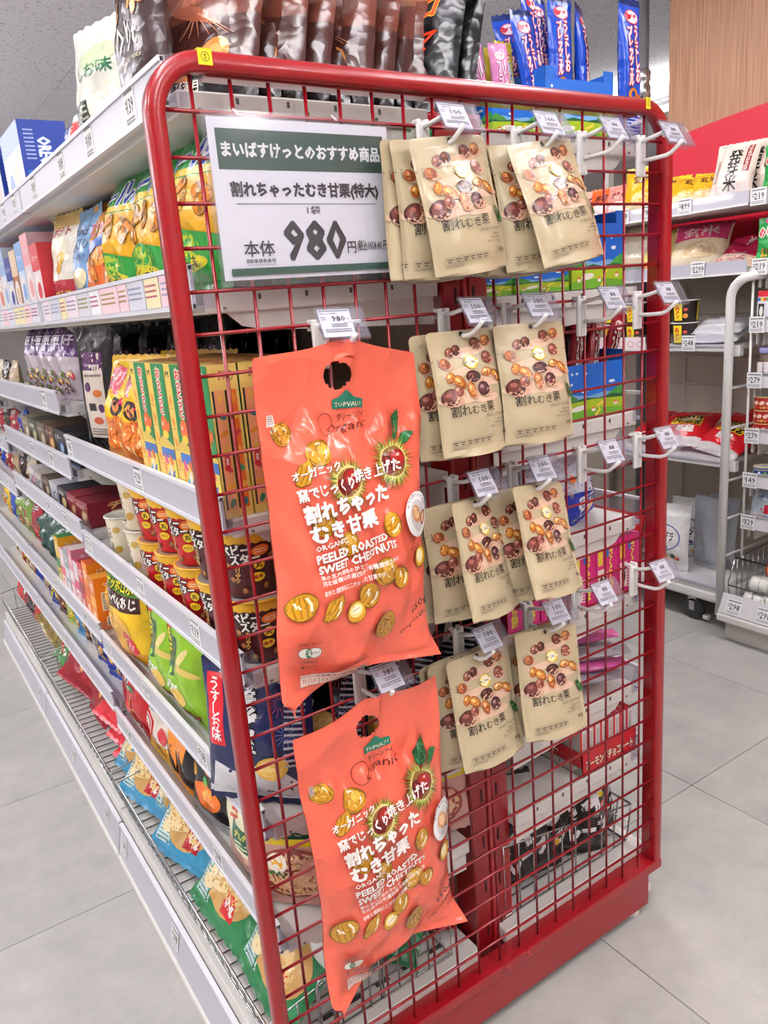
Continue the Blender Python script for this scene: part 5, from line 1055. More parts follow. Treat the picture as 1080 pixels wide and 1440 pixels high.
def noodle(d, w, h):
    d.rect(-w * .46, h * .66, w * .46, h * .84, '#12483a'); d.text('旨みラーメン', 0, h * .78, w * .74, h * .06, '#e8dca0', 0, .03); d.text('(とんこつ)', 0, h * .70, w * .5, h * .04, '#e8dca0', 0, .02); d.ell(0, h * .34, w * .42, h * .24, '#8a3c2c', 0, 24); d.ell(0, h * .34, w * .38, h * .21, '#e0b48c', 0, 24)
    r = random.Random(3)
    for k in range(14): a = r.uniform(0, 3); d.ring(r.uniform(-.02, .02), h * .34 + r.uniform(-.02, .02), .025 + .012 * r.random(), .018 + .01 * r.random(), .0018, r.choice(('#f0d4a0', '#d8a468', '#e8c490')), a, 14, a, a + 2.6)
    d.ell(-.03, h * .44, .020, .017, '#f4ece0', .1, 18); d.ell(-.03, h * .44, .0125, .011, '#f0a828', .1, 16); d.ell(.034, h * .42, .024, .015, '#d89a84', .5, 16, .05); d.ell(.034, h * .42, .015, .008, '#e8c0b0', .5, 12)
    for k in range(9): d.ell(-.055 + .006 * k, h * (.34 + .02 * math.sin(k * 3)), .004, .003, '#2f5a2c', k, 8, .1)
mats6 = dict(pi=pillow(.20, .245, .06, '#b8141e', picho, 101, crimp='#a01018').mesh('chilli_snack_bag'), mi=pillow(.17, .235, .055, '#d8282c', mix, 103, zone=[(0, '#e8b038'), (.22, '#e6dcd0'), (.66, '#cc2420')]).mesh('mixed_snack_bag'), pz=pillow(.18, .24, .055, '#141214', pizza, 105, zone=[(0, '#e8921c'), (.12, '#141214')]).mesh('pizza_chip_bag'), pu=pillow(.18, .24, .055, '#1a1a1c', pump, 107, crimp='#a8a8ac').mesh('festive_snack_bag'),
             ch=pillow(.155, .23, .05, '#eee8c8', champ, 109, zone=[(0, '#e8b8a8'), (.2, '#ede6c4'), (.9, '#e8e040')]).mesh('noodle_bag'), no=pillow(.17, .19, .045, '#e0b0a8', noodle, 111, zone=[(0, '#c8988c'), (.62, '#e8d020')], crimp='#c89a90').mesh('noodle_bag'))
for (k, x, y, tl, rz_, L_, c_) in (('pi', .062, .855, 8, -HP, 'red chilli snack bag with black lettering', 'chilli_snack_bag'), ('mi', .060, .68, 12, -HP, 'red, green and cream snack bag between chilli and pizza bags', 'mixed_snack_bag'), ('pz', .060, .54, 12, -HP, 'black and orange pizza chip bag', 'pizza_chip_bag'), ('pu', .062, .385, 14, -HP + .1, 'black snack bag with many small coloured pictures', 'festive_snack_bag'), ('ch', .058, .215, 10, -HP, 'cream and yellow noodle bag with orange ring mark', 'noodle_bag'),
    ('no', .095, .085, 8, -HP + .8, 'noodle bag with a boiled egg, at the corner behind the mesh', 'noodle_bag'), ('no', .185, .10, 10, -HP + .85, 'noodle bag behind the corner one, beside the lower coral bag', 'noodle_bag'), ('no', .36, .085, 4, -.35, 'noodle bag beside the red centre post, front one', 'noodle_bag'), ('no', .375, .135, 4, -.35, 'noodle bag beside the red centre post, rear one', 'noodle_bag'), ('pi', .17, .855, 6, -HP, 'red chilli snack bag in the second row', 'chilli_snack_bag'), ('pz', .165, .54, 8, -HP, 'pizza chip bag in the second row', 'pizza_chip_bag'), ('pu', .17, .385, 10, -HP, 'black festive snack bag in the second row', 'festive_snack_bag')):
    put(c_, mats6[k], x, y, .40, L_, 'bag', None, tl, rz_)
# ---- base, left: wire basket and big chip bags
def basket(L, front=.09, back=.16, dep=.36):
    """local: x along depth (0 front .. dep), y along length 0..L, z up"""
    mb = MB(); r = .0020
    def zt(x): return front + (back - front) * x / dep
    mb.tube([(-.016, 0, front), (dep, 0, back), (dep, L, back), (-.016, L, front)], .0026, '#bbb', 'chrome', 6, close=True); mb.tube([(0, 0, .004), (dep, 0, .004), (dep, L, .004), (0, L, .004)], .0026, '#bbb', 'chrome', 6, close=True)
    rim = MB(); 
    n = int(L / .034)
    for k in range(n + 1): y = L * k / n; mb.tube([(-.016, y, front), (-.010, y, front * .5), (.0, y, .004), (dep, y, .004), (dep, y, back)], r, '#bbb', 'chrome', 5)
    for k in range(1, 9):
        x = dep * k / 9; 
        for yy in (0, L): mb.tube([(x, yy, zt(x)), (x, yy, .004)], r, '#bbb', 'chrome', 5)
    mb.tube([(-.010, 0, front * .52), (-.010, L, front * .52)], r, '#bbb', 'chrome', 5)
    for q in range(3):
        x = dep * (.25 + .28 * q); hh = zt(x) + .012; mb.tube([(x - .014, -.002, .004), (x - .014, -.002, hh - .012), (x - .008, -.002, hh), (x + .008, -.002, hh), (x + .014, -.002, hh - .012), (x + .014, -.002, .004)], .0022, '#bbb', 'chrome', 6)
    return mb.mesh('wire_basket')
bkL = basket(.865)
obj('wire_basket', bkL, None, (.012, .052, .149), (0, 0, 0), 'long chrome wire basket on the lowest left shelf near the mesh end', 'basket', 'wire baskets on the lowest shelf')
obj('wire_basket', bkL, None, (.012, .975, .149), (0, 0, 0), 'chrome wire basket on the lowest left shelf, second from the mesh end', 'basket', 'wire baskets on the lowest shelf')
obj('wire_basket', bkL, None, (.012, 1.895, .149), (0, 0, 0), 'chrome wire basket on the lowest left shelf, furthest from the mesh end', 'basket', 'wire baskets on the lowest shelf')
def chipbag(top, red, txt, sub):
    def D(d, w, h):
        d.rect(-w * .42, h * .08, -w * .14, h * .30, '#cfe4e6'); d.scribble(-w * .40, h * .09, -w * .16, h * .29, 7, '#5a8a80', .45, 8); d.ell(w * .08, h * .30, w * .36, h * .20, '#c89c5c', .1, 24, .04); d.ell(-w * .2, h * .42, w * .2, h * .09, '#dcb878', .4, 18, .04); d.ell(-.02, h * .32, w * .26, h * .12, '#ecd49c', .2, 20, .05); d.ell(.035, h * .27, w * .17, h * .09, '#e2c080', -.3, 18, .05); d.ell(-.045, h * .22, w * .14, h * .06, '#f0dcac', .3, 14, .05)
        d.rect(.012, h * .12, .060, h * .27, red); d.text('160g', .036, h * .195, .042, .022, '#fbf4f0', 0, .05); d.rect(-w * .32, h * .66, w * .32, h * .90, '#eef0ee' if sub else '#cfe0ea')
        d.text(txt, .0, h * .80, w * .54, h * .12, '#1c4a30' if sub else '#20507a', 0, .05); d.text(sub or 'うすしお', .03, h * .68, w * .30, .013, '#4a5a50', 0, 0, False, .3); d.scribble(-w * .30, h * .55, w * .30, h * .64, 3, '#3a6a8a' if not sub else '#3a6a4a', .5, 5)
    return D
blu = [pillow(.19, .255, .06, '#3f94bc', chipbag('#3f94bc', '#a81820', 'ポテト', ''), s, zone=[(0, '#3f94bc'), (.55, '#3f94bc')], crimp='#3a86ac', wr=1.8).mesh('potato_chip_bag') for s in (121, 123)]
grn = pillow(.205, .255, .06, '#e6eae6', chipbag('#2c7a4a', '#c81c24', 'のりしお', 'seaweed'), 125, zone=[(0, '#2c7a4a'), (.36, '#2c7a4a'), (.44, '#e6eae6')], crimp='#2a7246', wr=1.6).mesh('potato_chip_bag')
for i, (me_, x, y, z, tl, rz_, ro, L_) in enumerate(((blu[0], 0.051, 1.00, .190, 42, -HP + .18, 0, 'blue and gold large chip bag furthest from the mesh end'), (blu[1], 0.031, .885, .180, 46, -HP + .24, 0, 'blue and gold large chip bag, second furthest from the mesh end'), (blu[0], 0.061, .725, .192, 42, -HP + .15, 0, 'blue and gold large chip bag, upper of the near pair'), (blu[1], 0.031, .615, .180, 48, -HP + .28, 0, 'blue and gold large chip bag slipping towards the basket front'),
        (grn, 0.026, .385, .180, 50, -HP + .04, 0, 'green and white seaweed chip bag lying between the blue bags and frame'), (grn, 0.026, .165, .184, 50, -HP - .05, 0, 'green and white seaweed chip bag just behind the frame corner'), (grn, .22, .14, .178, 62, -HP + .6, 0, 'green and white seaweed chip bag seen through the mesh'))): put('potato_chip_bag', me_, x, y, z, L_, 'bag', 'large chip bags in the basket', tl, rz_, ro, 1.12)
put('potato_chip_bag', pillow(.17, .22, .05, '#c01c28', lambda d, w, h: (d.rect(-w * .46, h * .05, w * .46, h * .4, '#245a34'), d.rect(-w * .4, h * .42, w * .4, h * .7, '#d42430'), d.text('160g', 0, h * .55, w * .6, h * .16, '#f8f0ec', 0, .05)), 131, crimp='#a01822'), .33, .12, .178, 'red and green chip bag lying behind the lower coral bag', 'bag', None, 70, -HP + 1.0)
# ================================================================ second and third bays, left
def clearbag(d, w, h):
    d.rect(-w * .46, h * .5, w * .46, h * .93, '#4a1c5c'); chips(d, 0, h * .2, w * .36, h * .1, 14, ['#e0a84a', '#c83c50', '#e8d0a8', '#5a7a3a', '#7a3a6a'], 3, .011, '#6a4a30'); d.text('豆菓子', 0, h * .7, w * .6, h * .12, '#e8dcec', 0, .03)
vb = pillow(.15, .20, .055, '#b8acb4', clearbag, 141, m='film', wr=1.5).mesh('bean_snack_bag')
for i, (x, y) in enumerate(((.085, 1.06), (.085, 1.17), (.09, 1.30), (.085, 1.43), (.17, 1.12), (.17, 1.36))): put('bean_snack_bag', vb, x, y, 1.183, 'clear and purple bean snack bag, %s from the end of its shelf%s' % (ORD[i % 4].replace('nearest', 'first'), ', set back' if i > 3 else ''), 'bag', 'purple bean snack bags', 10, -HP + .2)
for i in range(8): put('black_pouch', bp_, .30, 1.0 + .10 * i, 1.19, 'black pouch at the back of the upper middle shelf, %s along' % ORD[i].replace('nearest', 'first'), 'pouch', 'black pouches at the back', 0, -HP, 0, .72)
def chocobox(c0, c1, c2, t, seed):
    def F(d, w, h):
        d.rect(-w / 2, 0, w / 2, h, c0); d.ell(w * .12, h * .38, w * .28, h * .25, c1, .3, 20, .05); d.ell(w * .14, h * .40, w * .18, h * .15, c2, .3, 16, .05); d.text(t, -w * .1, h * .76, w * .6, h * .16, '#f2e8d8', 0, .03)
        d.rect(-w * .5, 0, w * .5, h * .06, c1)
    def S(d, w, h): d.rect(-w / 2, 0, w / 2, h, c0); d.text(t, 0, h * .5, w * .3, h * .8, '#e8c878', 0, .02, True)
    return F, S
k = 0
for (z, y0, n, w, dd, h, sets, nm, grp) in (
    (1.031, .975, 6, .110, .16, .075, (('#14161c', '#3a8ad8', '#8ac0f0', 'アルフォ'), ('#1c2028', '#2a5a9a', '#c8d8e8', 'ビター'), ('#5a3a28', '#d89050', '#f0d0a0', 'ケーキ'), ('#6a5a48', '#c8b090', '#e8dcc0', 'クッキー'), ('#3a4030', '#a8a870', '#e0d8b0', '抹茶'), ('#8a7a60', '#d8c8a0', '#f0e8d0', 'バター')), 'dark_chocolate_box', 'picture biscuit boxes on the middle bay'),
    (.879, .985, 7, .100, .14, .062, (('#7c1424', '#c8a070', '#f0d8b0', 'チョコ'), ('#8c1c30', '#a86038', '#e8c898', 'マカダ'), ('#1c2030', '#d8b060', '#f0d898', '花梨'), ('#c8c8d0', '#58606c', '#e8e8f0', 'ミルク'), ('#4a3428', '#c8a880', '#e8dcc8', 'カカオ'), ('#b8b0a8', '#6a7080', '#e8e4e0', '白'), ('#d0ccd0', '#a83a60', '#f0d0d8', '苺')), 'chocolate_box', 'chocolate boxes on the middle bay')):
    for i in range(n):
        F, S = chocobox(*sets[i], i); L_ = '%s box number place %s along, next to the bay joint' 
        names = {'dark_chocolate_box': ('black biscuit box with blue glow and gold lettering on its end', 'dark navy biscuit box behind the black one', 'brown biscuit box with an orange cake picture', 'taupe cookie box in the row of picture boxes', 'olive biscuit box in the row of picture boxes', 'beige butter biscuit box furthest along the row'),
                 'chocolate_box': ('crimson chocolate box at the end of its shelf', 'dark red chocolate box with a nut picture', 'black chocolate box with gold picture', 'silver grey chocolate box in the row', 'dark brown cacao box in the row', 'pale grey chocolate box far along the row', 'white and pink chocolate box last in the row')}[nm][i]
        put('chocolate_box', carton(w, dd, h, sets[i][0], F, S, topcol=sets[i][0]), .055 + dd / 2, y0 + w / 2 + (w + .006) * i, z, names, 'box', grp, 0, -HP + (.04 if i == 0 else 0))
def tall(c0, c1, t):
    def F(d, w, h): d.rect(-w / 2, 0, w / 2, h, c0); d.rect(-w / 2, h * .42, w / 2, h * .62, c1); d.text(t, 0, h * .80, w * .7, h * .16, '#fbf4ee', 0, .04); d.ell(0, h * .25, w * .3, h * .12, c1, .3, 16, .05); d.ell(0, h * .25, w * .18, h * .07, '#f4e4c8', .3, 14)
    def S(d, w, h): d.rect(-w / 2, 0, w / 2, h, c0); d.rect(-w * .36, h * .36, w * .36, h * .72, '#efece4'); d.scribble(-w * .33, h * .38, w * .33, h * .70, 8, '#5a5650', .5, 3); d.rect(-w * .3, h * .06, w * .3, h * .24, '#f4f4f0'); [d.rect(-w * .26 + w * .052 * q, h * .08, -w * .26 + w * .052 * q + w * .026, h * .22, '#222') for q in range(11)]; d.text(t, 0, h * .86, w * .6, h * .08, '#fbf4ee', 0, .03)
    return F, S
for i, (c0, c1, t, L_) in enumerate((('#e07818', '#f2a840', 'サクサク', 'orange biscuit box with barcode on its near side'), ('#e88a20', '#d85c18', 'バター', 'second orange biscuit box tight against the first'), ('#c8202c', '#8a141c', 'いちご', 'red biscuit box behind the orange pair'), ('#e8d8dc', '#c83a6a', 'ピンク', 'white and pink biscuit box, upright'), ('#dc8aa0', '#f0e0e4', 'もも', 'rose pink upright biscuit box'), ('#8fa4a8', '#d8dcdc', 'ミント', 'grey green upright biscuit box'), ('#f0d8dc', '#e05a70', 'ベリー', 'pale pink upright box with berry print'), ('#e8b828', '#2f7a3c', 'レモン', 'yellow and green upright box'))):
    F, S = tall(c0, c1, t); put('biscuit_box', carton(.050, .10, .135 + .012 * ((i * 5) % 3), c0, F, S, topcol=c1), .085 + (.0 if i != 1 else .0), 1.005 + .055 * i, .619, L_, 'box', 'upright biscuit boxes', 2, -HP)
gk = pillow(.18, .20, .07, '#2c4a44', lambda d, w, h: (d.text('アソート', 0, h * .7, w * .6, h * .1, '#c8d4c8', 0, .02)), 151, wr=2).mesh('assorted_candy_bag')
for i in range(3): put('assorted_candy_bag', gk, .085, 1.53 + .13 * i, .62, 'dark green assorted candy bag, %s past the upright boxes' % ORD[i].replace('nearest', 'first'), 'bag', 'dark green candy bags', 14, -HP)
def mixbag(seed, base, pics, title, tc):
    def D(d, w, h): chips(d, 0, h * .35, w * .32, h * .18, 10, pics, seed, .020, '#5a3a24'); d.text(title, 0, h * .76, w * .7, h * .13, tc, .05, .04)
    return pillow(.18, .205, .06, base, D, seed, wr=1.5)
rows_e = [('#2a3aa8', ['#d8a870', '#a87048', '#e8d0b0'], 'クッキー', '#f0f0f8', 'blue cookie bag with brown biscuits, nearest on the low shelf'), ('#1c2c90', ['#e0c090', '#c89860'], 'ミルク', '#f4f4f4', 'deep blue biscuit bag beside the nearest one'), ('#d8d0c8', ['#7a4a34', '#a87a54', '#3a2c28'], 'チョコ', '#b02828', 'cream chocolate biscuit bag on the low shelf'), ('#58a0dc', ['#f0e8d0', '#e8c890'], 'ソーダ', '#f4f4f8', 'sky blue biscuit bag on the low shelf'), ('#b8cc60', ['#e8602c', '#f0d040', '#f4f0e8'], 'やさい', '#f0f4e8', 'light green vegetable snack bag on the low shelf'), ('#5a2c24', ['#8a5038', '#b87850'], 'ショコラ', '#e8c8a0', 'brown chocolate bag on the low shelf'), ('#1c3c9c', ['#d8c850', '#e8e080'], 'レモン', '#e8e8f0', 'blue lemon candy bag far along the low shelf')]
for i, (b_, p_, t_, tc_, L_) in enumerate(rows_e): put('biscuit_bag', mixbag(161 + i, b_, p_, t_, tc_), .085, 1.05 + .125 * i, .434, L_, 'bag', 'bags on the low middle shelf', 12, -HP + .15)
def redb(d, w, h): d.ell(0, h * .35, .020, .020, '#e8a048', 0, 16, .03); d.ell(0, h * .35, .014, .014, '#f4c070', 0, 14); d.text('せんべい', 0, h * .7, w * .6, h * .1, '#e8c890', 0, .03)
rb = pillow(.20, .22, .075, '#8c1020', redb, 171, wr=2.2).mesh('red_cracker_bag')
for i, (x, y, z, tl) in enumerate(((.06, 1.40, .19, 45), (.10, 1.52, .20, 38), (.055, 1.66, .19, 48), (.16, 1.47, .20, 30))): put('red_cracker_bag', rb, x, y, z, 'glossy dark red cracker bag in the low basket, %s' % ('nearest', 'upper middle', 'furthest', 'set back')[i], 'bag', 'dark red cracker bags', tl, -HP + .2 * i, 10 * i)
def mai(d, w, h): d.rect(-w * .48, h * .62, w * .48, h * .97, '#ece4cc'); d.text('せんべい', .0, h * .84, w * .6, h * .14, '#1c1814', .1, .05); d.ell(-.03, h * .60, .035, .018, '#e0a048', .3, 18, .04); d.ell(.03, h * .66, .032, .018, '#f0c878', .2, 18, .04); d.rect(-w * .48, h * .03, w * .48, h * .16, '#d0182c'); d.text('18枚', -.025, h * .38, .044, .022, '#f0e8e0', 0, .05); d.rect(-w * .32, h * .25, -w * .02, h * .29, '#d8d4c8'); d.text('個包装', w * .2, h * .38, .03, .012, '#e0283c', 0, .03)
mb_ = pillow(.20, .23, .06, '#2a1a18', mai, 175, zone=[(0, '#c81c2c'), (.18, '#2a1a18')], crimp='#c8182c').mesh('rice_cracker_bag')
for i, (x, y, z, tl) in enumerate(((.055, 1.235, .245, 58), (.065, 1.15, .205, 62), (.06, 1.08, .175, 64))): put('rice_cracker_bag', mb_, x, y, z, 'black, cream and red cracker bag marked 18, %s of a fanned pile of three' % ('top', 'middle', 'bottom')[i], 'bag', 'black and red cracker bags', tl, -HP + .15)
ye = pillow(.16, .20, .05, '#2c2018', lambda d, w, h: (d.rect(-w * .48, h * .02, w * .48, h * .2, '#e8d818'), d.text('豆', 0, h * .6, w * .3, h * .2, '#e8dc40', 0, .04)), 177, crimp='#e8d818', zone=[(0, '#e0d018'), (.2, '#2c2018')])
put('bean_bag', ye, .055, 1.135 - .12, .18, 'black and yellow bean bag squeezed beside the blue chip bags', 'bag', None, 50, -HP + .1)
gc = mixbag(181, '#3f8f48', ['#e8e8d8', '#c8202c', '#f0d040'], 'グリーン', '#f4f4e0').mesh('green_candy_bag')
for i in range(2): put('green_candy_bag', gc, .06, 1.80 + .12 * i, .19, 'green candy bag beyond the dark red bags, %s' % ('nearer', 'further')[i], 'bag', 'green candy bags', 46, -HP)
go = pillow(.20, .18, .05, '#7a6418', lambda d, w, h: (d.rect(-w * .4, h * .3, w * .4, h * .7, '#3a1c14'), d.text('黄金', 0, h * .5, w * .4, h * .2, '#e8d060', 0, .03)), 185, wr=1.6).mesh('gold_snack_bag')
for i in range(4): put('gold_snack_bag', go, .075, 2.02 + .10 * i, .20, 'gold and brown snack bag in a stack far along the base, %s' % ORD[i].replace('nearest', 'first'), 'bag', 'gold snack bags', 55, -HP, 4 * i)
for i in range(4): put('red_candy_bag', mixbag(191 + i, ('#b81c24', '#201c20', '#8a1c28', '#c83030')[i], ['#e8d8a0', '#e83040', '#f0f0e8'], '飴', '#f4e8c0'), .08, 2.45 + .13 * i, .19, '%s red and black candy bag at the far end of the base' % ORD[i].replace('nearest', 'first'), 'bag', 'far candy bags', 40, -HP)
for (z, y0, lab) in ((1.14, 1.90, 'top'), (.99, 1.90, 'second'), (.84, 1.90, 'third'), (.62, 2.0, 'fourth'), (.434, 1.95, 'fifth')):
    for i in range(5):
        c_ = random.Random(int(z * 100) + i).choice(['#c8b090', '#e8c030', '#a83040', '#3a2c28', '#d8c8b0', '#e8e0d0', '#2a4ab0', '#7a9a48'])
        put('snack_bag', mixbag(200 + i * 3 + int(z * 10), c_, ['#f0d8a0', '#c83040', '#8a5030', '#f4f0e8'], ('菓子', 'あめ', '豆', 'もち', 'ガム')[i], '#fff'), .09, y0 + .15 * i, z, 'far bay snack bag, %s along the %s of its shelves' % (ORD[i].replace('nearest', 'first'), lab), 'bag', 'snack bags on the far bay', 8, -HP, 0, (.6 if z > .8 else .8))

# ================================================================ right-hand side of the gondola, seen through the mesh
def landscape(d, w, h, seed=1, sky='#1468cc'):
    r = random.Random(seed); d.rect(-w / 2, 0, w / 2, h, sky); d.poly([(-w / 2, h * .40), (-w * .3, h * .46), (-w * .05, h * .40), (w * .2, h * .44), (w / 2, h * .40), (w / 2, .0), (-w / 2, 0)], '#7fb2e0')
    d.poly([(-w / 2, h * .44), (-w * .42, h * .50), (-w * .28, h * .44), (-w * .2, h * .36), (-w * .5, h * .28)], '#3f8a34'); d.poly([(w / 2, h * .54), (w * .36, h * .48), (w * .24, h * .38), (w / 2, h * .28)], '#3f9a3c')
    d.poly([(-w / 2, h * .36), (-w * .3, h * .33), (-w * .1, h * .38), (w * .1, h * .34), (w * .3, h * .38), (w / 2, h * .35), (w / 2, h * .25), (-w / 2, h * .25)], '#1e5a34')
    d.poly([(-w / 2, h * .30), (0, h * .33), (w / 2, h * .29), (w / 2, 0), (-w / 2, 0)], '#a8c428'); d.poly([(-w / 2, h * .12), (w * .1, h * .16), (w / 2, h * .10), (w / 2, 0), (-w / 2, 0)], '#6aa82c')
    d.ell(-w * .20, h * .19, w * .12, h * .05, '#f4f4e8', .1, 18); d.line([(w * .05, h * .02), (w * .12, h * .12), (w * .08, h * .2), (w * .2, h * .28)], w * .03, '#f0d84a')
    for k in range(5): x, z = r.uniform(-.42, .42) * w, r.uniform(.62, .92) * h; d.ell(x, z, w * .018, w * .015, '#e8f0fa', 0, 8)
    for (x, z) in ((-w * .36, h * .11), (w * .36, h * .16), (w * .02, h * .10)): d.rect(x - w * .03, z, x + w * .03, z + h * .05, '#f4ead8'); d.poly([(x - w * .045, z + h * .05), (x + w * .045, z + h * .05), (x, z + h * .09)], '#e8702c')
    for (x, z) in ((-w * .12, h * .50), (w * .30, h * .62)): d.ell(x, z, w * .05, h * .03, '#eaf2fa', 0, 12)
def display_carton(w, d_, h, seed, notch=True, back=.0):
    """open-topped display box: four walls with cut front"""
    mb = MB(); t = .002; c = '#1464c4'; hf = h * (1 - .0)
    mb.box(-w / 2, -d_ / 2, 0, w / 2, -d_ / 2 + t, h * .84, c, 'carton')
    if notch:
        for (a, b) in ((-w / 2, -w * .36), (w * .36, w / 2)): mb.box(a, -d_ / 2, h * .84, b, -d_ / 2 + t, h, c, 'carton')
    mb.box(-w / 2, d_ / 2 - t, 0, w / 2, d_ / 2, h + back, c, 'carton'); mb.box(-w / 2, -d_ / 2, 0, -w / 2 + t, d_ / 2, h, c, 'carton'); mb.box(w / 2 - t, -d_ / 2, 0, w / 2, d_ / 2, h, c, 'carton'); mb.box(-w / 2, -d_ / 2, 0, w / 2, d_ / 2, t, '#3a3430', 'carton')
    landscape(Dec(mb, PlaneS((0, -d_ / 2, 0), (1, 0, 0), (0, 0, 1), (0, -1, 0)), 'carton'), w, h * .84, seed); landscape(Dec(mb, PlaneS((-w / 2, 0, 0), (0, -1, 0), (0, 0, 1), (-1, 0, 0)), 'carton'), d_, h * .84, seed + 1); landscape(Dec(mb, PlaneS((w / 2, 0, 0), (0, 1, 0), (0, 0, 1), (1, 0, 0)), 'carton'), d_, h * .84, seed + 2)
    return mb
# top deck right: display cartons with stick packs
def stick(name, col, title, tc, to, pic, seed, h=.175, w=.044):
    def D(d, w, h):
        d.ell(0, h * .86, w * .30, h * .055, '#c83040', 0, 16); d.ell(0, h * .86, w * .26, h * .047, '#f0e8f0', 0, 16); d.text('プチ', 0, h * .86, w * .36, h * .04, '#c02838', .1, .04)
        d.text(title[0], w * .13, h * .60, w * .20, h * .40, tc, 0, .06, True, 0, to, .14); 
        if len(title) > 1: d.text(title[1], -w * .16, h * .58, w * .17, h * .42, tc, 0, .06, True, 0, to, .14)
        if pic: d.ring(-w * .08, h * .31, w * .18, h * .045, w * .09, '#c87a2c', .2, 18); d.ring(w * .12, h * .27, w * .18, h * .045, w * .09, '#b8641e', -.3, 18)
        d.scribble(-w * .38, h * .04, w * .38, h * .20, 7, '#c8d4f0', .4, seed)
    return pillow(w, h, .022, col, D, seed, seal=.010, nu=10, nv=16, crimp='#12255c' if col.startswith('#1') else None, wr=.8).mesh(name)
zt = 1.590
def back_sticker(d, w, h): pass
ps = [stick('pretzel_pack', '#1846b4', ('うましお', 'プレッツェル'), '#f4f4f8', '#c02030', True, s, .20, .052) for s in (211, 213)]
pk = stick('pink_snack_pack', '#e08ac0', ('いか', 'フライ'), '#f8f0f4', '#a02060', False, 215, .175); yk = stick('yellow_snack_pack', '#e8d438', ('バター',), '#2a5aa8', '#f4f4e0', True, 217, .18)
put('display_carton', display_carton(.155, .10, .110, 3, True, .02), .765, .115, zt, 'blue open display box with landscape print holding the pretzel packs', 'box', 'blue display boxes on the top shelf', 0, -.05)
put('display_carton', display_carton(.10, .13, .075, 5, False, .0), .615, .125, zt, 'lower blue display box holding pink and yellow packs', 'box', 'blue display boxes on the top shelf', 0, -.05)
for i, (x, y, dz, rz_, tl, ro) in enumerate(((.705, .100, -.0, .1, 6, -7), (.735, .125, .045, .35, 6, -3), (.765, .110, .03, -.1, 3, 2), (.795, .120, .03, .3, 8, 6), (.775, .142, .05, .1, 10, 0), (.815, .100, .02, .5, 4, 4), (.725, .145, .02, -.3, 10, -8))):
    put('pretzel_pack', ps[i % 2], x, y, zt + .006 + dz, 'blue pretzel pack in the display box, %s' % ('leftmost, leaning left', 'tall one left of centre', 'front one in the middle', 'right of the middle', 'rear middle one', 'rightmost in the box', 'rear left one')[i], 'packet', 'blue pretzel packs', tl, rz_, ro)
put('pretzel_pack', ps[0], .880, .060, zt + .006, 'blue pretzel pack standing alone at the right end of the top shelf', 'packet', 'blue pretzel packs', 2, .05, 2, 1.12)
for i, (x, y) in enumerate(((.590, .110), (.622, .095), (.600, .15))): put('pink_snack_pack', pk, x, y, zt + .004, 'pink snack pack in the lower display box, %s' % ('left front', 'right front', 'rear')[i], 'packet', 'pink snack packs', 6, -.1, -4 + 3 * i, .82)
for i, (x, y) in enumerate(((.648, .115), (.655, .15))): put('yellow_snack_pack', yk, x, y, zt + .004, 'yellow snack pack beside the pink ones, %s' % ('front', 'rear')[i], 'packet', 'yellow snack packs', 6, 0, 2, .86)
# second right shelf: landscape cartons
for i, (x, y, w, d_, h, notch, L_) in enumerate(((.792, .105, .135, .10, .130, True, 'blue notched display box at the right end of the second shelf'), (.655, .115, .125, .12, .060, False, 'low green and blue box behind the top tan pouches'), (.555, .14, .08, .16, .060, False, 'low landscape box next to the centre post'), (.80, .235, .12, .10, .12, False, 'blue box set back on the second right shelf'))):
    put('display_carton', display_carton(w, d_, h, 21 + i, notch), x, y, 1.347, L_, 'box', 'landscape display boxes on the second right shelf', 0, 0)
# third right shelf: big blue box of red chocolate sticks
put('display_carton', display_carton(.165, .115, .115, 31, False), .775, .110, 1.1195, 'bright blue landscape box full of red snack sticks', 'box', 'landscape display boxes on the third right shelf', 0, -.06)
rs = stick('red_stick_pack', '#8f1020', ('いもけんぴ', 'うめ'), '#f0e8e0', '#2a1010', False, 221, .19, .034)
bs = stick('black_stick_pack', '#16100f', ('ポテト', 'おトク'), '#d8d4d0', '#2a1010', False, 223, .18, .055)
for i, (x, y, ro) in enumerate(((.745, .085, 12), (.765, .105, 16), (.79, .09, 20), (.80, .12, 14), (.825, .10, 24), (.775, .14, 8))): put('red_stick_pack', rs, x, y, 1.126, 'slim dark red stick pack leaning right in the blue box, %s' % ('first from the left', 'second from the left', 'third from the left', 'fourth from the left', 'rightmost', 'rear one')[i], 'packet', 'red stick packs', 2, .2 * math.sin(i), ro)
for i, (x, y) in enumerate(((.705, .085), (.715, .12))): put('black_stick_pack', bs, x, y, 1.126, 'black snack pack with white lettering in the blue box, %s' % ('front', 'rear')[i], 'packet', 'black stick packs', 2, .1, 3)
put('display_carton', display_carton(.12, .13, .10, 35, False), .60, .12, 1.1195, 'blue box half hidden behind the second row of tan pouches', 'box', 'landscape display boxes on the third right shelf')
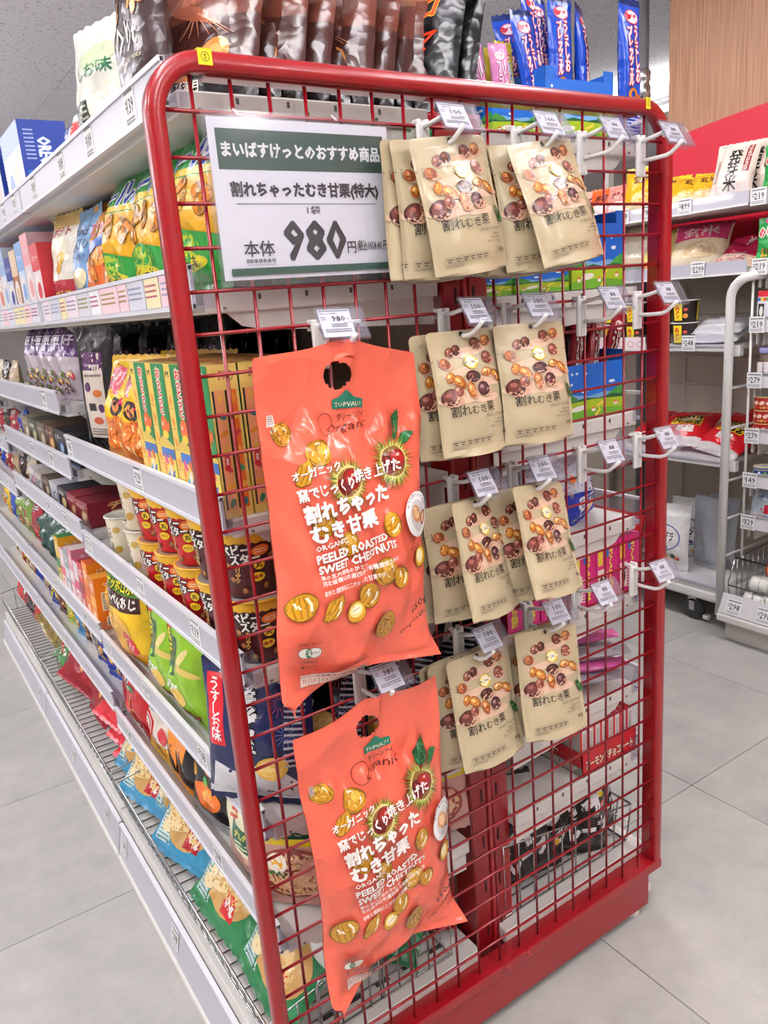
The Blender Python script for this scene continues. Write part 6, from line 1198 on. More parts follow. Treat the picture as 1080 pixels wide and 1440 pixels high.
# fourth right shelf: white and royal-blue dotted packs
def dots(d, w, h):
    for i in range(9):
        for j in range(12):
            d.ell(w * (-.4 + .1 * i), h * (.06 + .08 * j), .0016, .0016, '#5a6ac0' if (i + j) % 3 else '#e88a3c', 0, 6)
    d.poly([(-w * .44, h * .55), (w * .44, h * .35), (w * .44, h * .03), (-w * .44, h * .03)], '#1c2f9c'); d.poly([(-w * .25, h * .40), (w * .25, h * .42), (w * .22, h * .16), (-w * .20, h * .14)], '#eef0f8'); d.scribble(-w * .18, h * .26, w * .18, h * .38, 4, '#1c2f6c', .55, 5)
    d.ell(.01, h * .20, .02, .008, '#e8903c', .2, 14, .05); d.ell(-.02, h * .70, .007, .006, '#e8702c', 0, 10)
    for (x, z) in ((-.3, .5), (.33, .3), (-.34, .12), (.3, .1)): d.ell(w * x, h * z, .0045, .0045, '#f0d060', 0, 10)
dp = pillow(.105, .135, .05, '#d3d3e2', dots, 231, wr=1.2, crimp='#c4c4d8').mesh('dotted_snack_pack')
for i, (x, y, rz_, ro) in enumerate(((.665, .085, .2, 8), (.775, .085, .2, -14), (.60, .10, 0, -5), (.71, .16, 0, 0), (.83, .14, .5, -10), (.55, .12, .2, 4))): put('dotted_snack_pack', dp, x, y, .914, 'white dotted snack pack with a royal blue foot, %s' % ('left of the front two', 'right of the front two', 'behind the pouches', 'rear centre', 'at the right shelf end', 'nearest the centre post')[i], 'packet', 'dotted snack packs', 10, rz_, ro)
# fifth right shelf: magenta cartons
def mag(d, w, h):
    d.rect(-w / 2, 0, w / 2, h, '#cc1f74'); d.text('さくらんぼ', w * .18, h * .48, w * .22, h * .78, '#f0e040', 0, .05, True); d.rect(-w * .42, h * .1, -w * .1, h * .55, '#e8d8c8'); d.ell(-w * .26, h * .30, w * .1, h * .12, '#3a2c28', 0, 14, .05); d.rect(-w * .42, h * .62, -w * .2, h * .9, '#e8c83c'); d.ell(w * .02, h * .8, w * .07, h * .07, '#2a6ab8', 0, 12); d.scribble(-w * .1, h * .08, w * .02, h * .5, 8, '#f4d8e4', .5, 3)
def mags(d, w, h): d.rect(-w / 2, 0, w / 2, h, '#d42a80'); d.text('さくら餅', 0, h * .48, w * .4, h * .8, '#f0e040', 0, .05, True)
mg = carton(.062, .105, .118, '#c01c6c', mag, mags, mags, topcol='#d8408c').mesh('magenta_candy_box')
for i in range(3):
    for j in range(2): put('magenta_candy_box', mg, .735 + .064 * i, .095 + .11 * j, .7545, 'magenta candy box with yellow letters, %s from the right, %s' % (('third', 'second', 'first')[i], ('front', 'rear')[j]), 'box', 'magenta candy boxes', 0, 0)
m2 = carton(.040, .10, .105, '#a81660', mags, mags, mags, topcol='#c02c78').mesh('dark_magenta_box')
for i in range(3): put('magenta_candy_box', m2, .560 + .043 * i, .10, .7545, 'narrow magenta box behind the pouches, %s from the centre post' % ORD[i], 'box', 'narrow magenta boxes', 0, 0)
tray = MB(); tray.box(-.085, -.055, 0, .085, .055, .002, '#e8a0c4', 'carton'); tray.box(-.085, -.055, 0, .085, -.053, .045, '#dc4a94', 'carton'); tray.box(-.085, .053, 0, .085, .055, .045, '#dc4a94', 'carton')
_d = Dec(tray, PlaneS((0, -.055, 0), (1, 0, 0), (0, 0, 1), (0, -1, 0)), 'carton'); [_d.ell(-.07 + .02 * k, .022 + .008 * math.sin(k * 2), .009, .008, '#f4c0dc', 0, 12) for k in range(8)]
# sixth right shelf: pink stick packs lying in a fan
pkk = stick('pink_stick_pack', '#cf5a9c', ('ぶどう', 'もち'), '#e8e8f0', '#8a1c5c', False, 241, .20, .042)
pks = stick('pink_stick_pack', '#a8a0a8', ('ぶどう', 'もち'), '#cf5a9c', '#f0f0f4', False, 243, .20, .042)
for i in range(9):
    a, b = i % 3, i // 3
    o = put('pink_stick_pack', pkk if (i % 2) else pks, .695 + .045 * a + .012 * b, .10 + .05 * a, .555 + .024 * b, 'silver and pink stick pack in a fanned heap, %s layer, %s' % (('bottom', 'middle', 'top')[b], ('left', 'middle', 'right')[a]), 'packet', 'pink stick packs')
    o.rotation_mode = 'XYZ'; o.rotation_euler = (HP * .95, 0, math.radians(56 + 5 * a)); o.location = (.655 + .034 * a + .010 * b, .135 + .052 * a, .578 + .024 * b)
# seventh right shelf: red tray of slim chocolate cartons
tr = MB(); W_, D_, H_ = .165, .34, .052
for (a, b, c_, e_) in ((-W_ / 2, -D_ / 2, W_ / 2, -D_ / 2 + .002), (-W_ / 2, D_ / 2 - .002, W_ / 2, D_ / 2), (-W_ / 2, -D_ / 2, -W_ / 2 + .002, D_ / 2), (W_ / 2 - .002, -D_ / 2, W_ / 2, D_ / 2)): tr.box(a, b, 0, c_, e_, H_, '#c41c28', 'carton')
tr.box(-W_ / 2, -D_ / 2, 0, W_ / 2, D_ / 2, .002, '#a81420', 'carton')
_d = Dec(tr, PlaneS((0, -D_ / 2, 0), (1, 0, 0), (0, 0, 1), (0, -1, 0)), 'carton'); _d.text('アーモンドチョコレート', 0, H_ * .45, W_ * .86, .020, '#f4ead0', 0, .05, out='#7a1a14', ob=.06)
_d = Dec(tr, PlaneS((-W_ / 2, 0, 0), (0, -1, 0), (0, 0, 1), (-1, 0, 0)), 'carton'); _d.text('チョコレート', .02, H_ * .66, D_ * .5, .020, '#f4ead0', 0, .05, out='#7a1a14', ob=.06); _d.rect(-D_ / 2, 0, D_ / 2, H_ * .4, '#8f8a86'); _d.scribble(-D_ * .46, H_ * .06, D_ * .46, H_ * .34, 3, '#e8e4e0', .5, 3)
put('chocolate_tray', tr, .797, .205, .3905, 'red display tray with cream lettering holding slim chocolate cartons', 'box', None, 0, 0)
def sl(d, w, h): d.rect(-w / 2, 0, w / 2, h, '#d0202c'); d.text('チョコ', 0, h * .35, w * .7, h * .22, '#f4e0c0', 0, .04, True); d.ell(0, h * .82, w * .3, w * .3, '#f0b838', 0, 14)
sc1 = carton(.0185, .070, .098, '#cfc6c0', lambda d, w, h: (d.rect(-w / 2, 0, w / 2, h, '#e4dedb'), d.rect(-w * .5, 0, -w * .2, h, '#c81c28'), d.scribble(-w * .1, h * .1, w * .4, h * .9, 16, '#8a7a78', .5, 4)), topcol='#cc1c28').mesh('slim_chocolate_box')
for j in range(4):
    for i in range(8): put('slim_chocolate_box', sc1, .727 + .0198 * i, .078 + .0735 * j, .3930, 'slim red and white chocolate box in the red tray, %s from the left, %s row' % (ORD[i].replace('nearest', 'first'), ORD[j].replace('nearest', 'front')), 'box', 'slim chocolate boxes', 0, 0)
# base right: basket with black and pink candy bags
bkR = basket(.85, .09, .165, .36)
o = obj('wire_basket', bkR, None, (.873, .905, .149), (0, 0, PI), 'chrome wire basket with black and pink candy bags on the lowest right shelf', 'basket', 'wire baskets on the lowest shelf')
def hichew(d, w, h): 
    d.ell(-w * .1, h * .80, w * .30, h * .13, '#cc2070', 0, 22, .04); d.text('グミ', -w * .1, h * .80, w * .3, h * .1, '#f8e8f0', 0, .04); d.text('ハイ', -.01, h * .52, w * .74, h * .26, '#e4e2e4', .15, .10); d.text('グレープ', .01, h * .27, w * .72, h * .15, '#e4e2e4', .15, .09); d.ell(.045, h * .62, .008, .008, '#e8c828', 0, 12); d.ell(.05, h * .52, .009, .008, '#d8401c', 0, 12); d.ell(-.05, h * .18, .012, .010, '#e8b820', 0, 12)
hc_ = [pillow(.175, .21, .07, '#191214', hichew, s, wr=1.7).mesh('black_candy_bag') for s in (251, 253)]
cs_ = [mixbag(255, '#e8b828', ['#d8402c', '#f4f0e0'], 'パイン', '#2a1c18').mesh('candy_bag'), mixbag(257, '#3a7ac8', ['#f0f0f8', '#e04050'], 'ソーダ', '#f4f4f8').mesh('candy_bag'), mixbag(259, '#c8307c', ['#f4d0e0', '#f0f0e8'], 'ピーチ', '#f8f0f4').mesh('candy_bag')]
for i, (me_, x, y, z, tl, rz_, ro, L_) in enumerate(((hc_[0], .60, .10, .160, 10, -.35, -14, 'black candy bag with white lettering, left in the right basket'), (hc_[1], .735, .095, .160, 12, -.25, 12, 'black candy bag with white lettering, right in the right basket'), (hc_[0], .665, .16, .225, 30, .0, -4, 'black candy bag lying over the other two'), (cs_[2], .55, .15, .168, 25, .3, 10, 'pink candy bag beside the centre post'), (cs_[0], .68, .30, .22, 55, .2, 20, 'yellow candy bag on the heap behind the black bags'), (cs_[1], .76, .30, .20, 55, -.4, -12, 'blue candy bag on the heap behind the black bags'), (cs_[2], .82, .17, .166, 35, .4, 8, 'pink candy bag by the right end of the basket'), (hc_[1], .81, .105, .160, 14, .1, 6, 'black candy bag at the right front corner of the basket'))):
    put('candy_bag', me_, x, y, z, L_, 'bag', 'candy bags in the right basket', tl, rz_, ro, 1.1)
# ================================================================ right-hand wall fixtures across the aisle
XF = 2.30
wallbay = empty('wall_shelving', (0, 0, 0), 'white wall shelving against the red band, with clear ticket rails', 'shelving')
def wshelf(y0, y1, zb, cards, depth=.40, railh=.048, nm='shelf', zt=None):
    mb = MB(); mb.box(XF + .012, y0, zb, XF + depth, y1, zb + .024, '#d9d6d2', 'steel_paint', bev=.002); s = obj('shelf', mb, wallbay)
    r = MB(); r.box(XF + .004, y0 + .002, zb, XF + .010, y1 - .002, zb + railh, '#e8e5e4', 'plastic'); r.box(XF, y0 + .002, zb - .001, XF + .012, y1 - .002, zb + .006, '#e4e2e2', 'plastic'); r.box(XF + .001, y0, zb + .004, XF + .003, y1, zb + railh + .026, '#fff', 'clear_plastic'); obj('price_rail', r, s)
    for (y, t) in cards: card(s, t, y, zb - .002, XF - .0005, -1).scale = (1.35, 1.2, 1.2)
    return s
CW = wshelf
s1 = CW(.715, 2.6, 1.578, [(.965, '899'), (1.125, '98'), (1.245, '398'), (1.405, '98')])
s2 = CW(.715, 2.6, 1.352, [(.905, '2299'), (1.065, '2099')])
for i, y in enumerate((.72, 1.66, 2.58)): mb = MB(); mb.box(2.70, y, 0, 2.74, y + .03, 1.95, '#cfcac4', 'steel_paint', bev=.003); obj('post', mb, wallbay)
mb = MB(); mb.box(2.742, .4, .10, 2.752, 2.6, 1.45, '#d0c3b4', 'steel_paint'); obj('back_panel', mb, wallbay)
# white storage cart parked under the two shelves
cart = empty('roll_cart', (0, 0, 0), 'white tubular roll cart with three shelves and a black caster', 'cart')
mb = MB(); mb.tube([(XF, .768, .06), (XF, .768, 1.27)] + [(XF + .0, .768 - .085 * (1 - math.cos(a)), 1.27 + .075 * math.sin(a)) for a in (.3, .6, .9, 1.2, 1.57)] + [(XF + .10, .68, 1.345), (XF + .42, .68, 1.345)], .0165, '#e6e4e2', 'plastic', 14); obj('end_frame', mb, cart)
mb = MB(); mb.tube([(XF + .40, .768, .06), (XF + .40, .768, 1.33)], .0165, '#e6e4e2', 'plastic', 12); obj('end_frame', mb, cart)
mb = MB(); mb.tube([(XF, 1.90, .06), (XF, 1.90, 1.33)], .0165, '#e6e4e2', 'plastic', 12); obj('end_frame', mb, cart)
for z in (.30, .45, .60, .80, .95): mb = MB(); mb.tube([(XF + .01, .765, z), (XF + .40, .765, z)], .005, '#e0dedc', 'plastic', 8); obj('rung', mb, cart)
for z, n in ((1.085, 'upper'), (.655, 'middle'), (.150, 'lower')):
    mb = MB(); mb.box(XF - .012, .775, z, XF + .42, 1.90, z + .022, '#e6e4e2', 'plastic', bev=.003); mb.box(XF + .02, .74, z - .02, XF + .05, .79, z + .02, '#e6e4e2', 'plastic', bev=.003); s = obj('shelf', mb, cart)
    mb = MB(); mb.box(XF - .016, .78, z + .012, XF - .013, 1.89, z + .065, '#fff', 'clear_plastic'); mb.box(XF - .016, .78, z + .018, XF - .0145, 1.89, z + .022, '#c8c8cc', 'plastic'); obj('clear_fence', mb, s)
    if z > 1: card(s, '248', .925, z + .002, XF - .0165, -1).scale = (1.35, 1.2, 1.2)
    if z > 1:
        mb = MB(); mb.box(XF - .0185, 1.12, z + .002, XF - .0175, 1.40, z + .055, '#eedfe2', 'paper'); d = Dec(mb, PlaneS((XF - .0185, 1.26, z + .028), (0, -1, 0), (0, 0, 1), (-1, 0, 0)), 'paper'); [d.ring(-.11 + .045 * k, 0, .016, .012, .002, '#c8506c') for k in range(6)]; obj('paper_strip', mb, s)
mb = MB(); mb.box(XF - .015, .75, .105, XF + .43, 1.92, .15, '#e6e4e2', 'plastic', bev=.012); obj('base_frame', mb, cart)
for y in (.90, 1.75):
    c = MB(); c.box(-.012, -.018, .075, .012, .018, .105, '#8a8a8a', 'chrome', bev=.002); c.box(-.016, -.016, .040, -.013, .008, .08, '#9a9a9a', 'chrome'); c.box(.013, -.016, .040, .016, .008, .08, '#9a9a9a', 'chrome'); cas = obj('caster', c, cart, (XF + .02, y, 0))
    w_ = MB(); w_.lathe([(.022, -.012), (.042, -.012), (.047, -.006), (.047, .006), (.042, .012), (.022, .012)], '#2b2d2f', 'rubber', 22); w_.xform(Matrix.Translation((0, -.008, .047)) @ Matrix.Rotation(HP, 4, 'Y')); obj('wheel', w_, cas)
    w_ = MB(); w_.box(-.010, -.078, .012, .010, -.050, .030, '#dcdcdc', 'plastic', bev=.003); obj('brake_pedal', w_, cas)
for i in range(5): mb = MB(); mb.tube([(2.735, .8 + .23 * i, .2), (2.735, .8 + .23 * i, 1.33)], .003, '#d0ccc8', 'plastic', 6); obj('mesh_wire', mb, cart)
for z in (.40, .62, .90, 1.02, 1.20): mb = MB(); mb.tube([(2.732, .77, z), (2.732, 1.90, z)], .003, '#d0ccc8', 'plastic', 6); obj('mesh_wire', mb, cart)

# goods on the wall shelves; they face the aisle (-x)
def calli(d, w, h):
    d.text('発芽米', 0, h * .50, w * .30, h * .70, '#1c1814', -.02, .03, True); d.rect(w * .24, h * .45, w * .38, h * .92, '#7a1c24'); d.text('金芽配合', w * .31, h * .68, w * .08, h * .40, '#e8d8c8', 0, .01, True); d.line([(-w * .3, h * .1), (-w * .34, h * .5), (-w * .3, h * .9)], .0015, '#d87858'); d.line([(w * .2, h * .1), (w * .17, h * .5), (w * .2, h * .9)], .0012, '#d89878'); d.scribble(-w * .40, h * .3, -w * .34, h * .7, 12, '#5a4a44', .5, 3)
    d.text('FANCL', -w * .3, h * .96, w * .22, h * .03, '#4a4440', 0, 0)
rc = pillow(.155, .22, .045, '#dfd2c6', calli, 301, seal=.014, wr=.7).mesh('rice_pouch')
z1, z2 = 1.603, 1.377
for i, (x, y, tl) in enumerate(((2.365, .835, 24), (2.43, .79, 20), (2.49, .77, 16))): put('rice_pouch', rc, x, y, z1, 'pale germinated rice pouch with brush lettering, %s of three leaning together' % ('front', 'middle', 'rear')[i], 'pouch', 'pale rice pouches', tl, -HP + .15)
def yrice(d, w, h): d.text('玄米', 0, h * .70, w * .5, h * .16, '#3a2c14', .1, .04); d.ell(0, h * .35, w * .3, h * .18, '#d8a018', 0, 20); d.ell(0, h * .3, w * .24, h * .12, '#e8cc88', 0, 18)
yb = pillow(.16, .20, .06, '#e8a41c', yrice, 303, wr=1.4, zone=[(0, '#e0c888'), (.25, '#e8a41c'), (.88, '#c8c030')]).mesh('yellow_rice_bag')
for i, (y, tl, s_) in enumerate(((1.02, 48, .9), (.955, 40, .8), (1.13, 46, 1.0), (1.22, 22, 1.05))): put('yellow_rice_bag', yb, 2.36 + .02 * (i % 2), y, z1, 'yellow rice bag on the upper wall shelf, %s from the pale rice pouches' % ('second', 'nearest', 'third', 'fourth')[i], 'bag', 'yellow rice bags', tl, -HP + .3, 10 - 4 * i, s_)
for i, (y, c, t, L_) in enumerate(((1.33, '#e0887c', 'かりん', 'pink snack bag with dark lettering beside the yellow rice bags'), (1.42, '#e05a24', '黒糖', 'orange snack bag on the upper wall shelf'), (1.50, '#dfa090', 'あられ', 'salmon snack bag on the upper wall shelf'), (1.60, '#dfe4dc', '豆乳', 'pale green and red pack on the upper wall shelf'), (1.74, '#d8c8c8', '菓子', 'rose pack further along the upper wall shelf'))): put('snack_bag', pillow(.12, .15, .045, c, (lambda t: lambda d, w, h: (d.text(t, 0, h * .65, w * .5, h * .2, '#4a1c1c', 0, .03), d.rect(-w * .3, h * .2, w * .3, h * .45, '#f0dcd8')))(t), 305 + i, wr=1.4), 2.36, y, z1, L_, 'bag', None, 24, -HP + .2)
nb_ = MB(); nb_.box(-.15, -.09, 0, .15, .09, .14, '#2c3142', 'plastic', bev=.012); nb_.box(-.13, -.0915, .10, .13, -.0895, .125, '#3a4056', 'plastic'); put('storage_case', nb_, 2.60, 1.47, z1, 'dark navy storage case behind the snack bags on the upper wall shelf', 'case', None, 0, -HP)
def genmai(d, w, h): d.rect(-w * .47, h * .55, w * .47, h * .97, '#c83c6c'); d.text('玄米', 0, h * .72, w * .62, h * .20, '#e8c8c8', .1, .05); d.ell(.01, h * .32, w * .30, h * .16, '#d0b890', 0, 22); d.ell(.02, h * .34, w * .2, h * .10, '#dcc8a4', 0, 18); d.scribble(w * .02, h * .26, w * .24, h * .38, 5, '#7a5a48', .4, 4)
gm = pillow(.24, .25, .08, '#e0cfae', genmai, 321, wr=1.1, crimp='#b83464').mesh('brown_rice_bag')
put('brown_rice_bag', gm, 2.385, .975, z2, 'large pink and beige brown rice bag on the second wall shelf', 'bag', 'large rice bags on the wall shelf', 38, -HP + .35, 0, .9)
cm = pillow(.22, .20, .09, '#a01038', lambda d, w, h: (d.rect(-w * .47, h * .05, w * .47, h * .22, '#d8b8a0'), d.text('米', 0, h * .6, w * .2, h * .2, '#e8c8c8', 0, .04)), 323, wr=1.6).mesh('crimson_rice_bag')
put('crimson_rice_bag', cm, 2.40, .80, z2, 'crimson rice bag lying at the near end of the second wall shelf', 'bag', 'large rice bags on the wall shelf', 58, -HP + .2, 12, .9)
def five(d, w, h): d.poly([(-w * .47, h * .05), (w * .47, h * .15), (w * .47, h * .3), (-w * .47, h * .22)], '#e86a24'); d.scribble(-w * .3, h * .5, w * .3, h * .7, 4, '#8a7a50', .5, 2)
put('grain_bag', pillow(.22, .23, .07, '#e2cc7c', five, 325, wr=1.4), 2.385, 1.13, z2, 'yellow and orange grain bag beside the brown rice bag', 'bag', 'large rice bags on the wall shelf', 34, -HP + .3, 0, .88)
for i in range(3): put('grain_bag', pillow(.20, .22, .06, ('#c8b49c', '#a89488', '#d8d0c0')[i], lambda d, w, h: (d.rect(-w * .3, h * .3, w * .3, h * .6, '#e8e0d0')), 327 + i, wr=1.4), 2.39, 1.27 + .14 * i, z2, 'dull beige grain bag, %s beyond the yellow and orange one' % ORD[i].replace('nearest', 'first'), 'bag', 'large rice bags on the wall shelf', 20, -HP)
# cart: noodle cups, clear bags, red noodle packs, white pouches
def hot(d, r, h):
    for o in (-1, 0, 1):
        q = o * 2.1 * r; d.rect(q - .018, h * .08, q + .018, h * .92, '#f0d828'); d.ell(q, h * .5, .017, h * .36, '#f4e028', 0, 18); d.text('炎メシ', q, h * .5, .018, h * .62, '#d02818', 0, .05, True); d.ell(q + .030, h * .6, .008, .006, '#d85a4a', 0, 12); d.ell(q + .030, h * .3, .010, .009, '#e89848', 0, 12)
hcup = cup(.044, .050, .078, '#221616', hot, '#e8e4dc', '#e8e4e0', 'h')
for j in range(4):
    for s in range(2):
        t = empty('noodle_cup', (2.365, 1.0 + .112 * j, 1.108 + .0835 * s), 'black and yellow noodle cup on the cart, %s from its near leg, %s' % (ORD[j], ('lower', 'upper')[s]), 'cup', 'black and yellow noodle cups', (0, 0, -HP)); obj('cup', hcup[0], t); obj('lid', hcup[1], t)
cbg = pillow(.20, .14, .06, '#c8c8cc', None, 341, wr=2).mesh('clear_bag')
for i in range(2): put('clear_bag', cbg, 2.33 + .02 * i, .865 - .0 * i, 1.115 + .03 * i, 'clear plastic bag of pale food lying at the near end of the cart, %s' % ('lower', 'upper')[i], 'bag', 'clear bags on the cart', 72, -HP + .1)
def myo(d, w, h): d.rect(-w * .26, h * .40, w * .30, h * .66, '#f0c828'); d.rect(-w * .24, h * .42, w * .28, h * .68, '#241614'); d.text('Myojo', .01, h * .55, w * .42, h * .14, '#d8c8a8', .1, .05, shear=.3); d.rect(-w * .1, h * .24, w * .22, h * .36, '#e8e0dc'); d.text('ビーフン', .02, h * .30, w * .26, h * .08, '#8a1c1c', 0, .02)
my = pillow(.22, .25, .08, '#cc1824', myo, 343, wr=1.2, zone=[(0, '#d8d0d0'), (.14, '#cc1824')]).mesh('rice_noodle_bag')
for i, (x, y, z, tl, rz_, L_) in enumerate(((2.36, 1.02, .70, 66, -HP + .3, 'red rice noodle bag on top of the pile on the cart'), (2.36, .87, .685, 62, -HP - .2, 'red rice noodle bag nearest the cart leg'), (2.40, 1.20, .69, 68, -HP, 'red and clear rice noodle bag at the far side of the pile'), (2.47, .80, .69, 60, -HP, 'red rice noodle bag behind the cart leg'))): put('rice_noodle_bag', my, x, y, z, L_, 'bag', 'red rice noodle bags', tl, rz_, 8 * math.sin(i))
def gran(d, w, h): d.ring(0, h * .50, w * .36, h * .20, .004, '#2a3c8c'); d.ell(0, h * .50, w * .32, h * .17, '#f0ecec', 0, 20); d.text('フルグラ', 0, h * .52, w * .44, h * .13, '#2a2c4c', 0, .05); d.rect(-w * .32, h * .33, w * .1, h * .38, '#2a3c8c'); chips(d, 0, h * .17, w * .32, h * .06, 10, ['#e0a050', '#c83a4a', '#e8c890'], 5, .012, '#8a6a40'); d.ell(w * .2, h * .22, .012, .010, '#1c5a3c'); chips(d, -w * .25, h * .72, w * .1, h * .04, 5, ['#b02848', '#d85a6c'], 4, .010, '#7a1c30')
gr = pillow(.20, .28, .07, '#e2e0e0', gran, 345, seal=.03, wr=.8).mesh('granola_pouch')
for i, (x, y, L_) in enumerate(((2.345, 1.055, 'white granola pouch with a blue oval on the cart bottom shelf'), (2.47, 1.02, 'white granola pouch behind the front one'))): put('granola_pouch', gr, x, y, .174, L_, 'pouch', 'white pouches on the cart', 5, -HP + .15)
for i in range(2): put('silver_pouch', pillow(.16, .30, .06, '#b8bcc4', lambda d, w, h: (d.rect(-w * .46, h * .3, -w * .3, h * .6, '#a86048')), 347 + i, seal=.02, wr=1), 2.46 + .06 * i, .95 - .03 * i, .174, 'silver grey pouch beside the granola, %s' % ('front', 'rear')[i], 'pouch', 'silver pouches on the cart', 4, -HP - .2)
for i in range(3): put('red_pouch', pillow(.12, .20, .05, ('#b81c1c', '#d03828', '#a02818')[i], lambda d, w, h: (d.rect(-w * .3, h * .1, w * .3, h * .5, '#d8d0cc')), 350 + i), 2.36, 1.25 + .12 * i, .174, 'red and grey pouch beyond the granola, %s' % ORD[i].replace('nearest', 'first'), 'pouch', 'red pouches on the cart', 6, -HP)

# spice rack at the right edge
rack = empty('narrow_rack', (0, 0, 0), 'narrow white rack at the right edge with six priced ledges', 'shelving')
lev = [(1.352, '219', .30), (1.158, '219', .22), (.965, '279', .22), (.765, '279', .22), (.600, '149', .22), (.440, '329', .22)]
for i, (z, t, dp_) in enumerate(lev):
    mb = MB(); mb.box(XF - .0 + .012, .15, z, XF + .36, .712 if i == 0 else .690, z + .016, '#d9d6d2', 'steel_paint', bev=.002); mb.box(XF + .04, .683, z - .05, XF + .05, .690, z, '#dcd8d2', 'steel_paint'); mb.box(XF + .04, .66, z - .055, XF + .34, .664, z, '#d4cfc8', 'steel_paint'); s = obj('ledge', mb, rack)
    r = MB(); r.box(XF + .004, .15, z - .006, XF + .009, .695, z + .044, '#e2dfe2', 'plastic'); r.box(XF + .001, .15, z + .040, XF + .012, .697, z + .046, '#9a9a9e', 'plastic'); obj('price_rail', r, s)
    for yy in ((.665, .50, .34)): c = card(s, t, yy, z - .008, XF - .0005, -1); c.scale = (1.35, 1.2, 1.15)
mb = MB(); mb.tube([(XF + .02, .697, .30), (XF + .02, .697, 1.36)], .0045, '#e4e2de', 'plastic', 8); obj('upright_rod', mb, rack)
mb = MB(); mb.box(XF + .36, .15, .1, XF + .37, .70, 1.5, '#a89e94', 'steel_paint'); obj('back_panel', mb, rack)
mb = MB(); mb.box(2.235, .15, .0, XF + .38, .70, .085, '#c9c4be', 'steel_paint', bev=.004); mb.box(2.195, .15, .085, XF + .38, .715, .112, '#dedbd7', 'steel_paint', bev=.004); obj('base', mb, rack)
mb = MB(); V = [(2.205, .15, .115), (2.235, .15, .185), (2.241, .15, .185), (2.211, .15, .113), (2.205, .712, .115), (2.235, .712, .185), (2.241, .712, .185), (2.211, .712, .113)]
mb.add(V, [(0, 1, 2, 3), (7, 6, 5, 4), (0, 4, 5, 1), (1, 5, 6, 2), (2, 6, 7, 3), (3, 7, 4, 0)], '#d8d5d8', 'plastic', False); obj('price_rail', mb, rack)
for yy in (.655, .535, .41, .29): c = card(rack, '298', yy, .118, 2.2050, -1); c.scale = (1.5, 1.3, 1.25); c.rotation_euler = (-.38, 0, -HP)
b_ = MB(); b_.tube([(0, 0, .0), (-.02, 0, .11), (.02, .0, .20), (.30, 0, .21)], .003, '#bbb', 'chrome', 6); b_.tube([(-.02, 0, .10), (-.02, -.55, .10)], .003, '#bbb', 'chrome', 6); b_.tube([(.02, 0, .20), (.02, -.55, .20)], .0045, '#2c2a28', 'steel_paint', 6)
for k in range(12): b_.tube([(-.02, -.048 * k, .10), (0, -.048 * k, .0), (.28, -.048 * k, 0)], .002, '#bbb', 'chrome', 5)
for k in range(1, 8): b_.tube([(.035 * k, 0, 0), (.035 * k, 0, .2)], .002, '#bbb', 'chrome', 5)
obj('wire_basket', b_, None, (2.265, .70, .116), (0, 0, 0), 'wire basket with can rolls on the base of the narrow rack', 'basket')
# goods on the rack, first columns only reach the frame edge
def nori(d, w, h): d.rect(-w / 2, 0, w / 2, h, '#1c8a3c'); d.text('のりたま', 0, h * .72, w * .9, h * .20, '#c81c3c', .05, .06, out='#f4f0e8', ob=.10); chips(d, 0, h * .22, w * .34, h * .14, 16, ['#f0c838', '#e8a028', '#2a3c20', '#f4e070'], 4, .008, '#8a6a18'); [d.ell(w * x, h * .93, .008, .008, c) for x, c in ((-.2, '#d04890'), (.05, '#e8e040'), (.3, '#58b048'))]; d.rect(-w / 2, h * .05, -w * .34, h * .30, '#2f9a4c')
nr = pillow(.12, .16, .02, '#1c8a3c', nori, 361, wr=.5).mesh('rice_topping_packet')
for i in range(4): put('rice_topping_packet', nr, 2.335 + .0 * i, .640 - .125 * i, 1.370, 'green rice topping packet, %s from the near rack end' % ORD[i].replace('nearest', 'first'), 'packet', 'green rice topping packets', 3, -HP)
put('rice_topping_packet', nr, 2.34, .63, 1.60, 'green packet on the top ledge beside the pale rice pouches', 'packet', None, 3, -HP)
mb = MB(); mb.box(XF + .012, .15, 1.578, XF + .36, .712, 1.594, '#d9d6d2', 'steel_paint', bev=.002); s = obj('ledge', mb, rack); c = card(s, '219', .68, 1.572, XF - .0005, -1); c.scale = (1.35, 1.2, 1.15); mb = MB(); mb.box(XF + .004, .15, 1.572, XF + .009, .712, 1.622, '#cfcdd2', 'plastic'); obj('price_rail', mb, s)
def miso(d, w, h): d.rect(-w / 2, 0, w / 2, h, '#dcdce4'); d.rect(-w / 2, h * .82, w / 2, h, '#d02838'); [d.rect(-w / 2 + w * .125 * k, h * .70, -w / 2 + w * .125 * (k + 1), h * .80, ('#3a6ab8', '#e8b838', '#d8582c', '#4a9a58')[k % 4]) for k in range(8)]; d.text('ぜんぶ', w * .1, h * .36, w * .24, h * .6, '#1c1a18', 0, .05, True); d.rect(-w * .45, h * .05, -w * .2, h * .62, '#2c2a28'); d.ell(-w * .32, h * .4, w * .08, h * .15, '#e8e4d8')
ms = carton(.085, .03, .115, '#d8d8e0', miso, m='carton').mesh('soup_packet_box')
for i in range(5): put('soup_packet_box', ms, 2.335, .638 - .090 * i, 1.175, 'white soup box with a red top on the rack, %s from its near end' % ORD[i].replace('nearest', 'first'), 'box', 'white soup boxes', 3, -HP)
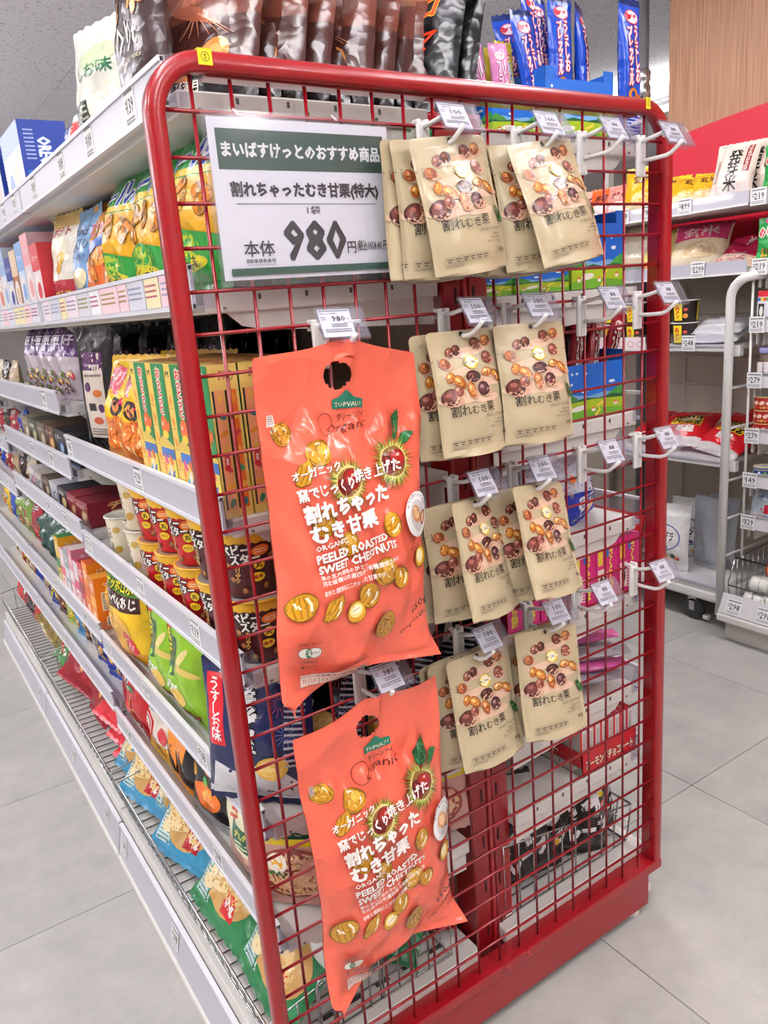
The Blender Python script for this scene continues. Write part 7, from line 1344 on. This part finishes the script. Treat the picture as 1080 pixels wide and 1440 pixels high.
def jar(lid, glass, lab):
    b = MB(); b.lathe([(.026, 0), (.030, .004), (.032, .03), (.033, .055), (.030, .078), (.024, .090), (.024, .096)], glass, 'carton', 24); D = Dec(b, CylS(.0335, .0335, .09), 'carton', .0003); D.rect(-.030, .016, .030, .066, '#e8e0e0'); D.text(lab, -.004, .041, .012, .044, '#3a3450', 0, .03, True); D.rect(.012, .02, .022, .06, '#c8901c')
    l = MB(); l.lathe([(.0255, .0945), (.027, .096), (.027, .112), (.025, .114), (.0001, .114)], lid, 'plastic', 24); return b.mesh('jar_body'), l.mesh('lid')
jr = jar('#8e8cc0', '#4a3428', 'うす塩')
for i in range(5): t = empty('spice_jar', (2.345, .648 - .074 * i, .982), 'brown jar with a lilac lid on the rack, %s from its near end' % ORD[i].replace('nearest', 'first'), 'jar', 'lilac-lidded jars', (0, 0, -HP + .3)); obj('jar_body', jr[0], t); obj('lid', jr[1], t)
def can(base, deco, h, r, nm):
    b = MB(); b.lathe([(r * .95, 0), (r, .002), (r, h - .002), (r * .96, h), (r * .92, h), (r * .9, h - .0015), (.0001, h - .0015)], [base, base, '#c8b060', '#c8b060', '#d8d4c8', '#d8d4c8'], 'carton', 28); deco(Dec(b, CylS(r, r, h), 'carton', .0002), r, h); return b.mesh(nm)
def tuna(d, r, h): d.rect(-PI * r, h * .08, PI * r, h * .36, '#a8241c'); d.rect(-PI * r, h * .80, PI * r, h * .9, '#8a1c14'); [d.ell(-PI * r + .022 * k, h * .55, .010, h * .14, '#e8c8b8', .3, 14, .06) for k in range(10)]; [d.text('いわし', -PI * r + .05 * k + .02, h * .22, .03, h * .2, '#e8c860', 0, .05) for k in range(4)]
tc_ = can('#9c2018', tuna, .047, .037, 'fish_can')
for i in range(3):
    for s in range(3): put('fish_can', tc_, 2.35, .650 - .082 * i, .782 + .0475 * s, 'red and gold fish can, %s column from the rack end, %s' % (ORD[i].replace('nearest', 'first'), ('bottom', 'middle', 'top')[s]), 'can', 'red fish cans', 0, -HP + .2 * s, 0)
def blue(d, r, h): d.rect(-PI * r, h * .78, PI * r, h * .84, '#c8b060'); [d.ell(-PI * r + .05 * k + .02, h * .5, .006, h * .2, '#e8ecf4', .1, 12, .08) for k in range(5)]; [d.ell(-PI * r + .05 * k + .04, h * .5, .008, h * .22, '#6a8a4a', .1, 12, .05) for k in range(5)]; d.rect(-PI * r, h * .06, PI * r, h * .2, '#5a8ac8')
bc = can('#143c80', blue, .052, .037, 'blue_can')
for i in range(4):
    for s in range(1): put('blue_can', bc, 2.35, .642 - .082 * i, .617 + .055 * s, 'dark blue can on the rack, %s from its near end' % ORD[i].replace('nearest', 'first'), 'can', 'dark blue cans', 0, -HP)
def sardine(d, w, h): d.ring(0, h * .66, w * .18, h * .10, .002, '#3a6ab8'); d.ell(.015, h * .36, w * .22, h * .12, '#c81c38', .4, 18, .06); d.text('おやつ', -.01, h * .68, w * .5, h * .10, '#3a5aa8', 0, .04); d.ell(-.02, h * .2, w * .2, h * .06, '#e8d8dc', 0, 14, .05)
sd = pillow(.11, .135, .045, '#b8c4cc', sardine, 371, wr=1.3).mesh('fish_snack_bag')
for i in range(4): put('fish_snack_bag', sd, 2.345, .630 - .10 * i, .457, 'pale blue fish snack bag on the rack, %s from its near end' % ORD[i].replace('nearest', 'first'), 'bag', 'pale blue fish snack bags', 14, -HP + .2)
def roll(c1, c2):
    b = MB(); b.lathe([(.020, 0), (.033, 0), (.034, .002), (.034, .098), (.033, .1), (.020, .1)], c1, 'film', 26); D = Dec(b, CylS(.034, .034, .1), 'film', .0003)
    for k in range(3): D.rect(-.10, .006 + .032 * k, .10, .032 + .032 * k, c2); D.scribble(-.04, .010 + .032 * k, -.01, .028 + .032 * k, 2, '#8a6a28', .5, 3); D.ell(.02, .019 + .032 * k, .008, .007, '#d8442c', 0, 12)
    b.lathe([(.021, .003), (.021, .097)], '#1c1c20', 'paper', 16); b.add([(.0205 * math.cos(a * PI / 8), .0205 * math.sin(a * PI / 8), .0005) for a in range(16)], [tuple(range(16))], '#18181c', 'paper', False); return b.mesh('can_roll')
ra, rb_ = roll('#c8c8c4', '#e4e2dc'), roll('#8a3c2c', '#d87858')
for i, (x, y, z, me_, L_) in enumerate(((2.30, .66, .154, ra, 'white wrapped can roll at the bottom of the rack basket'), (2.31, .64, .221, ra, 'white wrapped can roll resting on the bottom roll'), (2.345, .60, .285, rb_, 'red and peach wrapped can roll at the top of the rack basket'), (2.30, .53, .154, ra, 'white can roll further along the rack basket'), (2.31, .50, .221, ra, 'upper white can roll further along the rack basket'))):
    o = put('can_roll', me_, x, y, z, L_, 'can', 'wrapped can rolls'); o.rotation_euler = (HP, 0, .12)
